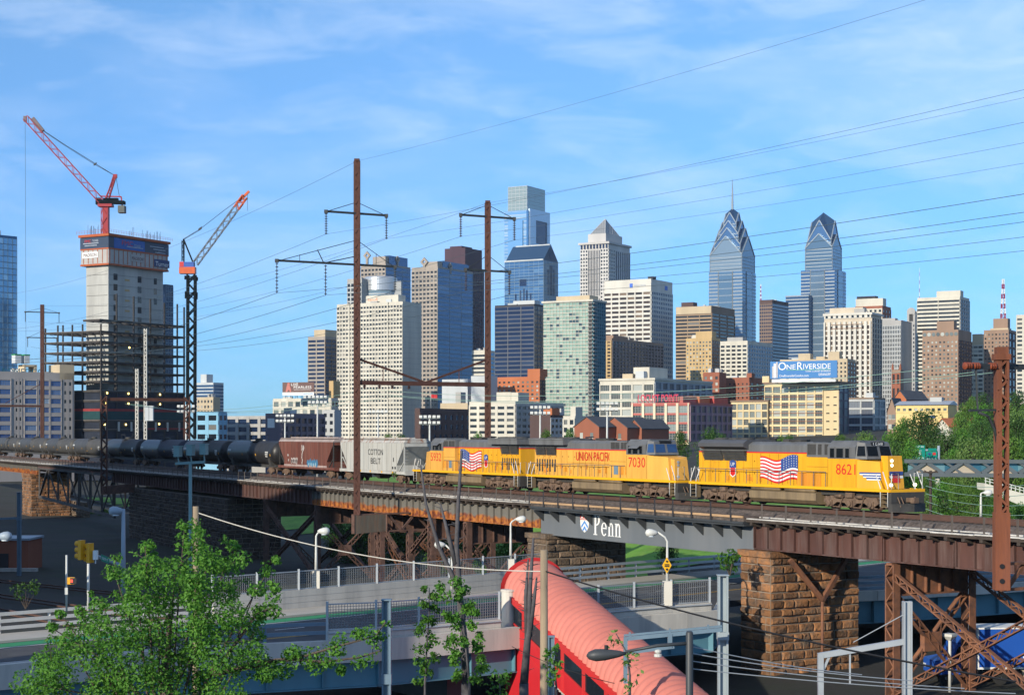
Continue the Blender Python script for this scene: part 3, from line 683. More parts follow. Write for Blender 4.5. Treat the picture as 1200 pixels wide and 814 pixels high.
# steel towers
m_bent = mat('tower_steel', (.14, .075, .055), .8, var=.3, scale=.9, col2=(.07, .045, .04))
m_bent2 = mat('sunlit_tower_rust', (.22, .095, .05), .8, var=.3, scale=.9, col2=(.10, .055, .045))  # brighter copy of the tower steel, sunlight put into its colour
def bent(a, mt, zt=11.75, cw=.7):
    p, tg = cl(a)
    bm = MB(); bm.hexa([VP(a-.25, -3.6, zt-.15), VP(a+.25, -3.6, zt-.15), VP(a+.25, 3.6, zt-.15), VP(a-.25, 3.6, zt-.15), VP(a-.25, -3.6, zt), VP(a+.25, -3.6, zt), VP(a+.25, 3.6, zt), VP(a-.25, 3.6, zt)])
    # deep cross girder under the deck
    bm.hexa([VP(a-.06, -3.0, zt-2.0), VP(a+.06, -3.0, zt-2.0), VP(a+.06, 3.0, zt-2.0), VP(a-.06, 3.0, zt-2.0), VP(a-.06, -3.0, zt-.15), VP(a+.06, -3.0, zt-.15), VP(a+.06, 3.0, zt-.15), VP(a-.06, 3.0, zt-.15)])
    bm.hexa([VP(a-.28, -3.0, zt-2.1), VP(a+.28, -3.0, zt-2.1), VP(a+.28, 3.0, zt-2.1), VP(a-.28, 3.0, zt-2.1), VP(a-.28, -3.0, zt-2.0), VP(a+.28, -3.0, zt-2.0), VP(a+.28, 3.0, zt-2.0), VP(a-.28, 3.0, zt-2.0)])
    for d in (-1.8, -.6, .6, 1.8): bm.obox(VP(a+.15, d, zt-1.07), tg, nrm(a), UP, .1, .04, .9)
    r = bm.build('steel_bent', mt, via, off=VO)
    for d in (-3.3, 3.3):
        c = MB(); c.lattice(VP(a, d, 2.8), VP(a, d, zt-.1), cw, .55, up=nrm(a)); c.box(0, 0, 0, 0, 0, 0) if 0 else None; c.build('column', mt, r, off=VO)
    zb = 3.6
    for s1, s2 in ((-3.1, 3.1), (3.1, -3.1)):
        c = MB(); c.lattice(VP(a+.12*(1 if s1 > 0 else -1), s1, zt-2.2), VP(a+.12*(1 if s1 > 0 else -1), s2, zb), .42, .3, up=tg, step=.55, t=.07); c.build('brace', mt, r, off=VO)
    gp = MB(); gp.obox(VP(a, 0, (zt-2.2+zb)/2), tg, nrm(a), UP, .2, .75, .6); gp.build('gusset', mt, r, off=VO)
    return r
def tower(a, a2, mt):
    r = bent(a, mt); r2 = bent(a2, mt)
    for d in (3.3, -3.3):
        for p, q in ((10.9, 3.6), (3.6, 10.9)):
            c = MB(); c.lattice(VP(a+.3, d+.05, p), VP(a2-.3, d+.05, q), .4, .3, up=nrm(a), step=.55, t=.07); c.build('brace', mt, r, off=VO)
tower(apx(312, 3.3), apx(372, 3.3), m_bent); tower(apx(443, 3.3), apx(506, 3.3), m_bent)
bent(apx(548, 3.3), m_bent)
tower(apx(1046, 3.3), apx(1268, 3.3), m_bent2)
# V shaped knee brace standing off the right pier
aR = apx(903, 3.9)
kb = MB(); f = lambda d, z, o=.75: VP(aR+o, d, z)
kb.bar(f(2.6, 11.2, .5), f(-.1, 8.3), .28, .3); kb.bar(f(-2.6, 11.2, .5), f(-.1, 8.3), .28, .3); kb.tube([f(-.1, 8.5), f(-.1, 2.8)], .11, 7)
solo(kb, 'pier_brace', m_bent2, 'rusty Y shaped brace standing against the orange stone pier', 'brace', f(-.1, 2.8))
# ------------------------------------------------------------------ catenary portals
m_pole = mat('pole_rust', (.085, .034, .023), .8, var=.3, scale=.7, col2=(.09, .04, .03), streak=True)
m_polelit = mat('pole_rust_sunlit', (.21, .068, .032), .85, var=.35, scale=.9, col2=(.14, .05, .03), streak=True)  # brighter pole rust, sunlight put into the colour
m_ins = mat('brown_porcelain', (.045, .016, .012), .25, var=.2); m_insd = mat('grey_porcelain', (.04, .045, .05), .3, var=.2)
m_arm = mat('arm_steel', (.035, .04, .042), .6, var=.2)
def insulator(root, top, L, mt, off_, n=9):
    b = MB(); prof = [(.03, 0)]
    for i in range(n): z = -L*(i+.3)/n; prof += [(.04, z+.02), (.15, z-.02), (.15, z-.06), (.04, z-.09)]
    prof.append((.03, -L)); b.lathe(prof, top, UP, 8); b.build('insulator', mt, root, off=off_)
def channel_pole(b, p, q, wd=.62):
    b.lattice(p, q, wd, wd*.85, up=(0, 1, 0), step=.7, t=.2)
    b.obox((p+q)/2, (q-p).normalized(), (1, 0, 0), (0, 1, 0), (q-p).length/2, wd*.5, wd*.30)
def pole_with_arms(root, a, d, z0, z1, arms, off_, mt, ins, wd=.42):
    b = MB(); channel_pole(b, VP(a, d, z0), VP(a, d, z1), wd); b.obox(VP(a, d, z1+.1), (1, 0, 0), (0, 1, 0), UP, wd*.62, wd*.62, .12); b.build('pole', mt, root, off=off_)
    for z, dl, dr, tie, drops in arms:
        b = MB(); b.bar(VP(a, d+dl, z), VP(a, d+dr, z), .18, .2)
        for e in (dl, dr): b.tube([VP(a, d+e*.97, z), VP(a, d, z+tie)], .035, 5)
        if abs(dl) > 5:
            b.tube([VP(a, d+dl*.42, z), VP(a, d+dl*.5, z+tie*.52)], .05, 5); b.tube([VP(a, d+dl*.42, z), VP(a, d, z+tie*.35)], .05, 5); b.tube([VP(a, d+dl*.72, z), VP(a, d+dl*.72, z+tie*.28)], .03, 5)
            b.tube([VP(a, d+dr*.5, z), VP(a, d+dr*.5, z+tie*.48)], .03, 5)
        for e in (dl, dr): b.obox(VP(a, d+e, z-.02), (1, 0, 0), (0, 1, 0), UP, .17, .17, .16)
        b.build('cross_arm', m_arm, root, off=off_)
        for e, L in drops: insulator(root, VP(a, d+e, z-.15), L, ins, off_)
aM, aL, aR_ = apx(515), apx(20), apx(515)+165
# tall portal in the middle
c = VP(aM, 9, 12); t = thing('catenary_portal', 'tall rusty double pole power line portal standing over the train in the middle', 'catenary portal', c)
pole_with_arms(t, aM, 9, 12.0, 46.5, [(41.4, 3.25, -3.15, 1.1, [(3.25, 2.1), (-3.15, 2.2)]), (36.4, 8.3, -4.1, 2.4, [(8.3, 3.0), (3.3, 3.0), (-4.1, 2.2)])], c, m_pole, m_insd)
pole_with_arms(t, aM, -5.5, 12.0, 43.4, [(42.0, 3.1, -3.1, 1.2, [(3.1, 2.1), (-3.1, 2.1)]), (36.5, 2.55, -2.55, 1.6, [(2.5, 2.0), (-2.5, 2.2)])], c, m_pole, m_ins)
b = MB(); b.bar(VP(aM, 9, 24.9), VP(aM, -5.5, 24.9), .35, .42); b.bar(VP(aM, 8.8, 27.2), VP(aM, 1.5, 25.0), .16, .2); b.bar(VP(aM, -5.3, 27.4), VP(aM, 1.6, 25.0), .16, .2)
for d in (6.2, -2.2): b.bar(VP(aM, d, 25), VP(aM, d, 26.3), .08)
b.build('crossbeam', m_pole, t, off=c)
for d in (8.2, 6.6, 5.2, 3.4): 
    b = MB(); b.lathe([(.05, 0), (.16, -.04), (.16, -.12), (.06, -.16), (.15, -.2), (.15, -.28), (.05, -.34)], VP(aM, d, 24.68), UP, 8); b.build('insulator', m_ins, t, off=c)
# outrigger carrying the near pole
b = MB(); b.hexa([VP(aM-.25, 3.2, 10.6), VP(aM+.25, 3.2, 10.6), VP(aM+.25, 9.5, 10.2), VP(aM-.25, 9.5, 10.2), VP(aM-.25, 3.2, 12.1), VP(aM+.25, 3.2, 12.1), VP(aM+.25, 9.5, 12.0), VP(aM-.25, 9.5, 12.0)]) if 0 else None
b.hexa([VP(aM-.22, 5.9, 10.35), VP(aM+.22, 5.9, 10.35), VP(aM+.22, 9.45, 10.15), VP(aM-.22, 9.45, 10.15), VP(aM-.22, 5.9, 12.0), VP(aM+.22, 5.9, 12.0), VP(aM+.22, 9.45, 11.95), VP(aM-.22, 9.45, 11.95)])
b.build('outrigger_plate', mat('outrigger_grey', (.10, .095, .08), .8, var=.3, scale=1.2, col2=(.14, .08, .05), streak=True), t, off=c)
b = MB()
for z in (12.0, 10.3): b.bar(VP(aM, 9.5, z), VP(aM, -3.4, z+.15), .4, .14)
P = [5.7, 4.2, 2.7, 1.2, -.3, -1.8, -3.3]
for i in range(6): b.bar(VP(aM, P[i], 10.4 if i % 2 else 12), VP(aM, P[i+1], 12 if i % 2 else 10.4), .2, .2)
for d in (5.9, 9.4): b.bar(VP(aM, d, 10.2), VP(aM, d, 12), .5, .3)
b.build('outrigger_truss', m_bent, t, off=c)
for d in (6.4, 3.3): 
    b = MB(); b.lattice(VP(aM, d, 2.8), VP(aM, d, 10.3), .55, .5, up=nrm(aM)); b.build('column', m_bent, t, off=c)
b = MB()
for p, q in (((6.4, 10), (3.3, 5)), ((3.3, 10), (-3.3, 4.5)), ((-3.3, 10), (3.3, 4.5))): b.lattice(VP(aM, *p), VP(aM, *q), .35, .3, up=cl(aM)[1], step=.5, t=.06)
b.build('brace', m_bent2, t, off=c)
# left portal, its near pole outside the frame
c = VP(aL, -5.5, 12); t = thing('catenary_portal', 'dark power line portal behind the leftmost grey tank cars', 'catenary portal', c)
pole_with_arms(t, aL, -5.5, 12, 48.5, [(47.0, 3.7, -3.7, 1.0, [(3.7, 2.1), (-3.7, 2.1)]), (41.3, 3.2, -3.2, 1.5, [(3.2, 2), (-3.2, 2)])], c, m_pole, m_insd, .6)
pole_with_arms(t, aL, 9, 12, 50, [(45, 3.3, -3.2, 1.1, [(3.3, 2.1), (-3.2, 2.2)]), (39.5, 8.3, -4.1, 2.4, [(8.3, 3), (-4.1, 2.2)])], c, m_pole, m_insd, .6)
b = MB(); b.bar(VP(aL, 9, 26), VP(aL, -5.5, 26), .4, .45); b.bar(VP(aL, -5.3, 31), VP(aL, 2.5, 26.6), .12, .14); b.build('crossbeam', m_pole, t, off=c)
# low portal in front of the tank cars
a = apx(181); c = VP(a, 8, 11); t = thing('catenary_portal', 'low rusty portal frame straddling the dark tank cars', 'catenary portal', c)
for d in (8, -5.3):
    b = MB(); b.lattice(VP(a, d, 10.5 if d > 0 else 12), VP(a, d, 25.8), .85, .6, up=(0, 1, 0), step=.9, t=.13); b.build('pole', m_pole, t, off=c)
b = MB(); b.bar(VP(a, 8, 25.3), VP(a, -5.3, 25.3), .4, .5); b.build('crossbeam', m_pole, t, off=c)
b = MB(); b.hexa([VP(a-.3, 3.2, 10.6), VP(a+.3, 3.2, 10.6), VP(a+.3, 8.4, 10.3), VP(a-.3, 8.4, 10.3), VP(a-.3, 3.2, 12), VP(a+.3, 3.2, 12), VP(a+.3, 8.4, 11.6), VP(a-.3, 8.4, 11.6)]); b.build('outrigger_plate', m_bent, t, off=c)
# right pole on its outrigger
a = apx(1307); c = VP(a, 9, 11.5); t = thing('catenary_portal', 'bright orange rusty lattice pole with insulator arm at the right edge', 'catenary portal', c)
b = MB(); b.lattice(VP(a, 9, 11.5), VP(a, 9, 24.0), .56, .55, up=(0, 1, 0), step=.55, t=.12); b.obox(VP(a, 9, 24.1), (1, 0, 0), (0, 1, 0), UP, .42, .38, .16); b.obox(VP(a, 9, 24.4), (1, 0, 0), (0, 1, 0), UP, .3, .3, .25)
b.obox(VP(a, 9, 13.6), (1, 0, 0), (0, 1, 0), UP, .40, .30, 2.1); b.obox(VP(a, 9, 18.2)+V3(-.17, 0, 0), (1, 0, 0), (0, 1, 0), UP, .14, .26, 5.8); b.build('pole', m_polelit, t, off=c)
b = MB(); b.bar(VP(a, 11.6, 23.55), VP(a, -5, 23.75), .2, .3); b.tube([VP(a, 10.9, 23.6), VP(a, 10.75, 21.2)], .06, 5); b.bar(VP(a, 11.4, 21.2), VP(a, 8.6, 21.25), .1, .12)
b.tube([VP(a, 10.7, 21.1), VP(a, 10.0, 20.9), VP(a, 9.5, 20.2), VP(a, 9.25, 19.2)], .08, 6); b.build('cross_arm', m_arm, t, off=c)
for d in (11.5, 10.9, 9.7):
    b = MB(); b.lathe([(.07, -.24), (.2, -.2), (.2, -.12), (.09, -.08), (.2, -.04), (.2, .04), (.09, .08), (.2, .12), (.2, .2), (.07, .24)], VP(a, d, 23.58), nrm(a), 10); b.build('insulator', mat('red_brown_insulator', (.22, .05, .02), .4), t, off=c)
b = MB()
for z in (12.9, 11.5): b.bar(VP(a, 9.2, z), VP(a, -3, z), .4, .14)
P = [8.6, 7.2, 5.8, 4.4, 3.0]
for i in range(4): b.bar(VP(a, P[i], 12.9 if i % 2 else 11.5), VP(a, P[i+1], 11.5 if i % 2 else 12.9), .18)
b.build('outrigger_truss', m_bent2, t, off=c)
b = MB()
for z in (12.8, 12.0): b.lathe([(.14, -.02), (.14, .02)], VP(a, 9, z)+Vector((-.05, -.33, 0)), (0, 1, 0), 10)
b.build('hole_plate', m_black, t, off=c)
# wires
m_wire = mat('wire', (.06, .085, .10), .5, var=.1); m_wireg = mat('copper_green_wire', (.22, .36, .30), .6, var=.1)
def wire(p, q, sag, r, label, mt=None, n=26, group=None, cat='wire', name='overhead_wire'):
    p = Vector(p); q = Vector(q); b = MB()
    b.tube([p.lerp(q, i/n)-UP*sag*4*(i/n)*(1-i/n) for i in range(n+1)], r, 5); return solo(b, name, mt or m_wire, label, cat, p, group)
PW = [(46.5, 9, 50, 'topmost thin wire from the tip of the near tall pole'), (39.2, 12.25, 42.8, 'wire on the left insulator of the near pole\'s upper arm'), (39.1, 5.85, 42.8, 'wire on the right insulator of the near pole\'s upper arm'), (33.3, 17.3, 36.4, 'wire on the outermost insulator of the near pole\'s lower arm'),
      (33.3, 12.3, 36.4, 'wire on the middle insulator of the near pole\'s lower arm'), (34.0, 4.9, 37.2, 'wire on the right insulator of the near pole\'s lower arm'), (43.4, -5.5, 48.5, 'thin wire from the tip of the far tall pole'), (39.8, -2.4, 44.8, 'wire on the left insulator of the far pole\'s upper arm'), (39.8, -8.6, 44.8, 'wire on the right insulator of the far pole\'s upper arm'), (34.3, -3, 39.2, 'wire on the left insulator of the far pole\'s lower arm'), (34.1, -8, 39.2, 'wire on the right insulator of the far pole\'s lower arm')]
for z, d, zl, lb in PW:
    thick = .011 if z > 43 else (.012 if z > 38 else .017)
    wire(VP(aM, d, z), VP(aL, d, zl), 3.2, thick*1.5, lb+', leftward')
    rz = z-.4 if z > 38 else z-1.0
    wire(VP(aM, d, z), VP(aR_, d, rz), 1.6, thick, lb+', rightward')
for d, z, k in ((7.8, 24.3, 'upper'), (6.4, 23.8, 'middle'), (5.0, 23.6, 'lower')):
    wire(VP(aM, d, z), VP(apx(1290), d+3.6, 23.6-(.3 if k != 'upper' else 0)), 1.1, .017, f'pale green {k} feeder wire between the tall portal and the orange pole', m_wireg)
    wire(VP(aM, d, z), VP(apx(181), d*.6, 24.6), 1.5, .022, f'pale green {k} feeder wire between the tall portal and the low portal', m_wireg)

# ------------------------------------------------------------------ train
m_yel = mat('armour_yellow', (.74, .36, .014), .42, var=.10, scale=.9, col2=(.44, .19, .012), streak=True, spec=.5, c2lo=.52, c2hi=.85)
m_yel2 = mat('faded_yellow', (.72, .37, .065), .5, var=.11, scale=.9, col2=(.46, .22, .04), streak=True, c2lo=.52, c2hi=.85)
m_ygrime = mat('grimy_orange_yellow', (.58, .21, .02), .6, var=.2, scale=1.0, col2=(.70, .32, .02), streak=True)
m_edge = mat('sill_yellow', (.80, .40, .01), .5, var=.06)
m_lgrey = mat('harbour_grey', (.145, .148, .15), .5, var=.12, scale=.7, col2=(.10, .10, .10), streak=True)
m_rad = mat('radiator_dark', (.05, .048, .045), .7, var=.25, scale=2)
m_redstripe = mat('stripe_red', (.62, .02, .02), .45, var=.04); m_flagblue = mat('flag_blue', (.03, .07, .25), .5, var=.05)
m_seam = mat('dark_seam', (.20, .09, .012), .7)
m_truck = mat('dusty_truck_frame', (.16, .105, .07), .9, var=.35, scale=2.2, col2=(.09, .055, .04), bump=.3)
m_tank = mat('dusty_fuel_tank', (.22, .16, .09), .75, var=.2, scale=1.2, col2=(.15, .11, .07), streak=True)
m_wheel = mat('wheel_steel', (.09, .055, .04), .6, metal=.2, var=.3)
m_cabglass = mat('cab_glass', (.008, .010, .012), .12, var=.05, spec=.15); m_cabglassb = mat('blue_cab_glass', (.02, .06, .16), .06, var=.05, spec=.8)
m_headl = lamp('headlight_glow', (1, .88, .62), 2.2)
m_hand = mat('handrail_white', (.62, .62, .60), .5, var=.05); m_handd = mat('handrail_grey', (.11, .11, .11), .5)
def wheel_mb(b, x, y, r=.52, w=.13, n=18):
    b.smooth = True; sg = 1 if y > 0 else -1
    b.lathe([(.09, 0), (.09, .05), (r*.72, .05), (r*.76, .11), (r, .11), (r, -.02), (r+.03, -.03), (r+.03, -.06), (0.09, -.06)], (x, y, r), (0, sg, 0), n); b.smooth = False
def loco_truck(parent, cx, side=1):
    b = MB()
    for sg in (-1, 1):
        y = sg*1.12; out = [(-2.75, .62), (-2.55, .95), (-1.75, 1.02), (-1.35, .85), (-.85, .80), (-.4, 1.0), (.4, 1.0), (.85, .80), (1.35, .85), (1.75, 1.02), (2.55, .95), (2.75, .62), (2.35, .40), (1.8, .38), (1.35, .62), (.6, .58), (.35, .38), (-.35, .38), (-.6, .58), (-1.35, .62), (-1.8, .38), (-2.35, .40)]
        b.prism([(cx+x, y, z) for x, z in out], (0, sg*.16, 0))
        for wx in (-2.05, 0, 2.05):
            b.obox((cx+wx, y+sg*.16, .53), (1, 0, 0), (0, 1, 0), UP, .24, .1, .22); b.lathe([(.19, 0), (.19, .12), (.1, .16)], (cx+wx, y+sg*.24, .53), (0, sg, 0), 12)
            for k in (-.42, .42): b.lathe([(.1, 0), (.1, .38)], (cx+wx+k, y+sg*.1, .62), UP, 8)
        for wx in (-1.05, 1.05):
            b.tube([(cx+wx-.35, y+sg*.26, 1.02), (cx+wx+.3, y+sg*.26, 1.02)], .13, 8); b.bar((cx+wx, y+sg*.2, .3), (cx+wx+.35, y+sg*.2, 1.0), .07)
        b.bar((cx-2.6, y+sg*.1, .3), (cx+2.6, y+sg*.1, .28), .05, .07); b.obox((cx, y+sg*.2, 1.12), (1, 0, 0), (0, 1, 0), UP, .35, .12, .16)
    b.obox((cx, 0, .85), (1, 0, 0), (0, 1, 0), UP, 2.5, .9, .22)
    t = b.build('truck', m_truck, parent)
    for wx in (-2.05, 0, 2.05):
        wb = MB()
        for sg in (-1, 1): wheel_mb(wb, cx+wx, sg*.75)
        wb.tube([(cx+wx, -.75, .52), (cx+wx, .75, .52)], .09, 8); wb.build('wheelset', m_wheel, t)
    return t
def flag_mb(x0, z0, w, h, y, flip=1, sg=-1):
    """rippling flag built stripe by stripe; materials red, white, blue"""
    b = MB(); nx = 18
    def pt(i, j):
        u = i/nx; v = j/13
        dz = .16*math.sin(u*7.5+.6)*(h/1.6)+.12*(1-u)*0; return (x0+flip*(u*w-(1-v)*.12*w*0), y+sg*.0, z0-v*h*(1-.10*u)+dz-.10*h*u*(1 if flip > 0 else 1))
    for j in range(13):
        for i in range(nx):
            b.m = 2 if (j < 7 and i < nx*.42) else (0 if j % 2 == 0 else 1)
            b.face([pt(i, j), pt(i+1, j), pt(i+1, j+1), pt(i, j+1)])
    b.m = 1
    for r in range(5):
        for q in range(6):
            i = (q+.5)/6*.40*nx; j = .7+r*1.3; c = Vector(pt(i, j)); s = w*.011
            b.face([c+Vector((-s, sg*.006, 0)), c+Vector((0, sg*.006, -s)), c+Vector((s, sg*.006, 0)), c+Vector((0, sg*.006, s))])
    return b
def loco(num, kind, px0, px1, label, flip=False):
    """px0, px1: photo columns of the two ends; flip: cab towards the left"""
    a0, a1 = apx(px0), apx(px1); am = (a0+a1)/2; p, tg = cl(am); hd = -tg if flip else tg
    L = (a1-a0-1.0); k = L/22.4
    t = thing('diesel_locomotive', label, 'locomotive', V3(p.x, p.y, RAIL), math.atan2(hd.y, hd.x), 'yellow diesel locomotives hauling the train')
    S = 1 if flip else -1            # near side
    xd = Vector((-S, 0, 0))*1.0      # reading direction on the near side
    ge = kind == 'ge'
    yel = m_yel2 if ge else m_yel
    B = lambda b, n, m, par=t: b.build(n, m, par, scale=k)
    # frame, walkway and edge stripe
    b = MB(); b.box(-11.0, 11.0, -1.0, 1.0, 1.05, 1.5); b.box(-11.1, 11.1, -1.53, 1.53, 1.50, 1.58); B(b, 'frame', m_rad)
    b = MB()
    for sg in (-1, 1):
        y0, y1 = sorted((sg*1.535, sg*1.565)); b.box(-11.1, 11.1, y0, y1, 1.42, 1.62)
    b.box(11.1, 11.14, -1.5, 1.5, 1.42, 1.62); b.box(-11.14, -11.1, -1.5, 1.5, 1.42, 1.62); B(b, 'sill_stripe', m_edge)
    xr0, xr1 = (-10.5, -5.2)                    # radiator section
    xh = 1.8 if ge else 2.4                     # end of engine hood
    xc0, xc1 = ((4.3, 7.2) if ge else (4.9, 7.9)) # cab
    xn = 10.2 if not ge else 9.9
    hw = 1.02; zs = 3.84                        # red stripe height
    b = MB(); b.box(xr0, xh, -hw, hw, 1.585, zs); B(b, 'hood', m_yel if not ge or flip else yel)
    b = MB(); b.box(xr0+.03, xh+.02, -hw+.01, hw-.01, zs+.08, 4.42)
    b.prism([(xr0+.03, -hw+.01, 4.42), (xr0+.03, hw-.01, 4.42), (xr0+.03, .65, 4.66), (xr0+.03, -.65, 4.66)], (xh-xr0, 0, 0)); B(b, 'hood_roof', m_lgrey)
    b = MB(); b.box(xr0-.01, xh+.01, -hw-.012, hw+.012, zs, zs+.085); B(b, 'red_stripe', m_redstripe)
    # door seams, latches and grilles on the hood side
    b = MB(); n = 13
    for i in range(n):
        x = xr0+.5+(xh-xr0-.8)*i/(n-1)
        for sg in (-1, 1): b.box(x-.012, x+.012, *sorted((sg*hw, sg*(hw+.012))), 1.7, zs-.05)
    for sg in (-1, 1):
        b.box(xr0+5.3, xh-.1, *sorted((sg*hw, sg*(hw+.012))), 2.72, 2.75)
        for i in range(n): x = xr0+.72+(xh-xr0-.8)*i/(n-1); b.box(x, x+.06, *sorted((sg*hw, sg*(hw+.03))), 2.3, 2.42); b.box(x, x+.06, *sorted((sg*hw, sg*(hw+.03))), 3.2, 3.3)
    B(b, 'door_seam', m_seam)
    rr_ = random.Random(len(num)*7+int(num))
    for i in range(9): b = MB(); x = rr_.uniform(xr0+.6, xh-.9); z = rr_.choice((1.8, 1.95, 2.2)); b.box(x, x+rr_.uniform(.2, .5), *sorted((S*hw, S*(hw+.025))), z, z+rr_.uniform(.2, .55)); B(b, 'access_panel', m_ygrime)
    b = MB()
    for x in (xc0+.05, xc1-.1): b.box(x, x+.02, *sorted((S*1.5, S*1.512)), 1.65, 3.5)
    b.box(xh+.1, xc0-.1, *sorted((S*(1.28 if not ge else 1.44), S*(1.295 if not ge else 1.455))), 2.95, 2.97); B(b, 'panel_joint', m_seam)
    # radiators
    rd = MB()
    if ge:
        rd.box(xr0-.2, xr1+.1, -1.5, 1.5, 4.25, 4.78); rd.box(xr0-.2, xr1+.1, -1.55, 1.55, 4.70, 4.82)
    else:
        for xx in (0,): rd.prism([(xr0+.5, -1.0, 4.05), (xr0+.5, -1.5, 4.28), (xr0+.5, -1.5, 4.55), (xr0+.5, -1.1, 4.80), (xr0+.5, 1.1, 4.80), (xr0+.5, 1.5, 4.55), (xr0+.5, 1.5, 4.28), (xr0+.5, 1.0, 4.05)], (5.6, 0, 0))
    ro = B(rd, 'radiator_wing', m_lgrey if ge else mat('radiator_housing', (.085, .085, .09), .5, var=.12))
    gr = MB()
    for x0, x1 in (((xr0+.3, xr0+1.9), (xr0+2.0, xr0+3.6)) if ge else ((xr0+.7, xr0+3.1), (xr0+3.2, xr0+5.9))):
        for sg in (-1, 1):
            for i in range(7):
                z = (3.35 if ge else 3.25)+i*.11; y = hw+.03+(i*.05 if not ge else .02+i*.03)
                gr.box(x0, x1, *sorted((sg*(hw-.05), sg*y)), z, z+.085)
    gr.m = 0; B(gr, 'radiator_grille', m_rad, ro)
    fan = MB()
    for x in (xr0+1.6, xr0+3.3, xr0+4.6): fan.lathe([(.62, 0), (.62, .12), (.5, .14)], (x, 0, 4.80), UP, 18)
    fan.lathe([(.7, 0), (.75, .22), (.4, .24)], (xh-2.2, 0, 4.6), UP, 10); fan.box(xh-3.6, xh-2.9, -.4, .4, 4.6, 4.86); B(fan, 'roof_fan', m_rad)
    hb = MB(); hb.box(xh-6.2, xh-4.6, -.25, .25, 4.6, 4.72); hb.lathe([(.05, 0), (.05, .28), (.28, .3), (.28, .36), (.05, .38)], (xh-5.0, .1, 4.62), UP, 10); hb.tube([(xh-5.2, -.3, 4.9), (xh-4.4, -.3, 4.92)], .07, 6); B(hb, 'horn', m_dark)
    # equipment section between hood and cab
    b = MB(); b.box(xh+.03, xc0, -1.28 if not ge else -1.44, 1.28 if not ge else 1.44, 1.59, 3.62 if not ge else zs); B(b, 'equipment_cabinet', yel)
    b = MB(); b.box(xh+.04, xc0-.01, -1.25 if not ge else -1.40, 1.25 if not ge else 1.40, zs+.08 if ge else 3.63, 4.62); B(b, 'cabinet_top', m_lgrey)
    if ge: b = MB(); b.box(xh+.02, xc0, -1.452, 1.452, zs, zs+.08); B(b, 'red_stripe', m_redstripe)
    for x0, x1 in (((xh+.2, xh+.75), (xh+.85, xh+1.4), (xh+1.65, xh+2.0), (xh+2.1, xh+2.45)) if ge else ((xh+.15, xh+1.0), (xh+1.25, xh+1.6), (xh+1.95, xh+2.3))):
        for sg in (-1, 1): vb = MB(); vb.box(x0, x1, *sorted((sg*1.2, sg*(1.43 if ge else 1.28))), 3.98 if ge else 3.8, 4.52); B(vb, 'vent', m_rad)
    if not ge:
        b = MB(); b.box(xh-.9, xh+1.6, -1.33, 1.33, 1.6, 2.5); B(b, 'battery_box', m_ygrime)
        b = MB(); b.box(xh-.9, xh+.03, -1.18, 1.18, 2.5, 3.62); B(b, 'blower_housing', m_yel)
    else:
        for i, x in enumerate((xh+1.0, xh+1.75, xh+2.6)):
            b = MB(); s0 = .3
            b.box(x-s0, x+s0, *sorted((S*1.4, S*1.47)), 1.9, 2.65 if i == 0 else 2.6); B(b, 'side_panel', m_bluesteel if i == 0 else m_ygrime)
        b = MB(); 
        for i in range(8): b.box(xr0+.35+i*.42, xr0+.55+i*.42, *sorted((S*1.0, S*(hw+.02))), 1.9 if i % 3 else 2.3, 3.0)
        B(b, 'side_louvre', m_rad)
    # cab
    b = MB(); zc = 3.55
    b.box(xc0+.01, xc1, -1.5, 1.5, 1.59, zc); B(b, 'cab', yel)
    cu = MB(); xs = xc1+.75
    cu.prism([(xc0+.01, -1.5, zc), (xc0+.01, 1.5, zc), (xc0+.01, 1.5, 4.35), (xc0+.01, 1.05, 4.78), (xc0+.01, -1.05, 4.78), (xc0+.01, -1.5, 4.35)], (xc1-xc0-.2, 0, 0))
    x_ = xc1-.19; cu.hexa([(x_, -1.48, zc), (xs-.15, -1.15, zc), (xs-.15, 1.15, zc), (x_, 1.48, zc), (x_, -1.3, 4.7), (xs-.45, -1.05, 4.62), (xs-.45, 1.05, 4.62), (x_, 1.3, 4.7)])
    cab = B(cu, 'cab_top', m_lgrey)
    for x0, x1 in ((xc0+.3, xc0+.75), (xc0+.95, xc0+1.65), (xc0+1.85, xc0+2.25)):
        for sg in (-1, 1):
            gb = MB(); gb.box(x0, x1, *sorted((sg*1.48, sg*1.515)), 3.62, 4.25); gl = B(gb, 'side_window', m_cabglass, cab)
            fb = MB()
            for q in ((x0-.05, x0, 3.57, 4.3), (x1, x1+.05, 3.57, 4.3)): fb.box(q[0], q[1], *sorted((sg*1.5, sg*1.545)), q[2], q[3])
            for q in (3.57, 4.25): fb.box(x0-.05, x1+.05, *sorted((sg*1.5, sg*1.54)), q, q+.05)
            B(fb, 'window_frame', m_lgrey, cab)
    ws = MB()
    def onfront(y, z): f = (z-zc)/(4.62-zc); return (xs-.15-.30*f+.02, y*(1.0-.08*f), z)
    for sg in (-1, 1):
        ws.face([onfront(sg*.12, 3.75), onfront(sg*1.05, 3.75), onfront(sg*1.05, 4.4), onfront(sg*.12, 4.4)])
        def onsd(u, z): f = (z-zc)/(4.66-zc); A = Vector((x_, sg*(1.48-.18*f), z)); Bq = Vector((xs-.15-.30*f, sg*(1.15-.10*f), z)); return A.lerp(Bq, u)+Vector((.01, sg*.02, 0))
        ws.face([onsd(.12, 3.75), onsd(.9, 3.75), onsd(.9, 4.42), onsd(.12, 4.42)])
    B(ws, 'windshield', m_cabglassb if ge else m_cabglass, cab)
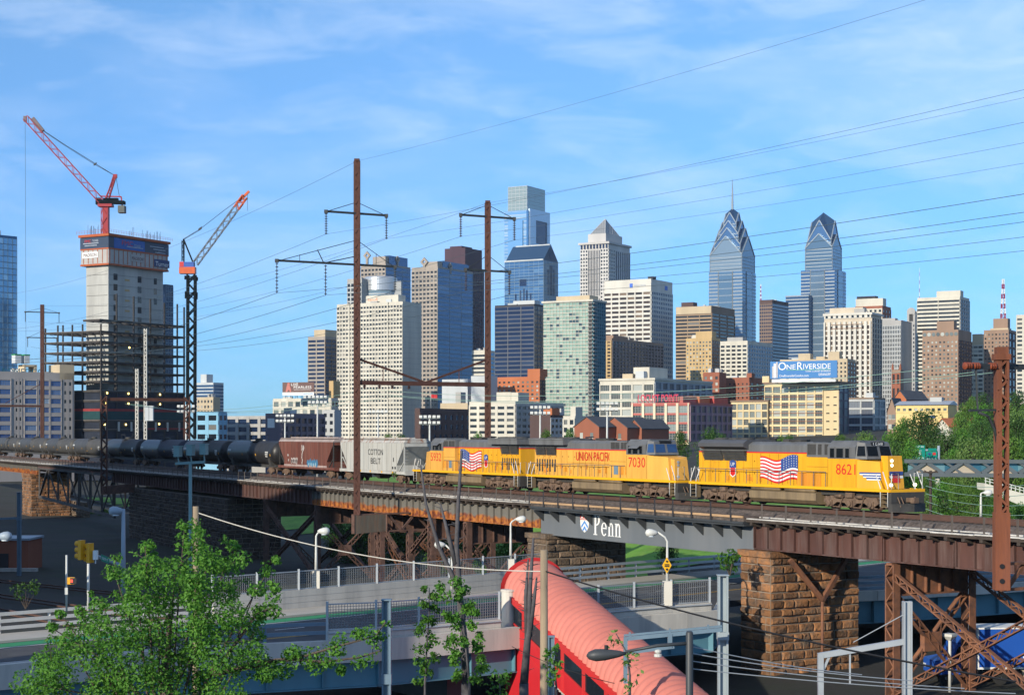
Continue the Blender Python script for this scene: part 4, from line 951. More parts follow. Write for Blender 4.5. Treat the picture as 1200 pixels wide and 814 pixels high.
    if ge:   # sun visor plate over the side window
        vb = MB()
        for sg in (-1, 1): vb.prism([(xc0+.7, sg*1.5, 4.3), (xc0+2.0, sg*1.5, 4.3), (xc0+2.0, sg*1.85, 4.05), (xc0+.7, sg*1.85, 4.05)], (0, 0, .03))
        B(vb, 'window_visor', m_lgrey, cab)
    nb = MB(); nb.box(xs-.5, xs-.38, -.55, .55, 4.45, 4.68); B(nb, 'number_board', m_black, cab)
    # nose
    b = MB(); zt = 3.5
    b.hexa([(xc1, -1.5, 1.59), (xn-.45, -.95, 1.59), (xn-.45, .95, 1.59), (xc1, 1.5, 1.59), (xc1, -1.48, zt), (xn-.75, -.9, zt-.12), (xn-.75, .9, zt-.12), (xc1, 1.48, zt)])
    nose = B(b, 'nose', yel)
    b = MB(); b.hexa([(xn-.5, -.72, 1.6), (xn-.12, -.68, 1.6), (xn-.12, .68, 1.6), (xn-.5, .72, 1.6), (xn-.9, -.66, 3.78 if not ge else 3.3), (xn-.30, -.62, 3.78 if not ge else 3.2), (xn-.30, .62, 3.78 if not ge else 3.2), (xn-.9, .66, 3.78 if not ge else 3.3)]); B(b, 'nose_door', yel, nose)
    for z, y in ((3.45, .18), (3.15, .18)) if not ge else ((3.0, .15), (2.75, .15)):
        hb = MB(); hb.lathe([(.11, 0), (.11, .05)], (xn-.27, -y*0+S*.30, z), (1, 0, 0), 12); B(hb, 'headlight', m_headl if not ge else m_steel, nose)
    for y in (-1.05, 1.05):
        hb = MB(); hb.lathe([(.11, -.1), (.11, .03)], (10.72, y, 1.88), (1, 0, 0), 12); B(hb, 'ditch_light', m_headl if not ge else m_steel, nose)
    # pilot plate, coupler, plough, steps
    b = MB(); b.box(10.9, 11.15, -1.45, 1.45, .55, 1.42); b.prism([(10.9, -1.5, .12), (11.25, -1.45, .12), (11.75, 0, .12), (11.25, 1.45, .12), (10.9, 1.5, .12)], (0, 0, .55)) if not flip else None
    B(b, 'pilot_plate', m_rad); b = MB(); b.box(-11.15, -10.9, -1.45, 1.45, .45, 1.42); B(b, 'pilot_plate', m_rad)
    b = MB()
    for e in (-1, 1):
        b.box(*sorted((e*11.1, e*11.7)), -.16, .16, .78, 1.05); b.box(*sorted((e*11.6, e*11.95)), -.2, .2, .72, 1.08)
        for y in (-.6, .6, -.9): b.tube([(e*11.15, y, 1.1), (e*11.35, y, .75), (e*11.45, y, .45)], .04, 5)
    B(b, 'coupler', m_truck)
    for e in (-1, 1):
        for sg in (-1, 1):
            b = MB()
            for i in range(4): b.box(*sorted((e*10.25, e*10.85)), *sorted((sg*1.1, sg*1.5)), .42+i*.28, .46+i*.28)
            b.box(*sorted((e*10.18, e*10.22)), *sorted((sg*1.1, sg*1.5)), .4, 1.5); B(b, 'step', m_tank)
            b = MB()
            b.tube([(e*10.2, sg*1.53, .45), (e*10.2, sg*1.53, 1.7), (e*9.75, sg*1.5, 2.55)], .035, 6); b.tube([(e*10.9, sg*1.53, .45), (e*10.9, sg*1.53, 1.75), (e*10.4, sg*1.5, 2.75)], .035, 6)
            b.tube([(e*11.05, sg*1.35, 1.6), (e*11.05, sg*1.35, 2.6), (e*11.0, sg*.7, 2.65), (e*11.0, sg*.7, 1.6)], .03, 6); B(b, 'grab_rail', m_hand)
    # handrails along the walkway
    b = MB(); x = xr0+.2
    xe = xc0-.2
    for sg in (-1, 1):
        b.tube([(xr0-.2, sg*1.48, 2.62), (xe, sg*1.48, 2.62)], .028, 5); xx = xr0+.2
        while xx < xe: b.tube([(xx, sg*1.5, 1.55), (xx, sg*1.48, 2.62)], .028, 5); xx += 1.25
    B(b, 'handrail', m_handd)
    b = MB(); b.box(-10.3, 10.3, -.45, .45, .22, 1.04); B(b, 'piping', m_rad)
    # fuel tank and air reservoirs
    b = MB(); b.prism([(-3.7, -1.15, .35), (-3.7, -1.5, .62), (-3.7, -1.5, 1.12), (-3.7, -1.2, 1.2), (-3.7, 1.2, 1.2), (-3.7, 1.5, 1.12), (-3.7, 1.5, .62), (-3.7, 1.15, .35)], (7.4, 0, 0)); B(b, 'fuel_tank', m_tank)
    b = MB(); b.smooth = True
    for sg in (-1, 1):
        for x0 in (-3.6, .2): b.lathe([(.05, 0), (.17, .04), (.17, 3.2), (.05, 3.25)], (x0, sg*1.28, 1.33), (1, 0, 0), 12)
    B(b, 'air_reservoir', m_tank)
    loco_truck(t, -7.0*k+.0); loco_truck(t, 7.0*k)
    # lettering
    y = S*1.512
    lb = MB(); lb.text(num, ((xc0+.35 if ge else xc0+.9) if S < 0 else xc0+2.7, y, 2.5 if not ge else 2.55), xd, UP, .78 if ge else .70, width=2.3 if ge else 1.95); B(lb, 'road_number', m_redstripe)
    yh = S*(hw+.045)
    if num == '7030':
        lb = MB(); lb.text('UNION PACIFIC', (-3.75, yh, 2.95), xd, UP, .74, width=5.3); B(lb, 'lettering', m_redstripe)
    elif num == '8621':
        b = flag_mb(1.25, 3.62, 4.2, 1.75, S*(hw+.045), flip=-1, sg=S); B(b, 'flag_decal', [m_redstripe, m_white, m_flagblue])
    else:
        b = flag_mb(1.45, 3.62, 4.4, 1.8, S*(hw+.045), flip=-1, sg=S); B(b, 'flag_decal', [m_redstripe, m_white, m_flagblue])
    if num != '7030':
        x0 = xr0+3.9 if num == '8621' else -4.2
        b = MB(); q = lambda pts, m, o: (setattr(b, 'm', m), b.face([(x0+x, S*(hw+.03+o), z) for x, z in pts]))
        q([(0, 2.2), (.35, 2.0), (.7, 2.2), (.7, 2.85), (0, 2.85)], 1, 0); q([(.06, 2.25), (.35, 2.08), (.64, 2.25), (.64, 2.8), (.06, 2.8)], 0, .004); q([(-.04, 2.72), (.74, 2.72), (.74, 3.2), (.35, 3.3), (-.04, 3.2)], 2, .008)
        b.m = 1; b.text('UP', (x0+.1 if S < 0 else x0+.6, S*(hw+.045), 2.85), xd, UP, .26, width=.48); B(b, 'shield_emblem', [m_redstripe, m_white, m_flagblue])
    if num == '8621':  # wing emblem across the nose corner
        b = MB()
        def nq(u0, u1, z0, z1, m):
            A = Vector((xc1, S*1.5, 0)); Bq = Vector((xn-.45, S*.95, 0)); f = lambda u, z: A.lerp(Bq, u)+Vector((-.17*(z-1.59)/1.9*u, S*.015, z)); b.m = m; b.face([f(u0, z0), f(u1, z0), f(u1, z1), f(u0+.0, z1)])
        for i in range(3): nq(.10+.14*i, .98, 2.58-.17*i, 2.68-.17*i, 0); nq(.12+.14*i, .98, 2.50-.17*i, 2.58-.17*i, 1)
        def fq(y0, y1, z0, z1, m): b.m = m; b.face([(xn-.11-.10*(z0-1.6)/2+.0, y0, z0), (xn-.11-.10*(z0-1.6)/2, y1, z0), (xn-.11-.10*(z1-1.6)/2, y1, z1), (xn-.11-.10*(z1-1.6)/2, y0, z1)])
        fq(-.6, .6, 2.5, 2.75, 0); fq(-.6, .6, 2.3, 2.46, 1); fq(-.32, .32, 2.0, 2.7, 2); fq(-.3, .3, 2.45, 2.68, 0)
        B(b, 'wing_emblem', [m_flagblue, m_white, m_redstripe], nose)
        b = MB(); b.m = 0; b.text('8621', (xs-.37, .42, 4.47), (0, -1, 0), UP, .18, width=.84); B(b, 'board_number', m_white, cab)
    return t
loco('8621', 'emd', 821, 1071, 'leading yellow locomotive numbered 8621 with a waving flag and lit headlights')
loco('7030', 'ge', 630, 817, 'middle yellow locomotive numbered 7030 with red lettering along the hood')
loco('5932', 'ge', 498, 629, 'rearmost yellow locomotive numbered 5932 with its cab facing left', flip=True)
# freight cars
def car_truck(parent, cx):
    b = MB()
    for sg in (-1, 1):
        out = [(-1.2, .55), (-.95, .75), (-.45, .95), (.45, .95), (.95, .75), (1.2, .55), (1.1, .35), (.75, .38), (.45, .2), (-.45, .2), (-.75, .38), (-1.1, .35)]
        b.prism([(cx+x, sg*1.0, z) for x, z in out], (0, sg*.16, 0))
        for wx in (-.88, .88): b.lathe([(.17, 0), (.17, .1)], (cx+wx, sg*1.16, .48), (0, sg, 0), 10)
        for k in (-.2, 0, .2): b.lathe([(.08, 0), (.08, .4)], (cx+k, sg*1.1, .35), UP, 8)
    b.box(cx-.25, cx+.25, -1.1, 1.1, .5, .95)
    t = b.build('truck', m_truck, parent)
    for wx in (-.88, .88):
        wb = MB()
        for sg in (-1, 1): wheel_mb(wb, cx+wx, sg*.75, .46, .12, 14)
        wb.tube([(cx+wx, -.8, .46), (cx+wx, .8, .46)], .08, 8); wb.build('wheelset', m_wheel, t)
def car_root(px0, px1, name, label, cat, group):
    a0, a1 = apx(px0), apx(px1); p, tg = cl((a0+a1)/2)
    return thing(name, label, cat, V3(p.x, p.y, RAIL), math.atan2(tg.y, tg.x), group), (a1-a0)
def tank_car(px0, px1, label, mt, seed, panel=True):
    t, L = car_root(px0, px1, 'tank_car', label, 'tank car', 'tank cars of the freight train'); h = L/2-.9; r = 1.5; rnd = random.Random(seed)
    b = MB(); b.smooth = True; zc = 2.75
    b.lathe([(.02, -h), (.6, -h+.06), (1.1, -h+.25), (1.38, -h+.5), (r, -h+.85), (r, -.6), (r+.015, -.58), (r+.015, .58), (r, .6), (r, h-.85), (1.38, h-.5), (1.1, h-.25), (.6, h-.06), (.02, h)], (0, 0, zc), (1, 0, 0), 28); b.build('tank', mt, t)
    b = MB(); b.box(-h-.6, h+.6, -.35, .35, .85, 1.25)
    for e in (-1, 1): b.box(*sorted((e*(h+.2), e*(h+.8))), -1.4, 1.4, 1.05, 1.25); b.box(*sorted((e*(h+.7), e*(h+1.1))), -.15, .15, .8, 1.05)
    for e in (-1, 1): b.hexa([(e*(h-2.2)-.4, -1.1, 1.1), (e*(h-2.2)+.4, -1.1, 1.1), (e*(h-2.2)+.4, 1.1, 1.1), (e*(h-2.2)-.4, 1.1, 1.1), (e*(h-2.2)-.4, -1.35, 2.1), (e*(h-2.2)+.4, -1.35, 2.1), (e*(h-2.2)+.4, 1.35, 2.1), (e*(h-2.2)-.4, 1.35, 2.1)])
    b.build('underframe', m_rad, t)
    b = MB(); b.lathe([(.5, 0), (.5, .35), (.45, .42), (.1, .45)], (0, 0, zc+r-.08), UP, 14); b.build('manway', m_rad, t)
    b = MB(); b.box(-1.3, 1.3, -.9, .9, zc+r-.03, zc+r+.02)
    for y in (-.9, .9): b.tube([(-1.3, y, zc+r), (-1.3, y, zc+r+.75), (1.3, y, zc+r+.75), (1.3, y, zc+r)], .03, 5)
    for y in (-1.45, 1.45):
        for x in (-.22, .22): b.tube([(x, y*1.08, 1.2), (x, y*1.08, zc), (x, y*.62, zc+r)], .025, 5)
        for i in range(9): b.bar((-.22, y*1.08, 1.3+i*.2), (.22, y*1.08, 1.3+i*.2), .025)
    b.build('platform', m_rad, t)
    b = MB()   # stencilled marks on the side facing the viewer
    def mark(x0, x1, z0, z1, m):
        b.m = m; n = 3
        for i in range(n):
            za, zb2 = z0+(z1-z0)*i/n, z0+(z1-z0)*(i+1)/n; f = lambda z: -math.sqrt(max(0, (r+.012)**2-(z-zc)**2))
            b.face([(x0, f(za), za), (x1, f(za), za), (x1, f(zb2), zb2), (x0, f(zb2), zb2)])
    for i in range(4): x = -h+1.6+i*(2*h-3)/3+rnd.uniform(-.3, .3); mark(x, x+.28, 2.35, 2.62, 1)
    x = h-3.2
    for i in range(3): mark(x, x+1.2-.2*i, 2.75-i*.26, 2.92-i*.26, 0)
    mark(-h+1.2, -h+2.6, 2.9, 3.15, 0)
    if rnd.random() < .6: mark(-1.0, .6, 2.0, 2.12, 1)
    b.build('stencil', [mat('stencil_white', (.5, .5, .48), .7), mat('stencil_yellow', (.6, .3, .02), .7)], t)
    for e in (-1, 1): car_truck(t, e*(h-1.9))
    return t
m_t1 = mat('tank_black', (.018, .018, .02), .42, var=.25, scale=.8, col2=(.035, .033, .03), streak=True); m_t2 = mat('tank_weathered_grey', (.07, .068, .064), .6, var=.2, scale=.8, col2=(.045, .042, .04), streak=True); m_t3 = mat('tank_blue_black', (.02, .025, .042), .4, var=.25, scale=.8)
for i, (p0, p1, lb, mt) in enumerate([(274, 336, 'black tank car coupled to the brown hopper', m_t1), (222, 274, 'black tank car with pale stencils, second left of the brown hopper', m_t1), (172, 222, 'blue black tank car behind the green floodlight boxes', m_t3), (131, 172, 'dark grey tank car immediately right of the low rusty portal pole', m_t1),
      (92, 131, 'grey tank car with orange lettering left of the low rusty portal pole', m_t2), (60, 92, 'weathered grey tank car third from the left edge', m_t2), (28, 60, 'weathered grey tank car second from the left edge', m_t2), (0, 28, 'weathered grey tank car nearest the left edge', m_t2), (-22, 0, 'tank car cut by the left edge of the frame', m_t2)]):
    tank_car(p0, p1, lb, mt, i+3)
def hopper(px0, px1, label, mt, mroof, text=None, graffiti=False, ribs=0):
    t, L = car_root(px0, px1, 'hopper_car', label, 'hopper car', 'covered hoppers of the freight train'); h = L/2-.75; S = -1
    b = MB(); zt, zb = 4.25, 1.25
    b.prism([(-h, -1.5, zt), (h, -1.5, zt), (h, -1.5, zt-.35), (h-2.0, -1.5, 1.95), (h-2.0, -1.5, zb), (-h+2.0, -1.5, zb), (-h+2.0, -1.5, 1.95), (-h, -1.5, zt-.35)], (0, 3.0, 0)); body = b.build('body', mt, t)
    b = MB(); b.prism([(-h-.05, -1.52, zt-.0), (-h-.05, -1.3, zt+.28), (-h-.05, -.6, zt+.42), (-h-.05, .6, zt+.42), (-h-.05, 1.3, zt+.28), (-h-.05, 1.52, zt)], (2*h+.1, 0, 0)); b.build('roof', mroof, t)
    b = MB()
    for i in range(5): b.box(-h+1.2+i*(2*h-2.4)/5, -h+1.0+(i+1)*(2*h-2.4)/5, -.35, .35, zt+.42, zt+.56)
    b.box(-h-.1, h+.1, .85, 1.25, zt+.38, zt+.44); b.box(-h-.1, h+.1, -1.25, -.85, zt+.38, zt+.44); b.build('hatch', mroof, t)
    b = MB(); b.box(-h-.3, h+.3, -1.5, 1.5, 1.02, 1.32)
    for e in (-1, 1): b.box(*sorted((e*h, e*(h+.35))), -1.4, 1.4, .95, 1.3); b.box(*sorted((e*(h+.3), e*(h+.8))), -.15, .15, .8, 1.05)
    b.build('side_sill', mt, t)
    b = MB()
    for e in (-1, 1):
        for y in (-1.4, 1.4): b.bar((e*(h-.05), y, 1.3), (e*(h-.05), y, zt), .12); b.bar((e*(h-1.9), y*.9, 1.3), (e*(h-.1), y*.9, 2.6), .1)
        for i in range(8): b.bar((e*(h+.02), -1.45, 1.5+i*.34), (e*(h+.02), -1.0, 1.5+i*.34), .03)
    b.build('end_frame', mt if ribs else m_rad, t)
    b = MB()
    for i in range(3): x = -h+3.4+(2*h-6.8)*i/2; b.hexa([(x-.3, -.5, .4), (x+.3, -.5, .4), (x+.3, .5, .4), (x-.3, .5, .4), (x-1.5, -1.2, 1.25), (x+1.5, -1.2, 1.25), (x+1.5, 1.2, 1.25), (x-1.5, 1.2, 1.25)])
    b.build('hopper_chute', m_rad, t)
    b = MB()
    for i in range(14): x = -h+.6+(2*h-1.2)*i/13; zl = 1.35 if abs(x) < h-2.1 else 1.95+(abs(x)-h+2.0)/2*1.95+.1; b.box(x-.015, x+.015, -1.512, -1.5, zl, zt-.02)
    b.build('panel_seam', m_rad if not ribs else m_lgrey, t)
    if text:
        mb = MB(); mb.text('COTTON', (-.7, -1.52, 2.95), (1, 0, 0), UP, .62, width=4.4); mb.text('BELT', (.1, -1.52, 2.0), (1, 0, 0), UP, .62, width=2.9); mb.build('lettering', m_black, t)
        mb = MB()
        for x in (-3.2, -.2, 3.2, 6.3): mb.box(x, x+.3, -1.53, -1.505, 1.1, 1.28)
        mb.build('reflector_mark', m_edge, t)
        mb = MB(); mb.box(h-2.9, h-2.75, -1.53, -1.505, 2.3, 2.75); mb.box(h-3.2, h-2.9, -1.53, -1.505, 1.55, 1.8); mb.box(h-2.5, h-2.2, -1.53, -1.505, 1.55, 1.8); mb.build('data_stencil', m_black, t)
    if graffiti:
        rnd = random.Random(4); g = MB()
        def blob(x, z, rx, rz, m, k=9):
            g.m = m; g.face([(x+rx*math.cos(6.283*i/k)*rnd.uniform(.7, 1.15), -1.517-.002*m, z+rz*math.sin(6.283*i/k)*rnd.uniform(.7, 1.15)) for i in range(k)])
        for i in range(5): blob(1.2+i*.75, 1.72+.12*(i % 2), .45, .45, 1)
        for i in range(4): blob(1.5+i*.75, 1.6, .2, .22, 2)
        for i in range(4): blob(-4.6+i*.6, 1.95, .38, .42, 0)
        for i in range(4): blob(-4.6+i*.6, 1.9, .2, .25, 3)
        for i in range(7): blob(-.9+.1*math.sin(i*2), 1.7+i*.33, .16, .22, 0)
        blob(-.45, 3.5, .3, .4, 0); blob(-6.0, 2.6, .25, .2, 0); blob(-5.8, 2.0, .2, .16, 0)
        g.build('graffiti', [mat('graffiti_white', (.42, .38, .36), .8), mat('graffiti_blue', (.05, .17, .30), .8), mat('graffiti_pale_blue', (.25, .40, .48), .8), mat('graffiti_black', (.05, .03, .03), .8)], t)
        w_ = MB(); w_.box(-h+2.0, h-2.0, -1.516, -1.503, 1.26, 1.5); w_.build('faded_band', mat('faded_pink_white', (.36, .27, .25), .8, var=.3, scale=1.5), t)
    for e in (-1, 1): car_truck(t, e*(h-1.7))
hopper(338, 407, 'rust brown covered hopper car with faded graffiti between the tank cars and the pale hopper', mat('boxcar_red_worn', (.135, .042, .028), .8, var=.25, scale=.7, col2=(.17, .075, .055), streak=True), mat('dusty_roof', (.33, .27, .25), .8, var=.2), graffiti=True)
hopper(411, 494, 'pale grey covered hopper car with black lettering behind the tall pole', mat('hopper_grey', (.46, .46, .43), .7, var=.10, scale=.7, col2=(.38, .36, .32), streak=True), mat('rusty_grey_roof', (.42, .41, .38), .8, var=.15, scale=.8, col2=(.25, .11, .06), streak=False, c2lo=.5, c2hi=.62), text=True, ribs=1)
# ------------------------------------------------------------------ skyline
g_dark = glass('office_glass_dark', (.012, .016, .022), (.04, .045, .05), (.16, .16, .15), .7, .92)
g_day = glass('daylit_window', (.03, .04, .045), (.16, .18, .17), (.42, .43, .38), .35, .7)
g_flat = glass('apartment_window', (.02, .025, .028), (.10, .10, .095), (.34, .32, .28), .5, .85)
g_blue = glass('blue_curtain_wall', (.065, .155, .28), (.09, .20, .34), (.16, .29, .42), .5, .9, rough=.12, metal=.55)
g_deep = glass('deep_blue_curtain_wall', (.03, .08, .165), (.045, .105, .20), (.08, .15, .26), .5, .9, rough=.14, metal=.5)
g_navy = glass('navy_glass', (.010, .022, .06), (.018, .035, .085), (.04, .06, .11), .6, .93, rough=.15, metal=.3)
g_pale = glass('pale_sky_glass', (.18, .34, .50), (.26, .44, .60), (.38, .55, .68), .5, .85, rough=.12, metal=.5)
g_green = glass('sea_green_glass', (.22, .31, .25), (.33, .42, .34), (.05, .085, .10), .62, .86, rough=.15, metal=.1)
g_tint = glass('teal_glass', (.04, .13, .20), (.08, .22, .30), (.18, .34, .40), .45, .8, rough=.12, metal=.3)
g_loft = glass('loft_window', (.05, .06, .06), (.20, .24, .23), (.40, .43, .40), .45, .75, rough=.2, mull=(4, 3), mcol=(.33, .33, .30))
g_loftd = glass('loft_window_shaded', (.03, .04, .06), (.07, .09, .12), (.16, .19, .22), .5, .8, rough=.3, spec=.25, mull=(4, 3), mcol=(.12, .11, .14))  # loft glass and mullions toned down, shade put into the colours
g_warm = glass('bronze_glass', (.03, .02, .015), (.07, .045, .03), (.20, .14, .09), .55, .85, rough=.15)
def wallm(n, c, c2=None, var=.15): return mat(n, c, .85, var=var, scale=.05, col2=c2, streak=True)
w_white = wallm('white_precast', (.58, .545, .455), (.49, .455, .38)); w_cream = wallm('cream_stucco', (.66, .53, .31), (.60, .47, .27)); w_grey = wallm('grey_concrete', (.38, .37, .35), (.31, .30, .29))
w_tan = wallm('tan_brick', (.52, .36, .17), (.45, .31, .15)); w_brown = wallm('brown_granite', (.24, .165, .115), (.20, .14, .10)); w_brick = wallm('red_brick', (.30, .105, .06), (.25, .09, .055)); w_orange = wallm('orange_brick', (.46, .15, .06), (.40, .13, .06))
w_stone = wallm('buff_granite', (.36, .31, .26), (.30, .26, .22)); w_maroon = wallm('maroon_granite', (.075, .04, .055), (.06, .035, .05)); w_navy = wallm('dark_cladding', (.035, .035, .045)); w_limestone = wallm('limestone', (.55, .47, .36), (.48, .41, .31))
w_bbrown = wallm('brown_brick', (.30, .20, .14), (.26, .17, .12)); w_pale = wallm('pale_panel', (.50, .52, .52)); w_bluepaint = wallm('sky_blue_paint', (.22, .45, .62)); w_purple = wallm('mauve_concrete', (.17, .14, .17), (.14, .12, .15)); w_lgrey = wallm('light_grey_panel', (.44, .45, .44))
w_dkbrown = wallm('dark_brown_brick', (.09, .055, .05)); w_ltan = wallm('light_tan_stone', (.52, .42, .28), (.46, .37, .25)); w_redtrim = wallm('red_spandrel', (.44, .13, .11)); w_yellow = wallm('yellow_stucco', (.68, .52, .22)); w_grid = wallm('grid_white', (.61, .58, .51)); w_hos = wallm('grey_brick_loft', (.40, .36, .33))
def fbox(mb, O, u, n, u0, u1, z0, z1, d0, d1):
    P = lambda a, d, z: O+u*a+n*d+UP*z
    mb.hexa([P(u0, d0, z0), P(u1, d0, z0), P(u1, d1, z0), P(u0, d1, z0), P(u0, d0, z1), P(u1, d0, z1), P(u1, d1, z1), P(u0, d1, z1)])
class Tower:
    """two visible faces meeting at a front corner: L goes left and back, R goes right and back"""
    def __init__(s, name, label, cat, xl, xc, xr, yt, Z, wall, th=30, zb=3, group=None, body=True, ylow=517):
        s.s = F/Z; s.Z = Z; s.xc, s.yt = xc, yt; th = R(th); c, sn = math.cos(th), math.sin(th)
        s.C = V3((xc-CX)/s.s, Z, zb); s.H = (HY-yt)/s.s+CZ-zb; s.c, s.sn = c, sn
        s.u = V3(-c, sn, 0); s.v = V3(sn, c, 0); s.nu = V3(-sn, -c, 0); s.nv = V3(c, -sn, 0)
        s.wl = s.ul(xl); s.wr = s.vr(xr); s.zlow = max(.5, CZ-(ylow-HY)/s.s-zb); s.wall = wall
        s.root = thing(name, label, cat, s.C, 0, group); s.nwin = 0; s.rest = {}; s.grid = {}
        if body:
            b = MB(); fbox(b, V3(0, 0, 0), s.u, s.v, 0, s.wl, 0, s.H, 0, s.wr); b.build('wall', wall, s.root)
    def ul(s, px): k = (px-CX)/F; return (s.C.x-k*s.Z)/(s.c+k*s.sn)
    def vr(s, px): k = (px-CX)/F; return (k*s.Z-s.C.x)/(s.sn-k*s.c)
    def zy(s, py): return (HY-py)/s.s+CZ-s.C.z
    def frame(s, f): return (s.u, s.nu, s.wl) if f == 'L' else (s.v, s.nv, s.wr)
    def facade(s, f, cols, fp, gl, relief=None, pier=.25, span=.35, proud=.35, top=2, edge=.0, z0=None, z1=None, u0=0, u1=None, part='facade_grid', off=0.0, rows=None, wname='window', O=None):
        u, n, W = s.frame(f); u1 = W if u1 is None else u1; O = O or V3(0, 0, 0)
        z1 = (s.H-top/s.s) if z1 is None else z1; z0 = s.zlow if z0 is None else z0
        rows = rows or max(1, int(round((z1-z0)/(fp/s.s)))); fh = (z1-z0)/rows; e = edge*(u1-u0); bw = (u1-u0-2*e)/cols
        relief = relief or s.wall
        mb = s.grid.setdefault((relief.name, part), (MB(), relief, part))[0]
        if proud > 0:
            if pier > 0:
                for i in range(cols+1):
                    a = u0+e+bw*i; h = bw*pier/2; fbox(mb, O, u, n, max(u0, a-h), min(u1, a+h), z0, z1, off-.05, off+proud)
            if span > 0:
                for j in range(rows+1):
                    z = z0+fh*j; h = fh*span/2; fbox(mb, O, u, n, u0, u1, max(z0, z-h), min(z1, z+h), off-.05, off+proud*.8)
            if e > 0:
                for a, b2 in ((u0, u0+e), (u1-e, u1)): fbox(mb, O, u, n, a, b2, z0, z1, off-.05, off+proud*.9)
        ww, wh = bw*(1-pier)*.99, fh*(1-span)*.99
        me = None; d = off+.04
        for j in range(rows-1, -1, -1):
            for i in range(cols):
                a = u0+e+bw*(i+.5); z = z0+fh*(j+.5); c = O+u*a+n*d+UP*z
                Q = [(-1, -1), (1, -1), (1, 1), (-1, 1)]
                if s.nwin < 100:
                    if me is None:
                        b = MB(); sg = -1 if f == 'L' else 1
                        b.face([u*(x*sg*ww/2)+UP*(y*wh/2) for x, y in Q], uv=[((x+1)/2, (y+1)/2) for x, y in Q]); o = b.build(wname, gl, s.root); me = o.data
                    else:
                        o = bpy.data.objects.new(wname, me); COL.objects.link(o); o.parent = s.root
                    o.location = c; s.nwin += 1
                else:
                    sg = -1 if f == 'L' else 1
                    s.rest.setdefault((gl.name, wname), (MB(), gl))[0].face([c+u*(x*sg*ww/2)+UP*(y*wh/2) for x, y in Q], uv=[((x+1)/2, (y+1)/2) for x, y in Q])
        return s
    def box(s, px0, px1, y0, y1, v0, v1, m, name='penthouse'):
        """box on the roof between photo columns/rows, set back v0..v1 from the left face"""
        a, b2 = s.ul(px1), s.ul(px0); mb = MB(); fbox(mb, V3(0, 0, 0), s.u, s.v, a, b2, s.zy(y1), s.zy(y0), v0, v1); return mb.build(name, m, s.root)
    def cornice(s, h, ov, m, z=None):
        z = s.H if z is None else z; mb = MB(); fbox(mb, V3(0, 0, 0), s.u, s.v, -ov, s.wl+ov, z-h, z+.15, -ov, s.wr+ov); mb.build('cornice', m, s.root); return s
    def sign(s, key, px0, px1, y0, y1, m, f='L', off=.6, name='sign_lettering'):
        mb = MB()
        if f == 'L': a = s.ul(px0); mb.text(key, s.u*a+s.nu*off+UP*s.zy(y1), -s.u, UP, (y1-y0)/s.s, width=abs(s.ul(px0)-s.ul(px1)))
        else: a = s.vr(px0); mb.text(key, s.v*a+s.nv*off+UP*s.zy(y1), s.v, UP, (y1-y0)/s.s, width=abs(s.vr(px0)-s.vr(px1)))
        return mb.build(name, m, s.root)
    def panel(s, px0, px1, y0, y1, m, f='L', off=.3, th=.25, name='sign_panel'):
        mb = MB(); u, n, W = s.frame(f); a, b2 = sorted((s.ul(px0), s.ul(px1))) if f == 'L' else sorted((s.vr(px0), s.vr(px1)))
        fbox(mb, V3(0, 0, 0), u, n, a, b2, s.zy(y1), s.zy(y0), off-th, off); return mb.build(name, m, s.root)
    def done(s):
        if len(s.grid) and s.wl > 6 and s.wr > 6:
            q = random.Random(int(s.xc*13+s.yt))
            for i in range(q.randint(2, 4)):
                a, v_, h = q.uniform(.1, .8)*s.wl, q.uniform(.15, .7)*s.wr, q.uniform(.8, 2.4); b = MB(); fbox(b, V3(0, 0, 0), s.u, s.v, a, a+q.uniform(1.2, min(5, s.wl*.18)+1.3), s.H-.05, s.H+h, v_, v_+q.uniform(1.2, 3)); b.build('roof_unit', q.choice((w_grey, w_lgrey, w_pale)), s.root)
        for (k, part), (mb, m, p) in s.grid.items(): mb.build(part, m, s.root)
        for (k, wn), (mb, gl) in s.rest.items(): tag(mb.build(wn, gl, s.root), kind='stuff')
        return s
def T(*a, **k): return Tower(*a, **k)
OFF = 'office tower'
# --- far left
t = T('glass_tower', 'blue glass tower cut by the left edge of the picture', OFF, -70, -30, 20, 272, 640, g_deep, th=40, ylow=470); t.facade('R', 9, 7.2, g_pale, m_bluesteel, .12, .12, .12, 3).facade('L', 7, 7.2, g_blue, m_bluesteel, .12, .12, .12, 3); t.done()
t = T('loft_building', 'grey shaded loft building with ribbon windows and old roof letters at the left edge', 'building', -75, -38, 87, 434, 560, w_hos, th=50)
for a0, a1, c in ((-36, 13, 3), (28, 43.5, 1), (44.5, 58, 1), (58.5, 72, 1)):
    t.facade('R', c, 10.4, g_loftd if 0 else glass('ribbon_glass_blue', (.05, .10, .25), (.12, .2, .38), (.28, .38, .5), .5, .75, mull=(5, 2), mcol=(.10, .1, .12)), w_hos, .10, .42, .3, 8, u0=t.vr(a0), u1=t.vr(a1), ylow=None) if 0 else t.facade('R', c, 10.4, g_loftb if 'g_loftb' in globals() else globals().setdefault('g_loftb', glass('ribbon_glass_blue', (.05, .10, .25), (.12, .2, .38), (.28, .38, .5), .5, .75, mull=(5, 2), mcol=(.10, .1, .12))), w_hos, .10, .42, .3, 8, u0=t.vr(a0), u1=t.vr(a1))
for a0, a1 in ((17, 26), (73.5, 85)): t.facade('R', 2, 10.4, g_dark, w_hos, .55, .6, .12, 8, u0=t.vr(a0), u1=t.vr(a1))
def rbox(t, px0, px1, y0, y1, d0, d1, m, name):
    mb = MB(); fbox(mb, V3(0, 0, 0), t.v, t.u, t.vr(px0), t.vr(px1), t.zy(y1), t.zy(y0), d0, d1); return mb.build(name, m, t.root)
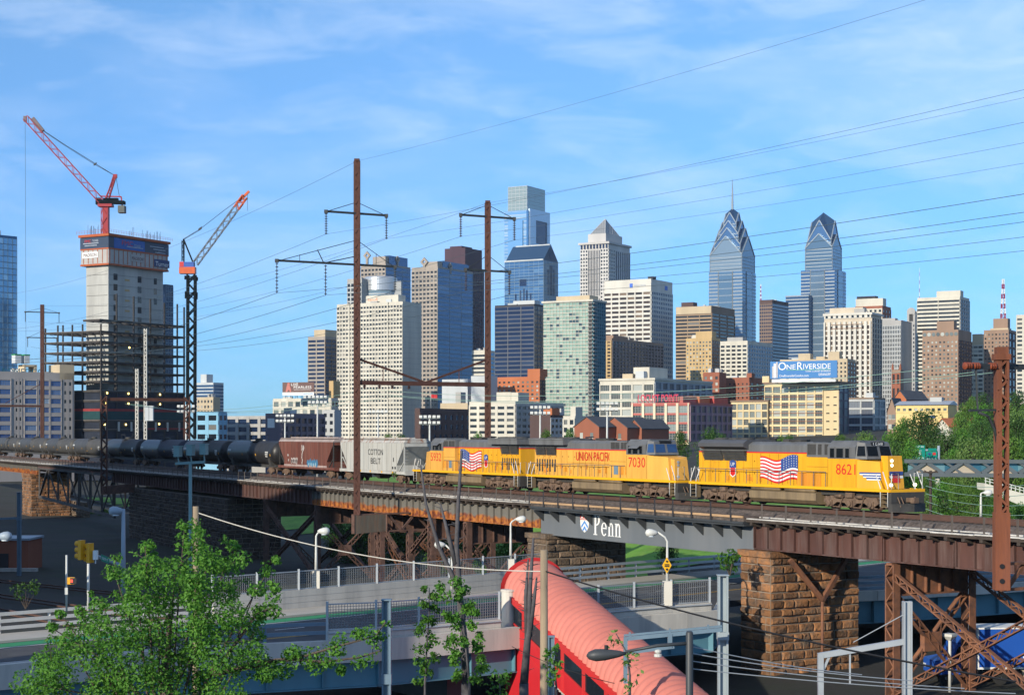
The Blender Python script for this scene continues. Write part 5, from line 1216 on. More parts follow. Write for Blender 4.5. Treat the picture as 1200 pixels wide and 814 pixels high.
rbox(t, 70, 87, 424, 445, .0, 9, w_ltan, 'penthouse'); rbox(t, 34, 49, 424.5, 427, 4, 9, w_ltan, 'canopy'); rbox(t, 34, 36, 425, 441, 4, 9, w_ltan, 'canopy_wall'); rbox(t, 46, 49, 425, 441, 4, 9, w_ltan, 'canopy_wall')
m_teal = mat('teal_letters', (.03, .16, .20), .5)
rbox(t, 2, 52, 434, 434.6, .5, .7, m_dark, 'sign_rail'); t.sign('ROMEDCO', 3, 52, 430, 437.5, m_teal, 'R', -.4)
for a0, a1 in ((25, 32), (36, 42)):
    o = rbox(t, a0, a1, 413, 423, 5, 8, m_lgrey if 0 else w_pale, 'roof_tank'); rbox(t, a0-.3, a1+.3, 412, 413.4, 4.9, 8.1, m_green, 'tank_rim')
t.done()
# --- tower under construction
Z = 600; ct = T('concrete_core', 'pale concrete elevator core with banners of a tower under construction', 'building', 101, 127, 191, 310, Z, mat('raw_concrete', (.45, .445, .41), .9, var=.14, scale=.12, col2=(.35, .345, .325), streak=True))
jm = MB()
for k in range(16):
    z = ct.H-3.5-k*3.75
    fbox(jm, V3(0, 0, 0), ct.u, ct.nu, .4, ct.wl-.4, z, z+.16, -.02, .06); fbox(jm, V3(0, 0, 0), ct.v, ct.nv, .4, ct.wr-.4, z, z+.12, -.02, .06)
jm.build('pour_joint', m_dconc, ct.root)
for px, hh in ((135.3, 1.0), (163.5, 1.0), (182, .8)):
    for k in range(14):
        if px == 182 and k in (3, 4, 5): continue
        z = ct.H-3.9-k*3.75-1.4; a = ct.vr(px); mb = MB(); fbox(mb, V3(0, 0, 0), ct.v, ct.nv, a-1.0*hh, a+1.0*hh, z, z+2.3, -.02, .05); mb.build('door_opening', g_warm if k % 3 else m_black, ct.root)
for k in range(12):
    a = ct.vr(149); z = ct.H-5.2-k*3.75; mb = MB(); fbox(mb, V3(0, 0, 0), ct.v, ct.nv, a-1.2, a+1.2, z, z+.7, -.02, .1); mb.build('timber_patch', w_tan, ct.root)
def core_ring(y0, y1, ov, m, name):
    mb = MB(); fbox(mb, V3(0, 0, 0), ct.u, ct.v, -ov, ct.wl+ov, ct.zy(y1), ct.zy(y0), -ov, ct.wr+ov); return mb.build(name, m, ct.root)
m_form = mat('formwork_grey', (.40, .38, .36), .8, var=.1, scale=.3); m_orange = mat('orange_platform', (.40, .085, .02), .6, var=.15, scale=.8)
core_ring(291, 310, 1.3, m_form, 'formwork'); core_ring(308.6, 310.6, 1.5, m_orange, 'platform'); core_ring(290.5, 292, 1.5, m_orange, 'platform'); core_ring(274, 277, 2.0, m_orange, 'platform')
m_ban = mat('banner_navy', (.03, .05, .09), .5, var=.06); m_ban2 = mat('banner_blue', (.02, .10, .36), .5, var=.06)
core_ring(277.6, 290.5, 1.5, m_ban, 'banner')
mb = MB(); a0, a1 = ct.vr(130), ct.vr(166); fbox(mb, V3(0, 0, 0), ct.v, ct.nv, a0, a1, ct.zy(290.2), ct.zy(278), 1.4, 1.56); mb.build('banner_panel', m_ban2, ct.root)
m_text = mat('faded_white_letters', (.42, .46, .52), .6)
ct.sign('FMC', 103, 110.5, 280, 283.4, m_red, 'L', 1.62); ct.sign('TOWER', 112, 119, 280.3, 283, m_text, 'L', 1.62)
ct.sign('FMC', 139, 152, 280.3, 285.5, m_red, 'R', 1.62); ct.sign('TOWER', 153, 161, 283, 286.2, m_text, 'R', 1.62)
lb = MB()
for px0, px1, y, f in ((101, 119, 285, 'L'), (103, 117, 287.5, 'L'), (145, 164, 287.2, 'R'), (172, 188, 283.0, 'R'), (176, 190, 286, 'R'), (178, 190, 289.5, 'R')):
    u, n, W = ct.frame(f); g = ct.ul if f == 'L' else ct.vr; a, b2 = sorted((g(px0), g(px1))); k = a
    while k < b2: fbox(lb, V3(0, 0, 0), u, n, k, min(k+.35, b2), ct.zy(y), ct.zy(y)+.32, 1.5, 1.63); k += .5
lb.build('small_print', m_text, ct.root)
ct.panel(100, 118, 294.5, 301.5, m_white, 'L', 1.5); ct.sign('MADISON', 101.5, 116.5, 296, 300, mat('dark_red_letters', (.10, .02, .03), .6), 'L', 1.55)
ct.panel(150, 165, 295, 303, m_form, 'R', 1.5); ct.sign('MADISON', 151, 164, 297.5, 301.5, mat('dark_red_letters_dark', (.10, .02, .03), .6), 'R', 1.55)
ct.panel(177, 195, 297, 306, mat('sign_dark_blue', (.015, .035, .13), .5), 'R', 1.55); ct.sign('Turner', 178.5, 194, 299.5, 305, m_white, 'R', 1.6)
rb = MB(); rnd = random.Random(2)
for f, lst in (('R', (172, 174, 176, 179, 181, 183, 187, 189, 190, 160, 156)), ('L', (102, 103.5, 105, 106.5, 107.5, 114, 115))):
    u, n, W = ct.frame(f); g = ct.ul if f == 'L' else ct.vr
    for px in lst:
        for q in range(2): p = u*(g(px)+rnd.uniform(-.5, .5))-n*rnd.uniform(.5, 2)+UP*ct.zy(274); rb.tube([p, p+UP*rnd.uniform(2.2, 4.2)], .05, 4)
rb.build('rebar', m_dark, ct.root)
rb = MB()
for f in ('L', 'R'):
    u, n, W = ct.frame(f); k = -2.5
    while k < W+2.5: rb.tube([u*k+n*2.5+UP*ct.zy(273.5), u*k+n*2.5+UP*(ct.zy(273.5)+1.25)], .04, 4); k += 1.3
    for h in (.6, 1.2): rb.bar(u*(-2.5)+n*2.5+UP*(ct.zy(273.5)+h), u*(W+2.5)+n*2.5+UP*(ct.zy(273.5)+h), .05)
rb.build('guard_rail', m_orange, ct.root)
vb = MB()
for f in ('L', 'R'):
    u, n, W = ct.frame(f); k = -.8
    while k < W+1.2: fbox(vb, V3(0, 0, 0), u, n, k, k+.22, ct.zy(308), ct.zy(292), 1.2, 1.42); k += 2.3
vb.build('formwork_wale', m_orange, ct.root); ct.done()
# steel floors round the core
m_sfl = mat('dark_floor_steel', (.045, .04, .038), .8, var=.2, scale=.3); m_deckc = mat('floor_edge_concrete', (.20, .18, .16), .85, var=.15, scale=.3)
sf = Tower('half_built_tower', 'dark open steel floors of a tower going up round the pale concrete core', 'building', 52, 117, 217, 376, Z-16, m_sfl, body=False)
ysL = [388, 399.5, 411.5, 423, 434.5, 446, 457.5, 469, 481, 492, 503]; ysR = [374, 387.5]+ysL[1:]
HX = sf.H
for i, y in enumerate(ysR):
    z = sf.zy(y); b = MB(); 
    D0 = 8 if i == 0 else sf.wl
    for k in range(10): v_ = (sf.wr-.4)*k/9; fbox(b, V3(0, 0, 0), sf.u, sf.v, 0, D0, z-.6, z, v_, v_+.4)
    for k in range(8 if i else 3): u_ = (D0-.4)*k/(7 if i else 2); fbox(b, V3(0, 0, 0), sf.u, sf.v, u_, u_+.4, z-.55, z-.01, 0, sf.wr)
    o = b.build('floor_slab', m_sfl, sf.root)
    b = MB(); fbox(b, V3(0, 0, 0), sf.u, sf.v, -.12, D0+.12, z+.002, z+.16, -.12, .6); fbox(b, V3(0, 0, 0), sf.u, sf.v, -.12, .6, z+.004, z+.158, .6, sf.wr+.12); b.build('slab_edge', m_deckc, o)
zg = .3
for px in (52.5, 67, 73, 84, 96, 117.5):
    b = MB(); fbox(b, V3(0, 0, 0), sf.u, sf.nu, sf.ul(px)-.22, sf.ul(px)+.22, zg, sf.zy(379+(0 if px > 60 else 3)), -.55, -.1); b.build('column', m_sfl, sf.root)
for px, yt_ in ((137.5, 342), (157.5, 343), (177, 344), (193.5, 347), (208.5, 347), (216.5, 350)):
    b = MB(); fbox(b, V3(0, 0, 0), sf.v, sf.nv, sf.vr(px)-.25, sf.vr(px)+.25, zg, sf.zy(yt_), -.55, -.1); b.build('column', m_sfl, sf.root)
for u_ in (6, 14, 22):
    for v_ in (14, 28):
        b = MB(); p = sf.u*u_+sf.v*v_; b.box(p.x-.3, p.x+.3, p.y-.3, p.y+.3, zg, sf.zy(392)); b.build('column', m_sfl, sf.root)
b = MB(); fbox(b, V3(0, 0, 0), sf.u, sf.v, .4, sf.wl-.4, zg, sf.zy(458), .4, sf.wr-.4); b.build('lower_storeys', mat('dark_net', (.018, .024, .04), .9, var=.3, scale=.2), sf.root)
b = MB()
for f in ('L', 'R'):
    u, n, W = sf.frame(f); 
    fbox(b, V3(0, 0, 0), u, n, -.2, W+.2, sf.zy(491), sf.zy(481.5), -.1, .15)
b.build('green_netting', mat('green_netting', (.012, .05, .055), .9, var=.2, scale=.3), sf.root)
b = MB()
for f in ('L', 'R'):
    u, n, W = sf.frame(f); fbox(b, V3(0, 0, 0), u, n, -.2, W+.2, sf.zy(481.5), sf.zy(478.5), -.1, .17)
    if f == 'R': fbox(b, V3(0, 0, 0), u, n, W*.5, W+.2, sf.zy(503), sf.zy(501), -.1, .17); fbox(b, V3(0, 0, 0), u, n, W*.2, W*.7, sf.zy(467), sf.zy(465), -.1, .17)
b.build('red_banding', mat('red_netting', (.25, .03, .03), .8, var=.2), sf.root)
b = MB(); fbox(b, V3(0, 0, 0), sf.v, sf.nv, 0, sf.wr, sf.zy(504), sf.zy(494), -.3, -.05)
b.build('ground_storey', m_black, sf.root)
for k in range(7):
    b = MB(); a = sf.wr*(k+.4)/7; fbox(b, V3(0, 0, 0), sf.v, sf.nv, a, a+.8, sf.zy(505), sf.zy(494), -.05, .25); b.build('concrete_column', m_conc, sf.root)
wl = MB(); lm = lamp('work_light', (1, .72, .2), 5)
for px, y in ((125, 460), (150, 460), (187, 460), (124, 472), (150, 472), (187, 472), (147, 497), (186, 496), (122, 497), (151, 405)):
    a = sf.vr(px) if px > 117 else sf.ul(px); wl.obox(sf.v*a+sf.nv*.25+UP*sf.zy(y), sf.v, sf.nv, UP, .3, .05, .3)
wl.build('work_light', lm, sf.root)
t = Tower('dark_lift_shaft', 'dark blue black hoist tower behind the right side of the concrete core', 'building', 191, 194, 203, 333, 640, g_navy, ylow=510); t.facade('R', 3, 6, g_navy, m_bluesteel, .15, .2, .1, 2); t.done()
# site hoists: two pale masts and cars
for px, yt_, lb in ((160.5, 432, 'shorter'), (170.5, 385, 'taller')):
    p0 = at(px, 510, 560); b = MB(); b.lattice(at(px, 516, 560), at(px, yt_, 560), .8, .8, up=(0, 1, 0), step=1.2, t=.22); solo(b, 'hoist_mast', m_conc2, f'{lb} pale hoist mast in front of the dark steel floors', 'hoist', at(px, 516, 560), 'site hoist masts')
for px in (172.5, 177.5):
    b = MB(); c = at(px, 484, 556); b.box(c.x-.65, c.x+.65, c.y-.7, c.y+.7, c.z-2.2, c.z+2.2); b.box(c.x-.75, c.x+.75, c.y-.8, c.y+.8, c.z+2.2, c.z+2.5); b.box(c.x-.75, c.x+.75, c.y-.8, c.y+.8, c.z-2.5, c.z-2.2); solo(b, 'hoist_car', w_pale, 'left pale hoist car beside the taller mast' if px < 175 else 'right pale hoist car beside the taller mast', 'hoist', c-UP*2.5, 'site hoist cars')
# cranes
m_cred = mat('crane_red', (.32, .012, .022), .5, var=.12, scale=.4); m_cdk = mat('crane_dark', (.006, .011, .014), .9, spec=.1, var=.2); m_cor = mat('crane_orange', (.60, .10, .02), .5); m_cbl = mat('crane_blue', (.03, .10, .38), .5)
def boxlat(b, p, q, wd, t, up=(0, 1, 0), step=None):
    p, q = Vector(p), Vector(q); d = q-p; L = d.length; d.normalize(); a = d.cross(Vector(up)).normalized(); c = a.cross(d); n = max(2, int(L/(step or wd*1.2)))
    for x in (-1, 1):
        for y in (-1, 1): b.bar(p+(a*x+c*y)*wd/2, q+(a*x+c*y)*wd/2, t*1.5)
    for i in range(n):
        e = L*i/n; f = L*(i+1)/n; g = 1 if i % 2 else -1
        for s_, o_ in ((a, c), (c, a)):
            for y in (-1, 1): b.bar(p+d*e+s_*g*wd/2+o_*y*wd/2, p+d*f-s_*g*wd/2+o_*y*wd/2, t)
Zc = 612; A = lambda x, y, z=Zc: at(x, y, z)
c = A(123, 272); t = thing('tower_crane', 'red luffing tower crane standing on top of the concrete core', 'crane', c)
b = MB(); boxlat(b, A(123.3, 276), A(123.3, 242), 2.4, .16); b.build('mast', m_cred, t, off=c)
b = MB(); b.obox(A(124.5, 258), (1, 0, 0), (0, 1, 0), UP, 1.0, 1.0, 5.5); b.obox(A(124, 241), (1, 0, 0), (0, 1, 0), UP, 2.6, 1.8, .5); b.build('climbing_frame', m_cred, t, off=c)
b = MB(); b.obox(A(132, 237), (1, 0, -.04), (0, 1, 0), UP, 4.5, 1.4, .6); b.obox(A(130, 235), (1, 0, 0), (0, 1, 0), UP, 2.6, 1.1, .8); b.build('machinery_deck', m_cdk, t, off=c)
b = MB(); b.obox(A(143, 245.5), (1, 0, 0), (0, 1, 0), UP, 1.2, 1.6, 1.3); b.build('counterweight', mat('counterweight', (.12, .13, .12), .8), t, off=c)
b = MB(); b.bar(A(118, 230), A(142, 230.5), .45); b.bar(A(142, 230.5), A(143.5, 243), .45); b.bar(A(127, 236), A(134.8, 206), .55); b.bar(A(122, 236), A(134.8, 206), .4); boxlat(b, A(125, 236), A(134.8, 206), 1.0, .12); b.obox(A(135, 206.5), (1, 0, 0), (0, 1, 0), UP, .7, .5, .7); b.build('a_frame', m_cred, t, off=c)
b = MB(); b.obox(A(115.5, 236), (1, 0, 0), (0, 1, 0), UP, .9, 1, 1.2); b.build('cab', m_cdk, t, off=c)
b = MB(); boxlat(b, A(119, 236), A(30, 138), 2.0, .16, step=2.0); b.build('jib', m_cred, t, off=c)
b = MB(); b.bar(A(50, 154), A(38, 139), 1.3, 1.6); b.obox(A(29.5, 139.5), (1, 0, 0), (0, 1, 0), UP, .5, .6, 1.0); b.build('jib_head', mat('crane_head_grey', (.18, .13, .13), .7), t, off=c)
b = MB(); b.tube([A(134.8, 206), A(112, 192), A(75, 169), A(51, 153)], .10, 4); b.tube([A(134.8, 206), A(111, 192.8), A(75, 170), A(51, 154)], .08, 4); b.tube([A(136, 208), A(140, 231)], .08, 4); b.obox(A(111.5, 192.3), (1, 0, .6), (0, 1, 0), UP, .5, .3, .3); b.build('pendant_rope', m_dark, t, off=c)
b = MB(); b.tube([A(29.5, 142), A(30.5, 420)], .05, 4); b.build('hoist_rope', m_arm, t, off=c)
Zc = 560; c = A(224, 512); t = thing('tower_crane', 'dark luffing tower crane with orange tip and blue cab right of the steel floors', 'crane', c)
b = MB(); boxlat(b, A(224, 514), A(224.5, 322), 2.7, .42, step=2.9); b.build('mast', m_cdk, t, off=c)
b = MB(); boxlat(b, A(224, 350), A(224.2, 342), 3.6, .3); boxlat(b, A(224, 328), A(224.2, 324), 3.8, .3); b.build('collar', m_cdk, t, off=c)
b = MB(); b.obox(A(220, 317), (1, 0, 0), (0, 1, 0), UP, 2.9, 1.6, 1.2); b.build('slewing_platform', m_cor, t, off=c)
b = MB(); b.obox(A(219.5, 310.5), (1, 0, 0), (0, 1, 0), UP, 2.6, 1.5, 1.0); b.build('machine_house', m_cbl, t, off=c)
b = MB(); b.obox(A(213.7, 310), (1, 0, 0), (0, 1, 0), UP, .8, 1.55, .9); b.build('sign_plate', m_red, t, off=c)
b = MB(); b.bar(A(215.5, 307), A(215, 280), .45); b.bar(A(226, 307), A(215, 280), .5); boxlat(b, A(214.5, 306), A(214.5, 282), .8, .12); b.build('a_frame', m_cdk, t, off=c)
b = MB(); boxlat(b, A(229, 309), A(279, 241), 1.9, .17, step=2.0); b.build('jib', mat('jib_grey', (.13, .145, .16), .5), t, off=c)
b = MB(); boxlat(b, A(277, 244), A(287, 230), 1.9, .22, step=1.6); b.bar(A(280, 236), A(292, 224), .8); b.build('jib_tip', m_cor, t, off=c)
b = MB(); b.tube([A(215, 280), A(235, 268), A(262, 247), A(284, 231)], .09, 4); b.tube([A(215, 281), A(235, 269)], .09, 4); b.obox(A(234.5, 268), (1, 0, .7), (0, 1, 0), UP, .6, .3, .4); b.tube([A(290, 226), A(290, 247)], .06, 4); b.build('pendant_rope', m_dark, t, off=c)
# --- left low district
def low(name, label, xl, xc, xr, yt, Z, wall, specs, cat='building', **k):
    t = T(name, label, cat, xl, xc, xr, yt, Z, wall, **k)
    for f, cols, fp, gl, kw in specs: t.facade(f, cols, fp, gl, **kw)
    return t
low('distant_office', 'hazy blue grey office block right of the dark crane mast', 228, 250, 262, 448, 1700, w_pale, [('L', 1, 4, g_deep, dict(pier=0, span=.35, proud=.3, relief=w_pale)), ('R', 1, 4, g_deep, dict(pier=0, span=.35, proud=.3))]).box(232, 239, 438, 448, 4, 14, w_pale); 
low('beige_block', 'small beige block below the hazy office', 231, 250, 258, 465, 1000, w_ltan, [('L', 5, 6, g_flat, dict(pier=.5, span=.5, proud=.15))]).done()
low('blue_building', 'pale sky blue painted building right of the crane mast', 230, 256, 266, 482, 690, w_bluepaint, [('L', 2, 13, g_dark, dict(pier=.3, span=.45, proud=.3)), ('R', 2, 13, g_navy, dict(pier=.3, span=.5, proud=.2))]).done()
low('parking_garage', 'grey concrete parking garage with dark openings', 266, 318, 326, 487, 700, w_grey, [('L', 4, 9.4, g_navy, dict(pier=.25, span=.4, proud=.8, top=2)), ('R', 1, 9.4, g_dark, dict(pier=.2, span=.4, proud=.4))]).done()
tb = low('parking_garage', 'long mauve parking garage with a cream banner at its left end', 311, 330, 380, 484, 670, w_purple, [('R', 7, 9.6, g_navy, dict(pier=.25, span=.38, proud=.6, top=4))]); tb.panel(314, 322, 490, 501, m_white, 'L'); tb.done()
low('grey_house_block', 'small pale block with dark windows left of the white apartment tower', 378, 392, 400, 480, 720, w_lgrey, [('L', 2, 8, g_dark, dict(pier=.5, span=.5, proud=.15))]).done()
tb = low('cream_warehouse', 'cream warehouse with tall windows under the brown billboard', 320, 388, 396, 466, 880, w_white, [('L', 8, 9, g_day, dict(pier=.35, span=.4, proud=.3)), ('R', 2, 9, g_dark, dict(pier=.4, span=.4, proud=.3))]); tb.box(355, 372, 462, 466, 3, 12, w_pale); tb.box(383, 388, 446, 466, 2, 8, w_tan); tb.done()
def billboard(name, label, px0, px1, y0, y1, Z, th, face_m, ybase):
    th = R(th); C = at(px1, y1, Z); u = V3(-math.cos(th), math.sin(th), 0); n = V3(-math.sin(th), -math.cos(th), 0); k = (px0-CX)/F; W = (C.x-k*Z)/(math.cos(th)+k*math.sin(th)); H = (y1-y0)/(F/Z)
    t = thing(name, label, 'billboard', C-UP*((ybase-y1)/(F/Z))); b = MB(); fbox(b, V3(*C), u, n, 0, W, 0, H, -.5, 0); b.build('panel', face_m, t, off=t.location)
    b = MB(); drop = (ybase-y1)/(F/Z)
    for i in range(6): p = C+u*(W*(i+.5)/6)-n*.4; b.bar(p-UP*drop, p, .25); b.bar(p-UP*drop-n*2, p+UP*H*.6-n*.1, .18)
    b.build('support', m_dark, t, off=t.location); return t, C, u, n, W, H
m_bb = mat('billboard_brown', (.13, .065, .055), .6, var=.2, scale=.15); 
t, C, u, n, W, H = billboard('billboard', 'small brown billboard with white slogan on a cream warehouse roof', 331, 368, 447.5, 463, 872, 20, m_bb, 466)
q = lambda b, x0, x1, y0, y1, o=.03: b.face([C+u*(W*(1-x0))+n*o+UP*H*y0, C+u*(W*(1-x1))+n*o+UP*H*y0, C+u*(W*(1-x1))+n*o+UP*H*y1, C+u*(W*(1-x0))+n*o+UP*H*y1])
b = MB(); q(b, 0, 1, 0, .24, .02); b.text('LIVE', C+u*(W*.72)+n*.04+UP*H*.74, -u, UP, H*.20, width=W*.22); b.text('FEARLESS', C+u*(W*.64)+n*.04+UP*H*.52, -u, UP, H*.20, width=W*.56); q(b, .36, .9, .42, .44); b.build('lettering', m_white, t, off=t.location)
b = MB(); b.face([C+u*(W*(1-x))+n*.05+UP*H*y for x, y in ((.10, .3), (.16, .95), (.22, .98), (.24, .7), (.28, .4), (.26, .2), (.2, .45), (.14, .25))]); b.build('figure_shape', mat('billboard_figure', (.5, .16, .13), .6), t, off=t.location)
b = MB(); q(b, .66, .97, .1, .16, .05); b.build('logo_bar', mat('billboard_blue', (.06, .25, .55), .5), t, off=t.location)
# --- centre left towers
t = T('brown_tower', 'brown tower with strong window bands left of the white apartment tower', OFF, 361, 381, 396, 394, 1300, w_stone); t.facade('L', 2, 4.8, g_navy, None, .12, .45, .4, 3).facade('R', 2, 4.8, g_navy, w_brown, .1, .4, .3, 3); t.box(368, 381, 386, 394, 0.05, t.wr*.9, w_ltan); t.done()
t = T('white_apartment_tower', 'tall white apartment tower with a fine grid of windows and a blank right side', 'apartment tower', 395, 472, 494, 353, 1150, w_white)
t.facade('L', 22, 5.0, g_flat, w_white, .30, .50, .5, 3); fins = MB()
for px in (410, 455): fbox(fins, V3(0, 0, 0), t.u, t.nu, t.ul(px)-.35, t.ul(px)+.35, 1, t.H, .2, .9)
fins.build('fin', w_white, t.root)
jt = MB()
for k in range(24): fbox(jt, V3(0, 0, 0), t.v, t.nv, .3, t.wr-.3, t.H-3-k*3.6, t.H-2.85-k*3.6, -.02, .05)
jt.build('panel_joint', w_grey, t.root); t.box(424, 462, 344, 353, 5, 14, w_white); t.box(432, 440, 351, 353, 2, 5, w_grey, 'roof_unit'); pm = MB(); a0, a1 = t.ul(438), t.ul(425.5); fbox(pm, V3(0, 0, 0), t.u, t.nu, a0, a1, t.zy(351.5), t.zy(343.6), -4.98, -4.9); pm.build('sign_panel', w_white, t.root)
mb = MB(); mb.text('sanofi', t.u*t.ul(426.5)+t.nu*(-4.86)+UP*t.zy(350), -t.u, UP, 2.0, width=abs(t.ul(426.5)-t.ul(437.5))); mb.build('sign_lettering', mat('sign_orange', (.70, .16, .03), .5), t.root); t.done()
# curved front building
t = T('curved_glass_building', 'building with a round silver crown and blue glass behind the white apartment tower', OFF, 407, 424, 462, 326, 1320, w_pale, body=False)
b = MB(); fbox(b, V3(0, 0, 0), t.u, t.v, 0, t.wl, 0, t.zy(326), 0, 12); b.build('wing', w_grey, t.root); t.facade('L', 4, 5.5, g_dark, w_lgrey, .3, .3, .4, 5); O = t.v*12+t.u*2
s_ = 1/t.s; b = MB(); b.smooth = True; cc = V3(20*s_, 16, 0); rr = 19*s_
b.lathe([(rr, 0), (rr, t.zy(339))], cc, UP, 40); b.build('drum', g_pale, t.root); b = MB(); b.smooth = False; b.lathe([(rr+.6, t.zy(339)), (rr+.6, t.zy(324)), (rr*.9, t.zy(322.5)), (rr*.5, t.zy(322.2))], cc, UP, 40); b.build('crown', mat('silver_crown', (.50, .52, .54), .35, metal=.5, var=.05), t.root)
b = MB(); 
for k in range(9): b.lathe([(rr+.15, t.zy(344+k*5)), (rr+.15, t.zy(343+k*5))], cc, UP, 40)
b.build('floor_line', w_pale, t.root); b = MB(); b.box(cc.x+rr-2, cc.x+rr+6*s_, 10, 24, 0, t.zy(328)); b.build('wing', w_lgrey, t.root); t.done()
def commerce(label, xl, xc, xr, yt, Z, dia, ym):
    t = T('granite_tower', label, OFF, xl, xc, xr, yt, Z, w_stone, group='twin towers with diamond finials'); t.facade('L', 7, 5.0, g_dark, w_stone, .35, .5, .5, 4); t.facade('R', 3, 5.0, g_deep, m_bluesteel, .04, .22, .15, 2); rnd = 0
    a0 = t.ul(xc-(xc-xl)*.55); b = MB(); fbox(b, V3(0, 0, 0), t.u, t.v, 1, a0, t.H, t.zy(ym), 1, t.wr*.72); b.build('attic', w_stone, t.root)
    s_ = 1/t.s
    for px, py, r, d in dia:
        if d == 'L': c = t.u*t.ul(px)+t.nu*.4+UP*t.zy(py); uu, nn = t.u, t.nu
        else: c = t.v*t.vr(px)+t.nv*.4+UP*t.zy(py); uu, nn = t.v, t.nv
        r *= s_; 
        b = MB(); ins = r*.40
        for (x0, z0), (x1, z1) in zip([(0, r), (-r, 0), (0, -r), (r, 0)], [(-r, 0), (0, -r), (r, 0), (0, r)]):
            k = ins/r; b.hexa([c+uu*x0+UP*z0-nn*1.5, c+uu*x1+UP*z1-nn*1.5, c+uu*x1*k+UP*z1*k-nn*1.5, c+uu*x0*k+UP*z0*k-nn*1.5, c+uu*x0+UP*z0, c+uu*x1+UP*z1, c+uu*x1*k+UP*z1*k, c+uu*x0*k+UP*z0*k])
        b.obox(c-UP*r*1.3-nn*.7, uu, nn, UP, r*.28, .75, r*.6); b.build('diamond_finial', w_stone, t.root)
    b = MB(); fbox(b, V3(0, 0, 0), t.v, t.nv, t.wr*.15, t.wr*.9, t.H, t.zy(ym-1.5), -6, -.5); b.build('sloped_attic', g_deep, t.root); t.done()
commerce('left twin granite tower with diamond finials behind the round silver crown', 423, 452, 481, 309, 1560, [(430, 298, 5.2, 'L'), (466, 302, 4.5, 'R')], 300)
commerce('right twin granite and blue glass tower with diamond finial', 482.5, 513, 554, 312, 1420, [(497, 306, 5.5, 'L'), (528, 310, 4.5, 'R')], 306)
t = T('maroon_tower', 'dark maroon stepped tower left of the far tall pole', OFF, 519, 545, 567, 312, 1800, w_maroon); t.facade('L', 8, 4.2, g_navy, w_maroon, .35, .25, .4, 1).facade('R', 8, 4.2, g_navy, w_maroon, .35, .25, .4, 1)
t.box(521, 545, 290, 312, .3, t.wr*.9, w_maroon, 'upper_tier'); t.box(526, 540, 287.5, 290, 2, t.wr*.6, w_maroon, 'upper_tier'); b = MB()
for (px, y0, y1) in ((545.5, 342, 375), (545.5, 322, 332), (550, 335, 342)): fbox(b, V3(0, 0, 0), t.v, t.nv, t.vr(px)-.6, t.vr(px)+.6, t.zy(y1), t.zy(y0), .3, .5)
b.build('light_strip', w_ltan, t.root); t.done()
low('pale_office', 'small pale office block between the dark towers behind the far pole', 553, 568, 582, 410, 1400, w_white, [('L', 1, 5, g_dark, dict(pier=0, span=.5, proud=.3, top=4)), ('R', 4, 5, g_blue, dict(pier=.1, span=.4, proud=.2))]).done()
# tall glass tower with open crown
Z = 1950; t = T('glass_skyscraper', 'tallest glass skyscraper with a pale cut out crown', OFF, 591, 617, 644, 246, Z, g_pale, body=False); s_ = 1/t.s
def obl(x0, x1, y0, y1, v0, v1, m, name): return t.box(x0, x1, y0, y1, v0, v1, m, name)
W2 = t.wr
b = MB(); fbox(b, V3(0, 0, 0), t.u, t.v, 0, t.wl, 0, t.zy(246), 0, W2); sh = b.build('shaft', g_pale, t.root); t.facade('L', 1, 4, g_pale, m_steel, 0, .12, .12, 1)
b = MB(); fbox(b, V3(0, 0, 0), t.u, t.v, 1.5, t.wl-3, t.zy(246), t.zy(217), 4, W2-14*s_*.6); b.build('core_crown', glass('crown_glass', (.20, .27, .27), (.24, .31, .30), (.30, .36, .35), .4, .8, rough=.2, metal=.3), t.root)
fg = MB()
for k in range(8): z = t.zy(246)+k*(t.zy(217)-t.zy(246))/7; fbox(fg, V3(0, 0, 0), t.u, t.v, 1.3, t.wl-2.8, z-.18, z+.18, 3.8, W2-14*s_*.6+.2)
for k in range(6): a = 1.5+(t.wl-4.5)*k/5; fbox(fg, V3(0, 0, 0), t.u, t.nu, a-.15, a+.15, t.zy(246), t.zy(217), -4.1, -3.75)
fg.build('crown_mullion', m_steel, t.root)
for a, b2, m in ((t.ul(613), t.ul(596), g_pale),): 
    b = MB(); fbox(b, V3(0, 0, 0), t.u, t.nu, a, b2, 1, t.zy(258), .1, 1.5); b.build('bay', g_pale, t.root)
b = MB(); r0, r1 = t.vr(620), t.vr(643.5); zt, zb2 = t.zy(243.5), t.zy(290)
fr = [(r0, r0+(r1-r0)*.30, zb2, zt), (r1-(r1-r0)*.14, r1, zb2, zt), (r0+(r1-r0)*.30, r1-(r1-r0)*.14, t.zy(256), zt), (r0+(r1-r0)*.30, r1-(r1-r0)*.14, zb2, t.zy(283.5))]
for a, c2, z0, z1 in fr: fbox(b, V3(0, 0, 0), t.v, t.nv, a, c2, z0, z1, -2, 1.2)
b.build('crown_frame', mat('pale_blue_frame', (.50, .62, .74), .3, metal=.2, var=.03), t.root)
b = MB(); fbox(b, V3(0, 0, 0), t.v, t.nv, r0+(r1-r0)*.30, r1-(r1-r0)*.14, t.zy(283.5), t.zy(256), -2, .12); b.build('winter_garden', g_navy, t.root); t.facade('R', 6, 4, g_blue, m_steel, .06, .15, .12, 1, z1=t.zy(292)); t.done()
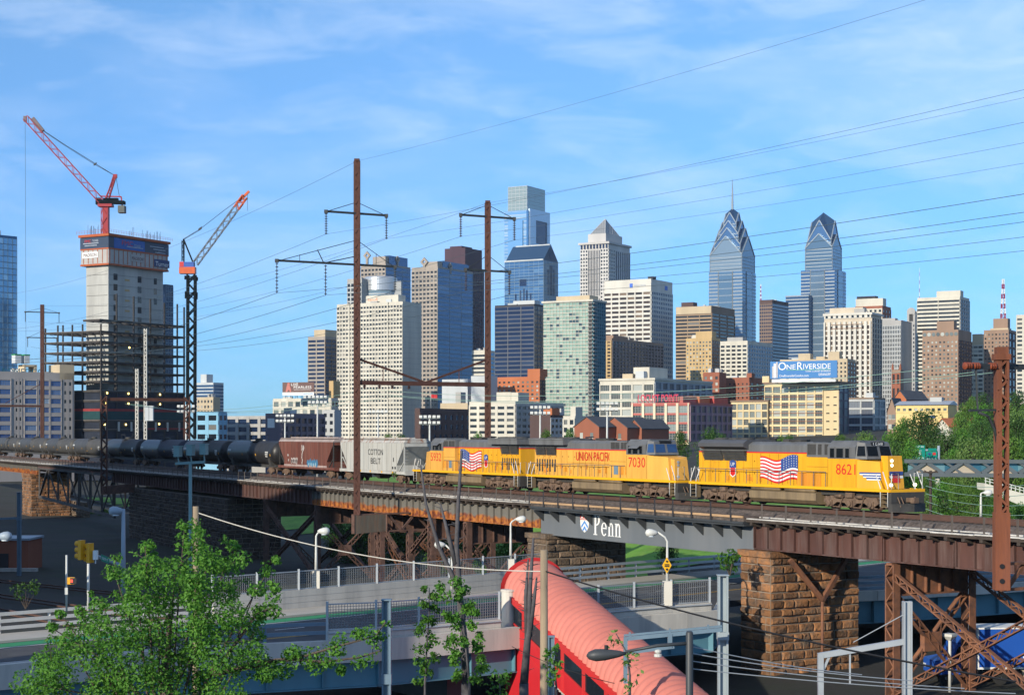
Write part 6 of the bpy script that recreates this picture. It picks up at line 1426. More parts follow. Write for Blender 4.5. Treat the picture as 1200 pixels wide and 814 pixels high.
# gabled blue glass tower
Z = 1720; t = T('gabled_glass_tower', 'blue glass tower with a gabled roof in front of the tallest skyscraper', OFF, 591.5, 637, 654, 304, Z, g_blue); s_ = 1/t.s
t.facade('L', 8, 3.4, g_blue, m_bluesteel, .06, .16, .12, 1).facade('R', 5, 3.4, g_pale, m_bluesteel, .1, .14, .12, 1)
b = MB(); za = t.zy(287); zr = t.H; m_ = t.wr/2; P = lambda u_, v_, z: t.u*u_+t.v*v_+UP*z
b.prism([P(0, 0, zr), P(0, t.wr, zr), P(0, m_, za+2)], t.u*(t.wl*.98)); b.build('gable_roof', g_deep, t.root)
b = MB(); b.bar(P(0, -.3, zr), P(t.wl, -.3, zr), 1.6, 1.4); b.bar(P(t.wl*.02, m_, za+2), P(t.wl*.9, m_, za+2), 1.4, 1.2); b.build('roof_trim', w_pale, t.root)
b = MB(); 
for px, y0, y1 in ((613, 326, 334),): fbox(b, V3(0, 0, 0), t.u, t.nu, t.ul(px+4), t.ul(px-4), t.zy(y1), t.zy(y0), .1, .25)
for px, y0 in ((604.5, 343), (610, 339), (614, 337), (617.5, 339), (622, 343)): fbox(b, V3(0, 0, 0), t.u, t.nu, t.ul(px+.8), t.ul(px-.8), t.zy(352), t.zy(y0), .1, .3)
for f_ in (.3, .45, .55, .7): fbox(b, V3(0, 0, 0), t.v, t.nv, t.wr*f_-.6, t.wr*f_+.6, t.zy(345), t.zy(316-8*(1-abs(f_-.5)*4)), .1, .3)
b.build('dark_glass_strip', g_navy, t.root); b = MB(); b.lathe([(3.2, 0), (3.2, .4)], P(0, m_, zr+5)+t.nv*.05, t.nv, 8); b.build('emblem', g_deep, t.root); t.done()
t = T('dark_glass_office', 'dark slab of black glass with pale floor lines below the tallest skyscraper', OFF, 580, 626, 637.5, 356, 1150, w_navy); t.facade('L', 3, 4.9, g_navy, wallm('dark_mullion', (.14, .14, .15)), .05, .22, .25, 2).facade('R', 3, 4.9, g_warm, wallm('dark_mullion_b', (.10, .13, .16)), .12, .22, .2, 2); t.box(598, 623, 351, 356, 4, 12, w_pale); t.done()
t = T('green_glass_apartments', 'sea green glass apartment tower with many balconies in the centre', 'apartment tower', 637, 694, 709, 351, 950, g_green); t.facade('L', 15, 4.15, g_green, w_white, .07, .20, .35, 2); t.facade('R', 6, 4.15, g_tint, wallm('teal_panel', (.10, .22, .26)), .15, .28, .6, 2); t.cornice(.9, .9, w_white); t.box(649, 688, 345, 351, 3, 14, w_ltan)
bl = MB()
n = 38
for j in range(n): z = t.H-2-j*(t.H-6)/n; fbox(bl, V3(0, 0, 0), t.u, t.nu, -.6, 2.6, z-.18, z+.15, 0, 1.6); fbox(bl, V3(0, 0, 0), t.v, t.nv, -.6, 4.0, z-.18, z+.15, 0, 1.6)
bl.build('balcony_slab', w_grey, t.root); bl = MB(); fbox(bl, V3(0, 0, 0), t.u, t.nu, .0, 2.4, 3, t.H-1, .05, .3); bl.build('balcony_recess', m_dark, t.root); t.done()
# pyramid topped tower
Z = 1720; t = T('pyramid_top_tower', 'grey granite tower crowned with a latticed pyramid', OFF, 680, 713, 738, 283, Z, wallm('pale_granite', (.56, .54, .51))); s_ = 1/t.s
t.facade('L', 3, 4.2, g_dark, None, .45, .45, .5, 8, u0=0, u1=t.wl*.28).facade('L', 8, 60, g_navy, wallm('pale_granite_pier', (.52, .50, .47)), .5, .05, .9, 8, u0=t.wl*.28, u1=t.wl*.72).facade('L', 3, 4.2, g_dark, None, .45, .45, .5, 8, u0=t.wl*.72, u1=t.wl).facade('R', 3, 4.2, g_dark, None, .45, .45, .5, 8, u0=0, u1=t.wr*.3).facade('R', 7, 60, g_navy, None, .4, .05, .6, 8, u0=t.wr*.3, u1=t.wr)
t.cornice(2.0, 1.6, wallm('granite_cornice', (.50, .48, .45))); b = MB()
for k in range(9): a = t.wl*(k+.5)/9; fbox(b, V3(0, 0, 0), t.u, t.nu, a-.9, a+.9, t.H-6.5, t.H-2, .2, .9)
b.build('arcade', g_navy, t.root); i = 6
b = MB(); fbox(b, V3(0, 0, 0), t.u, t.v, i, t.wl-i, t.H, t.zy(272), i, t.wr-i); b.build('upper_tier', wallm('granite_upper', (.50, .48, .46)), t.root)
b = MB(); i = 8; P = lambda u_, v_, z: t.u*u_+t.v*v_+UP*z; ap = P(t.wl/2, t.wr/2, t.zy(252.5)); z = t.zy(272); cs = [P(i, i, z), P(i, t.wr-i, z), P(t.wl-i, t.wr-i, z), P(t.wl-i, i, z)]
for k in range(4): b.face([cs[k], cs[(k+1) % 4], ap])
b.build('pyramid', mat('pyramid_metal', (.24, .25, .27), .5, metal=.3), t.root); b = MB()
for k in range(4):
    A, B2 = cs[k], cs[(k+1) % 4]; b.bar(A, ap, .8)
    for f_ in (.16, .33, .5, .67, .83): M_ = A.lerp(B2, f_); b.bar(M_, A.lerp(ap, f_), .45); b.bar(M_, B2.lerp(ap, 1-f_), .45)
b.build('pyramid_lattice', w_lgrey, t.root); t.done()
t = T('white_grid_tower', 'white office block with a bold window grid and small blue emblem', OFF, 708, 763, 788, 326.5, 1350, w_grid); t.facade('L', 6, 5.3, g_warm, w_grid, .16, .48, .9, 14).facade('R', 12, 5.3, g_deep, wallm('grid_white_b', (.58, .57, .53)), .28, .45, .5, 14); t.panel(738, 741.5, 331, 336, mat('emblem_blue_b', (.03, .13, .55), .5)); t.sign('Independence', 743, 757, 332, 334.5, m_text); t.panel(779, 782, 332, 337, mat('emblem_blue_c', (.03, .13, .55), .5), 'R'); t.box(758, 764, 323.5, 326.5, 2, 8, w_navy, 'roof_unit'); t.done()
t = T('grey_apartment_slab', 'grey brown apartment slab with a gold lit edge in front of the white grid block', 'apartment tower', 706, 717, 777, 396, 1050, w_bbrown); t.facade('R', 16, 4.0, g_dark, wallm('shaded_brick', (.20, .16, .15)), .35, .4, .4, 3); t.facade('L', 2, 4.0, g_warm, w_tan, .35, .4, .8, 3); rbox(t, 722, 742, 392, 396, 2, 8, w_bbrown, 'penthouse'); t.done()  # gold sunlight on the left edge and right-side shade are in the brick colours
# the two spired towers
g_lib = glass('steel_blue_glass', (.05, .12, .24), (.075, .16, .29), (.13, .23, .35), .5, .9, rough=.14, metal=.45); g_libp = glass('grey_blue_glass', (.10, .17, .24), (.14, .21, .28), (.22, .29, .34), .5, .9, rough=.16, metal=.45)
def liberty(label, xl, xc, xr, tiers, ytop, spire, Z, yshaft, low=None):
    """tiers: (half width px, eave row, apex row); square plan turned 30 degrees, cross gabled tops nested into each other"""
    s_ = Z/F; cxp = (xl+xr)/2; half = (xr-xl)/2*s_/(math.cos(R(30))+math.sin(R(30))); c = at(cxp, 516, Z+half); c.z = 3
    t = thing('spired_glass_tower', label, OFF, c, 0, 'blue glass towers with chevron crowns'); zz = lambda y: (HY-y)*s_+CZ-3
    u = V3(-math.cos(R(30)), math.sin(R(30)), 0); v = V3(math.sin(R(30)), math.cos(R(30)), 0)
    P = lambda a, b2, z: u*a+v*b2+UP*z
    m_lb = globals().setdefault('m_lbx', mat('silver_band', (.21, .25, .29), .4, metal=.2, var=.08))
    b = MB(); fbox(b, V3(0, 0, 0), u, v, -half, half, 0, zz(yshaft), -half, half); sh = b.build('shaft', g_lib, t)
    b = MB(); z = zz(516); n = 0
    while z < zz(yshaft)-1: fbox(b, V3(0, 0, 0), u, v, -half-.25, half+.25, z, z+1.5, -half-.25, half+.25); z += 4.1
    for sg in (-1, 1):
        for k in (-.42, .42): fbox(b, V3(0, 0, 0), u, v, half*k-.6, half*k+.6, 1, zz(yshaft), -half-.5, half+.5); fbox(b, V3(0, 0, 0), u, v, -half-.5, half+.5, 1, zz(yshaft), half*k-.6, half*k+.6)
    b.build('band', m_lb, t)
    b = MB(); 
    fbox(b, V3(0, 0, 0), u, v, -half*.4, half*.4, 1, zz(yshaft)-1, -half-.55, half+.55); fbox(b, V3(0, 0, 0), u, v, -half-.55, half+.55, 1, zz(yshaft)-1, -half*.4, half*.4); b.build('centre_bay', g_libp, t)
    b = MB(); z = zz(516)
    while z < zz(yshaft)-2: fbox(b, V3(0, 0, 0), u, v, -half*.4, half*.4, z, z+.8, -half-.7, half+.7); fbox(b, V3(0, 0, 0), u, v, -half-.7, half+.7, z, z+.8, -half*.4, half*.4); z += 8.2
    b.build('bay_band', m_lb, t)
    for k, (hp, ye, ya) in enumerate(tiers):
        a = hp*s_/(math.cos(R(30))+math.sin(R(30))); e, p = zz(ye), zz(ya); pc = p+((p-e)*.45 if k == len(tiers)-1 else 0); b = MB(); b.m = 0
        cs = [(-a, -a), (-a, a), (a, a), (a, -a)]; z0 = zz(yshaft)-2
        for i in range(4):
            A, B2 = cs[i], cs[(i+1) % 4]; M_ = ((A[0]+B2[0])/2, (A[1]+B2[1])/2)
            b.m = 0; b.face([P(*A, z0), P(*B2, z0), P(*B2, e), P(*M_, p), P(*A, e)]); b.m = 1
            b.face([P(*A, e), P(*M_, p), P(0, 0, pc)]); b.face([P(*M_, p), P(*B2, e), P(0, 0, pc)])
        o = b.build('chevron_tier', [g_lib if k else g_libp, g_deep], t)
        b = MB()
        for i in range(4):
            A, B2 = cs[i], cs[(i+1) % 4]; M_ = ((A[0]+B2[0])/2, (A[1]+B2[1])/2)
            b.bar(P(*A, e), P(*M_, p), 1.3, 1.0); b.bar(P(*M_, p), P(*B2, e), 1.3, 1.0); b.bar(P(*A, z0), P(*A, e), .8)
        z = z0+2
        while z < e-.5:
            fbox(b, V3(0, 0, 0), u, v, -a-.2, a+.2, z, z+1.0, -a-.2, a+.2); z += 4.1
        b.build('chevron_trim', m_lb, o)
    b = MB(); b.tube([P(0, 0, zz(tiers[-1][2])-3), P(0, 0, zz(ytop)), P(0, 0, zz((ytop+spire)/2)), P(0, 0, zz(spire))], [2.4, 1.4, .9, .15], 8)
    if spire < ytop-25:
        for k in range(7): z = zz(ytop)+(zz(spire)-zz(ytop))*(.15+.09*k); b.obox(P(0, 0, z), u, v, UP, 1.3-.1*k, 1.3-.1*k, .35)
    b.build('spire', m_lb, t)
    if low:
        for (x0, x1, yt_) in low:
            k0, k1 = ((x-cxp)*s_ for x in (x0, x1)); wd = (k1-k0)/(math.cos(R(30))+math.sin(R(30))); cx_ = (k0+k1)/2
            b = MB(); O = V3(cx_, -.0, 0); fbox(b, O, u, v, -wd/2, wd/2, 0, zz(yt_), -half*.98, half*.98); o = b.build('shoulder', g_lib, t); b = MB(); z = zz(516)
            while z < zz(yt_): fbox(b, O, u, v, -wd/2-.3, wd/2+.3, z, z+1.5, -half*.98-.3, half*.98+.3); z += 4.1
            b.build('band', m_lb, o)
    return t
liberty('taller chevron crowned blue glass tower with a needle spire', 829.5, 0, 887, [(27.5, 298, 276), (22.5, 286, 266), (17, 273, 257), (11, 260, 247)], 243, 206, 1980, 318)
liberty('shorter chevron crowned blue glass tower with a blunt top', 937, 0, 993, [(22.5, 289, 273), (19.5, 281, 257)], 253, 249.5, 1990, 316, low=[(921.5, 960, 346)])
t = T('navy_tower', 'dark navy office tower between the two chevron crowned towers', OFF, 890, 905, 924, 351, 1700, w_dkbrown); t.facade('R', 1, 4, g_navy, w_navy, 0, .3, .2, 4).facade('L', 6, 4, g_navy, w_brown, .3, .4, .3, 5); t.done()
t = T('brown_office', 'brown office block with window bands left of the taller chevron tower', OFF, 792, 834, 861, 358, 1320, w_brown); t.facade('L', 3, 4.1, g_dark, wallm('brown_band', (.33, .235, .15)), .05, .5, .5, 10).facade('R', 3, 4.1, g_dark, w_brown, .05, .5, .5, 8); t.panel(792.5, 833.5, 358.3, 367, w_ltan, 'L', .55, .5, 'attic_band'); t.box(796, 810, 352.5, 358, 4, 12, w_dkbrown); t.done()
t = T('tan_hotel', 'small tan brick hotel in front of the brown office block', 'hotel', 804, 834, 844, 395.5, 1150, w_tan); t.facade('L', 8, 4.3, g_day, w_tan, .5, .5, .25, 3).facade('R', 4, 4.3, g_dark, w_bbrown, .5, .5, .2, 3); t.box(815, 834, 388, 395.5, .5, 8, w_tan); t.box(810, 816, 391.5, 395.5, 2, 6, w_white, 'roof_unit'); t.done()
t = T('white_office_block', 'white office block with small dark square windows', OFF, 844, 876, 905.5, 399, 1120, w_white); t.facade('L', 5, 4.7, g_dark, w_white, .3, .48, .4, 4).facade('R', 10, 4.7, g_deep, w_lgrey, .3, .48, .3, 4); t.box(851, 869, 394.5, 399, 2, 9, w_grey); t.done()
t = T('tan_apartment_block', 'tan brick apartment block rising behind the blue billboard', 'apartment block', 914, 993, 1003, 420, 900, w_ltan, th=24); t.facade('L', 17, 5.0, g_flat, w_ltan, .55, .5, .25, 3).facade('R', 3, 5, g_dark, w_bbrown, .5, .5, .2, 3); t.box(970, 983, 411.5, 420, 1, 8, w_ltan); t.box(935, 949, 413, 420, 1, 8, w_ltan); t.box(956, 966, 417, 420, 1, 8, w_ltan); t.done()
t = T('white_pier_tower', 'office tower with tall white vertical piers right of the blue billboard', OFF, 966, 1021, 1033, 366, 1000, w_limestone); t.facade('L', 9, 6.0, g_warm, w_grid, .40, .3, .4, 14); b = MB()
for k in range(10): a = t.wl*k/9; h = .85; fbox(b, V3(0, 0, 0), t.u, t.nu, max(0, a-h), min(t.wl, a+h), 1, t.zy(376), .1, 1.3)
b.build('pier', w_grid, t.root); t.facade('L', 9, 6, g_dark, w_grid, .55, .3, .4, z0=t.zy(372), z1=t.zy(368), rows=1); t.facade('R', 4, 6, g_navy, w_limestone, .35, .2, .5, 6); t.cornice(1.2, .7, w_grid); t.box(971, 1010, 359, 366, 2, 9, w_limestone, 'upper_tier'); t.box(1000, 1012, 361, 366, 1.5, 2.1, w_grey, 'roof_unit')
b = MB(); 
for y in (379, 383.5): fbox(b, V3(0, 0, 0), t.u, t.nu, t.ul(1011), t.ul(975), t.zy(y+.8), t.zy(y), .2, 1.5)
b.build('mesh_screen', w_bbrown, t.root); t.done()
t = T('stepped_brick_tower', 'stepped red brick and white tower behind the white pier tower', OFF, 1002, 1034, 1044, 358, 1300, w_brick); t.facade('L', 6, 6, g_dark, w_white, .5, .5, .3, 3).facade('R', 3, 6, g_dark, w_brick, .5, .5, .3, 3); t.box(1002, 1034, 349, 358, 1.5, 10, w_white, 'upper_tier'); t.box(1003, 1025, 346, 349, 2, 9, w_navy, 'roof_unit'); t.done()
t = T('finned_office', 'grey office with vertical fins and a blank concrete side right of the white pier tower', OFF, 1031, 1056, 1068.5, 375, 1150, w_grey); t.facade('L', 13, 5, g_dark, w_lgrey, .45, .25, .5, 6); t.facade('L', 13, 9, g_dark, w_lgrey, .45, .05, .6, z0=t.zy(403), z1=t.zy(392), rows=1); t.box(1033, 1048, 372, 375, 2, 8, w_grey); t.done()
t = T('arched_tower', 'slim grey tower with an arched top opening left of the curved white tower', OFF, 1063, 1072.5, 1079, 365, 1420, w_grey); t.facade('L', 3, 5, g_dark, w_grey, .5, .5, .3, 14); b = MB(); b.lathe([(3.6, -.4), (3.6, .4)], t.u*t.wl/2+UP*(t.H), t.nu, 20); b.box(0, 0, 0, 0, 0, 0); b.build('arch_top', w_grey, t.root); b = MB(); fbox(b, V3(0, 0, 0), t.u, t.nu, t.wl*.28, t.wl*.72, t.H-8, t.H-2, .1, .5); b.build('arch_opening', m_black, t.root); t.done()
t = T('banded_white_tower', 'cream tower with continuous balcony bands and a rooftop block', 'apartment tower', 1075, 1125, 1136, 347, 1160, w_white); t.facade('L', 2, 4.7, g_dark, w_white, .03, .5, 1.1, 3).facade('R', 4, 4.7, g_navy, w_grey, .3, .45, .4, 3); t.box(1097, 1125, 340, 347, 1, 9, w_white); t.done()
t = T('brown_brick_apartments', 'tall brown brick apartment block with small windows in front of the banded cream tower', 'apartment tower', 1081, 1123, 1138.5, 386, 960, w_bbrown); t.facade('L', 9, 4.7, g_day, w_bbrown, .55, .55, .2, 12).facade('R', 5, 4.7, g_dark, w_dkbrown, .55, .5, .2, 12); t.box(1097, 1117, 375.5, 386, 1.5, 8, w_bbrown); b = MB()
for k in range(8): a = t.wl*(k+.5)/8; b.lathe([(1.1, 0), (1.1, .12)], t.u*a+t.nu*.05+UP*(t.zy(391)), t.nu, 14)
b.build('arched_window', g_day, t.root); t.done()
t = T('pale_terrace_tower', 'pale yellowish apartment block with terraces behind the orange pole arm', 'apartment tower', 1135, 1152, 1159, 400, 1200, w_ltan); t.facade('L', 3, 5, g_day, w_white, .1, .45, .6, 4); t.box(1139, 1150, 391, 400, 1, 7, w_ltan); t.done()
t = T('stepped_brown_tower', 'stepped brown brick tower topped by a red and white mast', 'apartment tower', 1153, 1182, 1194, 386, 1000, w_bbrown); t.facade('L', 7, 4.8, g_flat, w_bbrown, .55, .55, .2, 3).facade('R', 3, 9, g_navy, w_dkbrown, .3, .3, .4, 3); t.box(1163, 1180, 372.5, 386, 2, 8, w_bbrown, 'upper_tier'); t.box(1160, 1181, 384, 386, 1, 9, w_ltan, 'parapet'); t.done()
def mast(px, y0, y1, Z, label, r, red=True):
    c = at(px, y1, Z); t = thing('antenna_mast', label, 'antenna', c); n = 8; H = (y1-y0)/(F/Z)
    for i in range(n):
        b = MB(); 
        if red: boxlat(b, c+UP*(H*i/n), c+UP*(H*(i+1)/n), r*(1-i/n*.7), .22)
        else: b.tube([c+UP*(H*i/n), c+UP*(H*(i+1)/n)], .25*(1-i/n*.6), 5)
        b.build('mast_section', m_cred if i % 2 == 0 else m_white, t, off=c)
mast(1175.5, 327, 373, 1010, 'red and white lattice mast on the stepped brown tower', 2.4); mast(1077.5, 314, 352, 1500, 'thin antenna mast left of the banded cream tower', 1, False); mast(891.5, 333, 352, 1720, 'short red and white mast beside the navy tower', 1.2)
t = T('pale_slab', 'pale slab block cut by the right edge of the picture', 'apartment tower', 1191, 1216, 1236, 368, 900, w_white); t.facade('L', 3, 5, g_flat, w_white, .3, .5, .4, 3); t.done()
t = T('tan_block', 'low tan block between the stepped brown tower and the pale slab', 'building', 1184, 1193, 1200, 392, 1250, w_ltan); t.facade('L', 2, 5, g_flat, w_ltan, .5, .5, .2, 3); t.done()
# --- middle distance
t = low('white_warehouse', 'white windowless block left of the far tall pole', 518, 548, 556, 444, 820, w_pale, []); t.box(526, 540, 478, 479, 1, 2, w_ltan, 'ledge') if 0 else None; t.done()
low('white_warehouse', 'white windowless block right of the far tall pole', 552, 575, 583, 440, 810, w_pale, []).done()
low('beige_block', 'low beige block with rooftop units left of the far tall pole', 516, 548, 558, 472, 700, w_ltan, []).box(531, 537, 459, 472, 2, 6, w_grey, 'roof_unit')
t = T('orange_brick_apartments', 'orange brick apartment block below the dark glass slab', 'apartment block', 583, 632.5, 639, 441, 820, w_orange); t.facade('L', 9, 4.7, g_day, w_orange, .55, .5, .2, 4).facade('R', 2, 5, g_dark, w_dkbrown, .5, .5, .2, 4); t.box(618, 632.5, 432, 441, .2, 8, w_orange, 'stair_tower'); t.done()
t = T('dark_brick_hall', 'dark purple brown hall with a small flag on its roof', 'building', 486, 492, 551, 478, 640, w_dkbrown); t.facade('R', 9, 12, g_navy, w_dkbrown, .6, .5, .25, 5); t.done()
c = at(505, 478, 640); b = MB(); b.m = 0; b.tube([c, c+UP*5.5], .07, 6); b.m = 1
for i in range(4): b.face([c+UP*(5.3-.2*i*.3)+V3(i*.6, -.05*math.sin(i), 0), c+UP*(5.3-.06*(i+1))+V3((i+1)*.6, .1*math.sin(i*2), 0), c+UP*(3.9-.06*(i+1))+V3((i+1)*.6, .1*math.sin(i*2), 0), c+UP*(3.9-.06*i)+V3(i*.6, -.05, 0)])
solo(b, 'flag', [m_white, m_red], 'small red flag on a pole above the dark hall', 'flag', c)
t = T('cream_office', 'cream office with dark windows behind the far tall pole\'s foot', 'building', 550, 604, 660, 470, 600, w_white); t.facade('L', 5, 7.6, g_dark, w_white, .28, .55, .35, 4).facade('R', 9, 7.6, g_flat, w_grey, .3, .55, .3, 4); t.box(581, 604, 459.5, 470, 2, 10, w_white); rbox(t, 607, 625, 459, 470, 3, 9, w_white, 'penthouse'); t.done()
t = T('dark_brown_block', 'dark brown brick block with an orange upper corner', 'building', 621, 645, 681, 486, 560, w_dkbrown); t.facade('R', 8, 8, g_dark, w_lgrey, .4, .5, .2, 3); t.box(636, 646, 478, 486, .5, 6, w_orange); t.done()
t = T('white_house', 'small white modern house with big dark openings', 'house', 660, 674, 690, 487, 520, w_white); t.facade('L', 2, 8, g_dark, w_white, .4, .4, .4, 3); t.box(668, 674, 476.5, 487, .3, 5, w_white); t.done()
m_slate = mat('slate_roof', (.07, .075, .085), .8, var=.15, scale=.4)
def gable_house(name, label, px0, px1, ye, ya, Z, depth, wall, roof, win=2, th=38, group=None, zb=None, glaz=None):
    """gable front towards the left, long side running right and back"""
    s_ = Z/F; th = R(th); v = V3(math.sin(th), math.cos(th), 0); u = V3(-math.cos(th), math.sin(th), 0); C = at(px1, ye, Z); zb = height(C.x, C.y)-.5 if zb is None else zb; k = (px0-CX)/F; W = (C.x-k*Z)/(math.cos(th)+k*math.sin(th)); He = C.z-zb; Ha = (HY-ya)*s_+CZ-zb; C.z = zb
    t = thing(name, label, 'house', C, 0, group); P = lambda a, d, z: u*a+v*d+UP*z
    b = MB(); b.prism([P(0, 0, 0), P(W, 0, 0), P(W, 0, He), P(W/2, 0, Ha), P(0, 0, He)], v*depth); b.build('wall', wall, t)
    b = MB()
    for a in (-.3, W+.3): 
        e = P(a, -.25, He-.15); r = P(W/2, -.25, Ha+.12); b.hexa([e, r, r+v*(depth+.5), e+v*(depth+.5), e+UP*.22, r+UP*.22, r+v*(depth+.5)+UP*.22, e+v*(depth+.5)+UP*.22])
    b.build('roof', roof, t)
    n = -v
    for i in range(win):
        for z in ((He*.92-1.6, He*.92-.2), (He*.92-4.6, He*.92-3.2)):
            a = W*(i+.7)/(win+.4); b = MB(); fbox(b, V3(0, 0, 0), u, n, a-.5, a+.5, z[0], z[1], -.02, .04); b.build('window', g_day, t); b = MB(); fbox(b, V3(0, 0, 0), u, n, a-.65, a+.65, z[0]-.18, z[0]-.02, 0, .15); b.build('sill', w_white, t)
    return t
for i, (a, b2, ye, ya, lb) in enumerate([(673, 702, 500, 489, 'left brick gable house with slate roof in front of the cream loft'), (705, 735, 501, 489.5, 'right brick gable house with slate roof beside the red sign loft'), (735, 752, 502, 492, 'brick gable house half hidden behind the red sign loft')]):
    t = gable_house('gable_house', lb, a, b2, ye, ya, 455+i*4, 14, w_brick, m_slate, group='brick gable houses above the train', zb=4)
    o = MB(); 
    for k in range(6): fbox(o, V3(0, 0, 0), t.location*0+V3(math.sin(R(38)), math.cos(R(38)), 0), V3(math.cos(R(38)), -math.sin(R(38)), 0), 1.4+k*2.2, 1.7+k*2.2, 15, 16.2, 0, .5)
    o.build('party_wall', w_white, t) if 0 else None
t = T('cream_loft', 'cream loft building with large framed windows and a shaded blue grey side', 'building', 703, 767, 834, 443, 750, w_white); t.facade('L', 5, 9.6, g_loft, w_white, .16, .30, .5, 6).facade('R', 9, 9.6, g_loftd, wallm('shaded_cream_side', (.30, .33, .36)), .3, .28, .4, 4); t.cornice(.8, .5, w_white); t.box(726, 738, 437, 443, 3, 9, w_ltan); rbox(t, 775, 796, 429, 443, 6, 14, w_white, 'stair_tower'); t.box(740, 750, 434, 443, 4, 9, w_pale, 'roof_tank'); t.done()  # right wall's blue grey tone is shade put into the colour
t = T('brick_block', 'small red brick block behind the red sign loft', 'building', 824, 843, 851, 436, 820, w_brick); t.facade('L', 3, 7, g_day, w_brick, .55, .5, .2, 3); t.done()
t = T('brick_apartments', 'plain red brick apartment block left of the blue billboard', 'apartment block', 848, 878, 897, 442, 830, w_brick); t.facade('L', 6, 5.5, g_dark, w_brick, .65, .6, .15, 5).facade('R', 3, 5.5, g_dark, w_brick, .6, .6, .15, 5); t.box(874, 880, 437, 442, 1, 5, w_brick); t.done()
t = T('red_sign_loft', 'cream and red loft building with red roof letters', 'building', 741, 808, 857, 472, 560, w_cream)
t.facade('L', 5, 9.9, g_loft, w_redtrim, .05, .22, .25, 2); b = MB(); 
for k in range(6): a = t.wl*k/5; fbox(b, V3(0, 0, 0), t.u, t.nu, max(0, a-.45), min(t.wl, a+.45), 1, t.H, .0, .6)
b.build('pier', wallm('cream_pier', (.66, .58, .42)), t.root); t.facade('R', 8, 9.9, g_loftd, wallm('shaded_mauve_side', (.30, .20, .24)), .22, .30, .4, 2); t.cornice(.6, .35, w_redtrim); rbox(t, 800+10, 826, 464, 472, 3, 9, w_redtrim, 'penthouse') ; rbox(t, 826, 838, 463, 472, 2, 8, w_orange, 'roof_unit'); rbox(t, 840, 856, 462.5, 472, 1, 7, mat('red_box', (.45, .06, .05), .6), 'roof_box')  # right side's dark mauve tone has shade put into the colour
mb = MB(); mb.text('LOCUST POINT', t.u*t.ul(746)+t.v*1.0+UP*t.zy(470.2), -t.u, UP, 2.4, width=abs(t.ul(746)-t.ul(793))); mb.text('LOCUST POINT', t.u*(t.ul(746)-.16)+t.v*.99+UP*(t.zy(470.2)+.12), -t.u, UP, 2.4, width=abs(t.ul(746)-t.ul(793))); mb.build('sign_lettering', mat('sign_red', (.50, .02, .06), .4), t.root); b = MB(); fbox(b, V3(0, 0, 0), t.u, t.v, t.ul(794), t.ul(745), t.zy(470.6), t.zy(470.2), 1.05, 1.2)
for k in range(12): a = t.ul(745)+(t.ul(794)-t.ul(745))*k/11; fbox(b, V3(0, 0, 0), t.u, t.v, a-.06, a+.06, t.H, t.zy(464), 1.1, 1.25)
b.build('sign_frame', m_dark, t.root); t.done()
t = T('cream_factory', 'long low wing of the cream factory left of the billboard building', 'building', 857, 900, 903, 469, 612, w_cream); t.facade('L', 6, 9.7, g_loft, w_cream, .2, .25, .4, 3); t.cornice(.5, .3, w_brown); t.done()
t = T('cream_factory', 'tall cream factory building carrying the blue billboard', 'building', 896, 983, 994, 447, 600, w_cream); t.facade('L', 7, 9.7, g_loft, w_cream, .17, .27, .45, 4, u0=t.ul(965), u1=t.wl); t.facade('L', 2, 9.7, g_warm, w_cream, .55, .84, .12, 4, u0=0, u1=t.ul(966)); t.facade('R', 2, 9.7, g_loftd, wallm('shaded_factory_side', (.14, .13, .16)), .12, .2, .3, 3); t.cornice(.6, .3, w_brown); b = MB()  # right wall darkened, its shade put into the colour
for j in range(7): z = t.H-4.2-j*2.985-1.0+.0; fbox(b, V3(0, 0, 0), t.u, t.nu, t.ul(965), t.wl, z-.16, z, .2, .5)
b.build('brick_spandrel', w_brick, t.root); t.box(893, 901, 439, 447, .2, 5, w_cream, 'stair_tower'); t.done()
t = T('grey_loft', 'grey framed loft with big dark windows right of the billboard building', 'building', 994, 1024, 1037, 466, 640, w_lgrey); t.facade('L', 2, 9.8, g_loftd, w_lgrey, .12, .24, .4, 3).facade('R', 2, 9.8, g_loftd, w_lgrey, .12, .24, .3, 3); t.cornice(.4, .2, w_brown); t.done()
t, C, u, n, W, H = billboard('billboard', 'large blue billboard with white lettering on the cream factory roof', 902.5, 981, 422, 442.5, 592, 27, mat('billboard_blue_field', (.015, .16, .42), .5, var=.05), 448)
q = lambda b, x0, x1, y0, y1, o=.03: b.face([C+u*(W*(1-x0))+n*o+UP*H*y0, C+u*(W*(1-x1))+n*o+UP*H*y0, C+u*(W*(1-x1))+n*o+UP*H*y1, C+u*(W*(1-x0))+n*o+UP*H*y1])
def tx(b, key, x0, x1, y0, h): b.text(key, C+u*(W*(1-x0))+n*.04+UP*H*y0, -u, UP, H*h, width=W*(x1-x0))
b = MB(); tx(b, 'O', .125, .24, .50, .44); tx(b, 'NE', .25, .385, .53, .28); tx(b, 'R', .41, .49, .50, .44); tx(b, 'IVERSIDE', .50, .905, .53, .30); tx(b, 'OneRiversideCondos.com', .14, .58, .10, .13); tx(b, 'THINK LUXURY RIVERSIDE', .53, .905, .36, .09); tx(b, 'DRANOFF', .73, .905, .14, .14); b.build('lettering', m_white, t, off=t.location)
b = MB()
for k, (x0, x1, y1) in enumerate(((.03, .055, .72), (.055, .085, .88), (.09, .115, .97))): b.m = 1 if k != 1 else 0; q(b, x0, x1, .05, y1, .05+.01*k)
b.build('tower_picture', [m_white, mat('picture_grey', (.45, .42, .42), .6)], t, off=t.location)
b = MB(); q(b, .25, .905, .475, .50, .05); b.build('green_line', mat('billboard_green', (.10, .40, .16), .5), t, off=t.location)
b = MB(); fbox(b, V3(*C), u, n, W*.02, W*.97, -1.35, -.25, -.3, .35); b.build('apron', m_white, t, off=t.location)
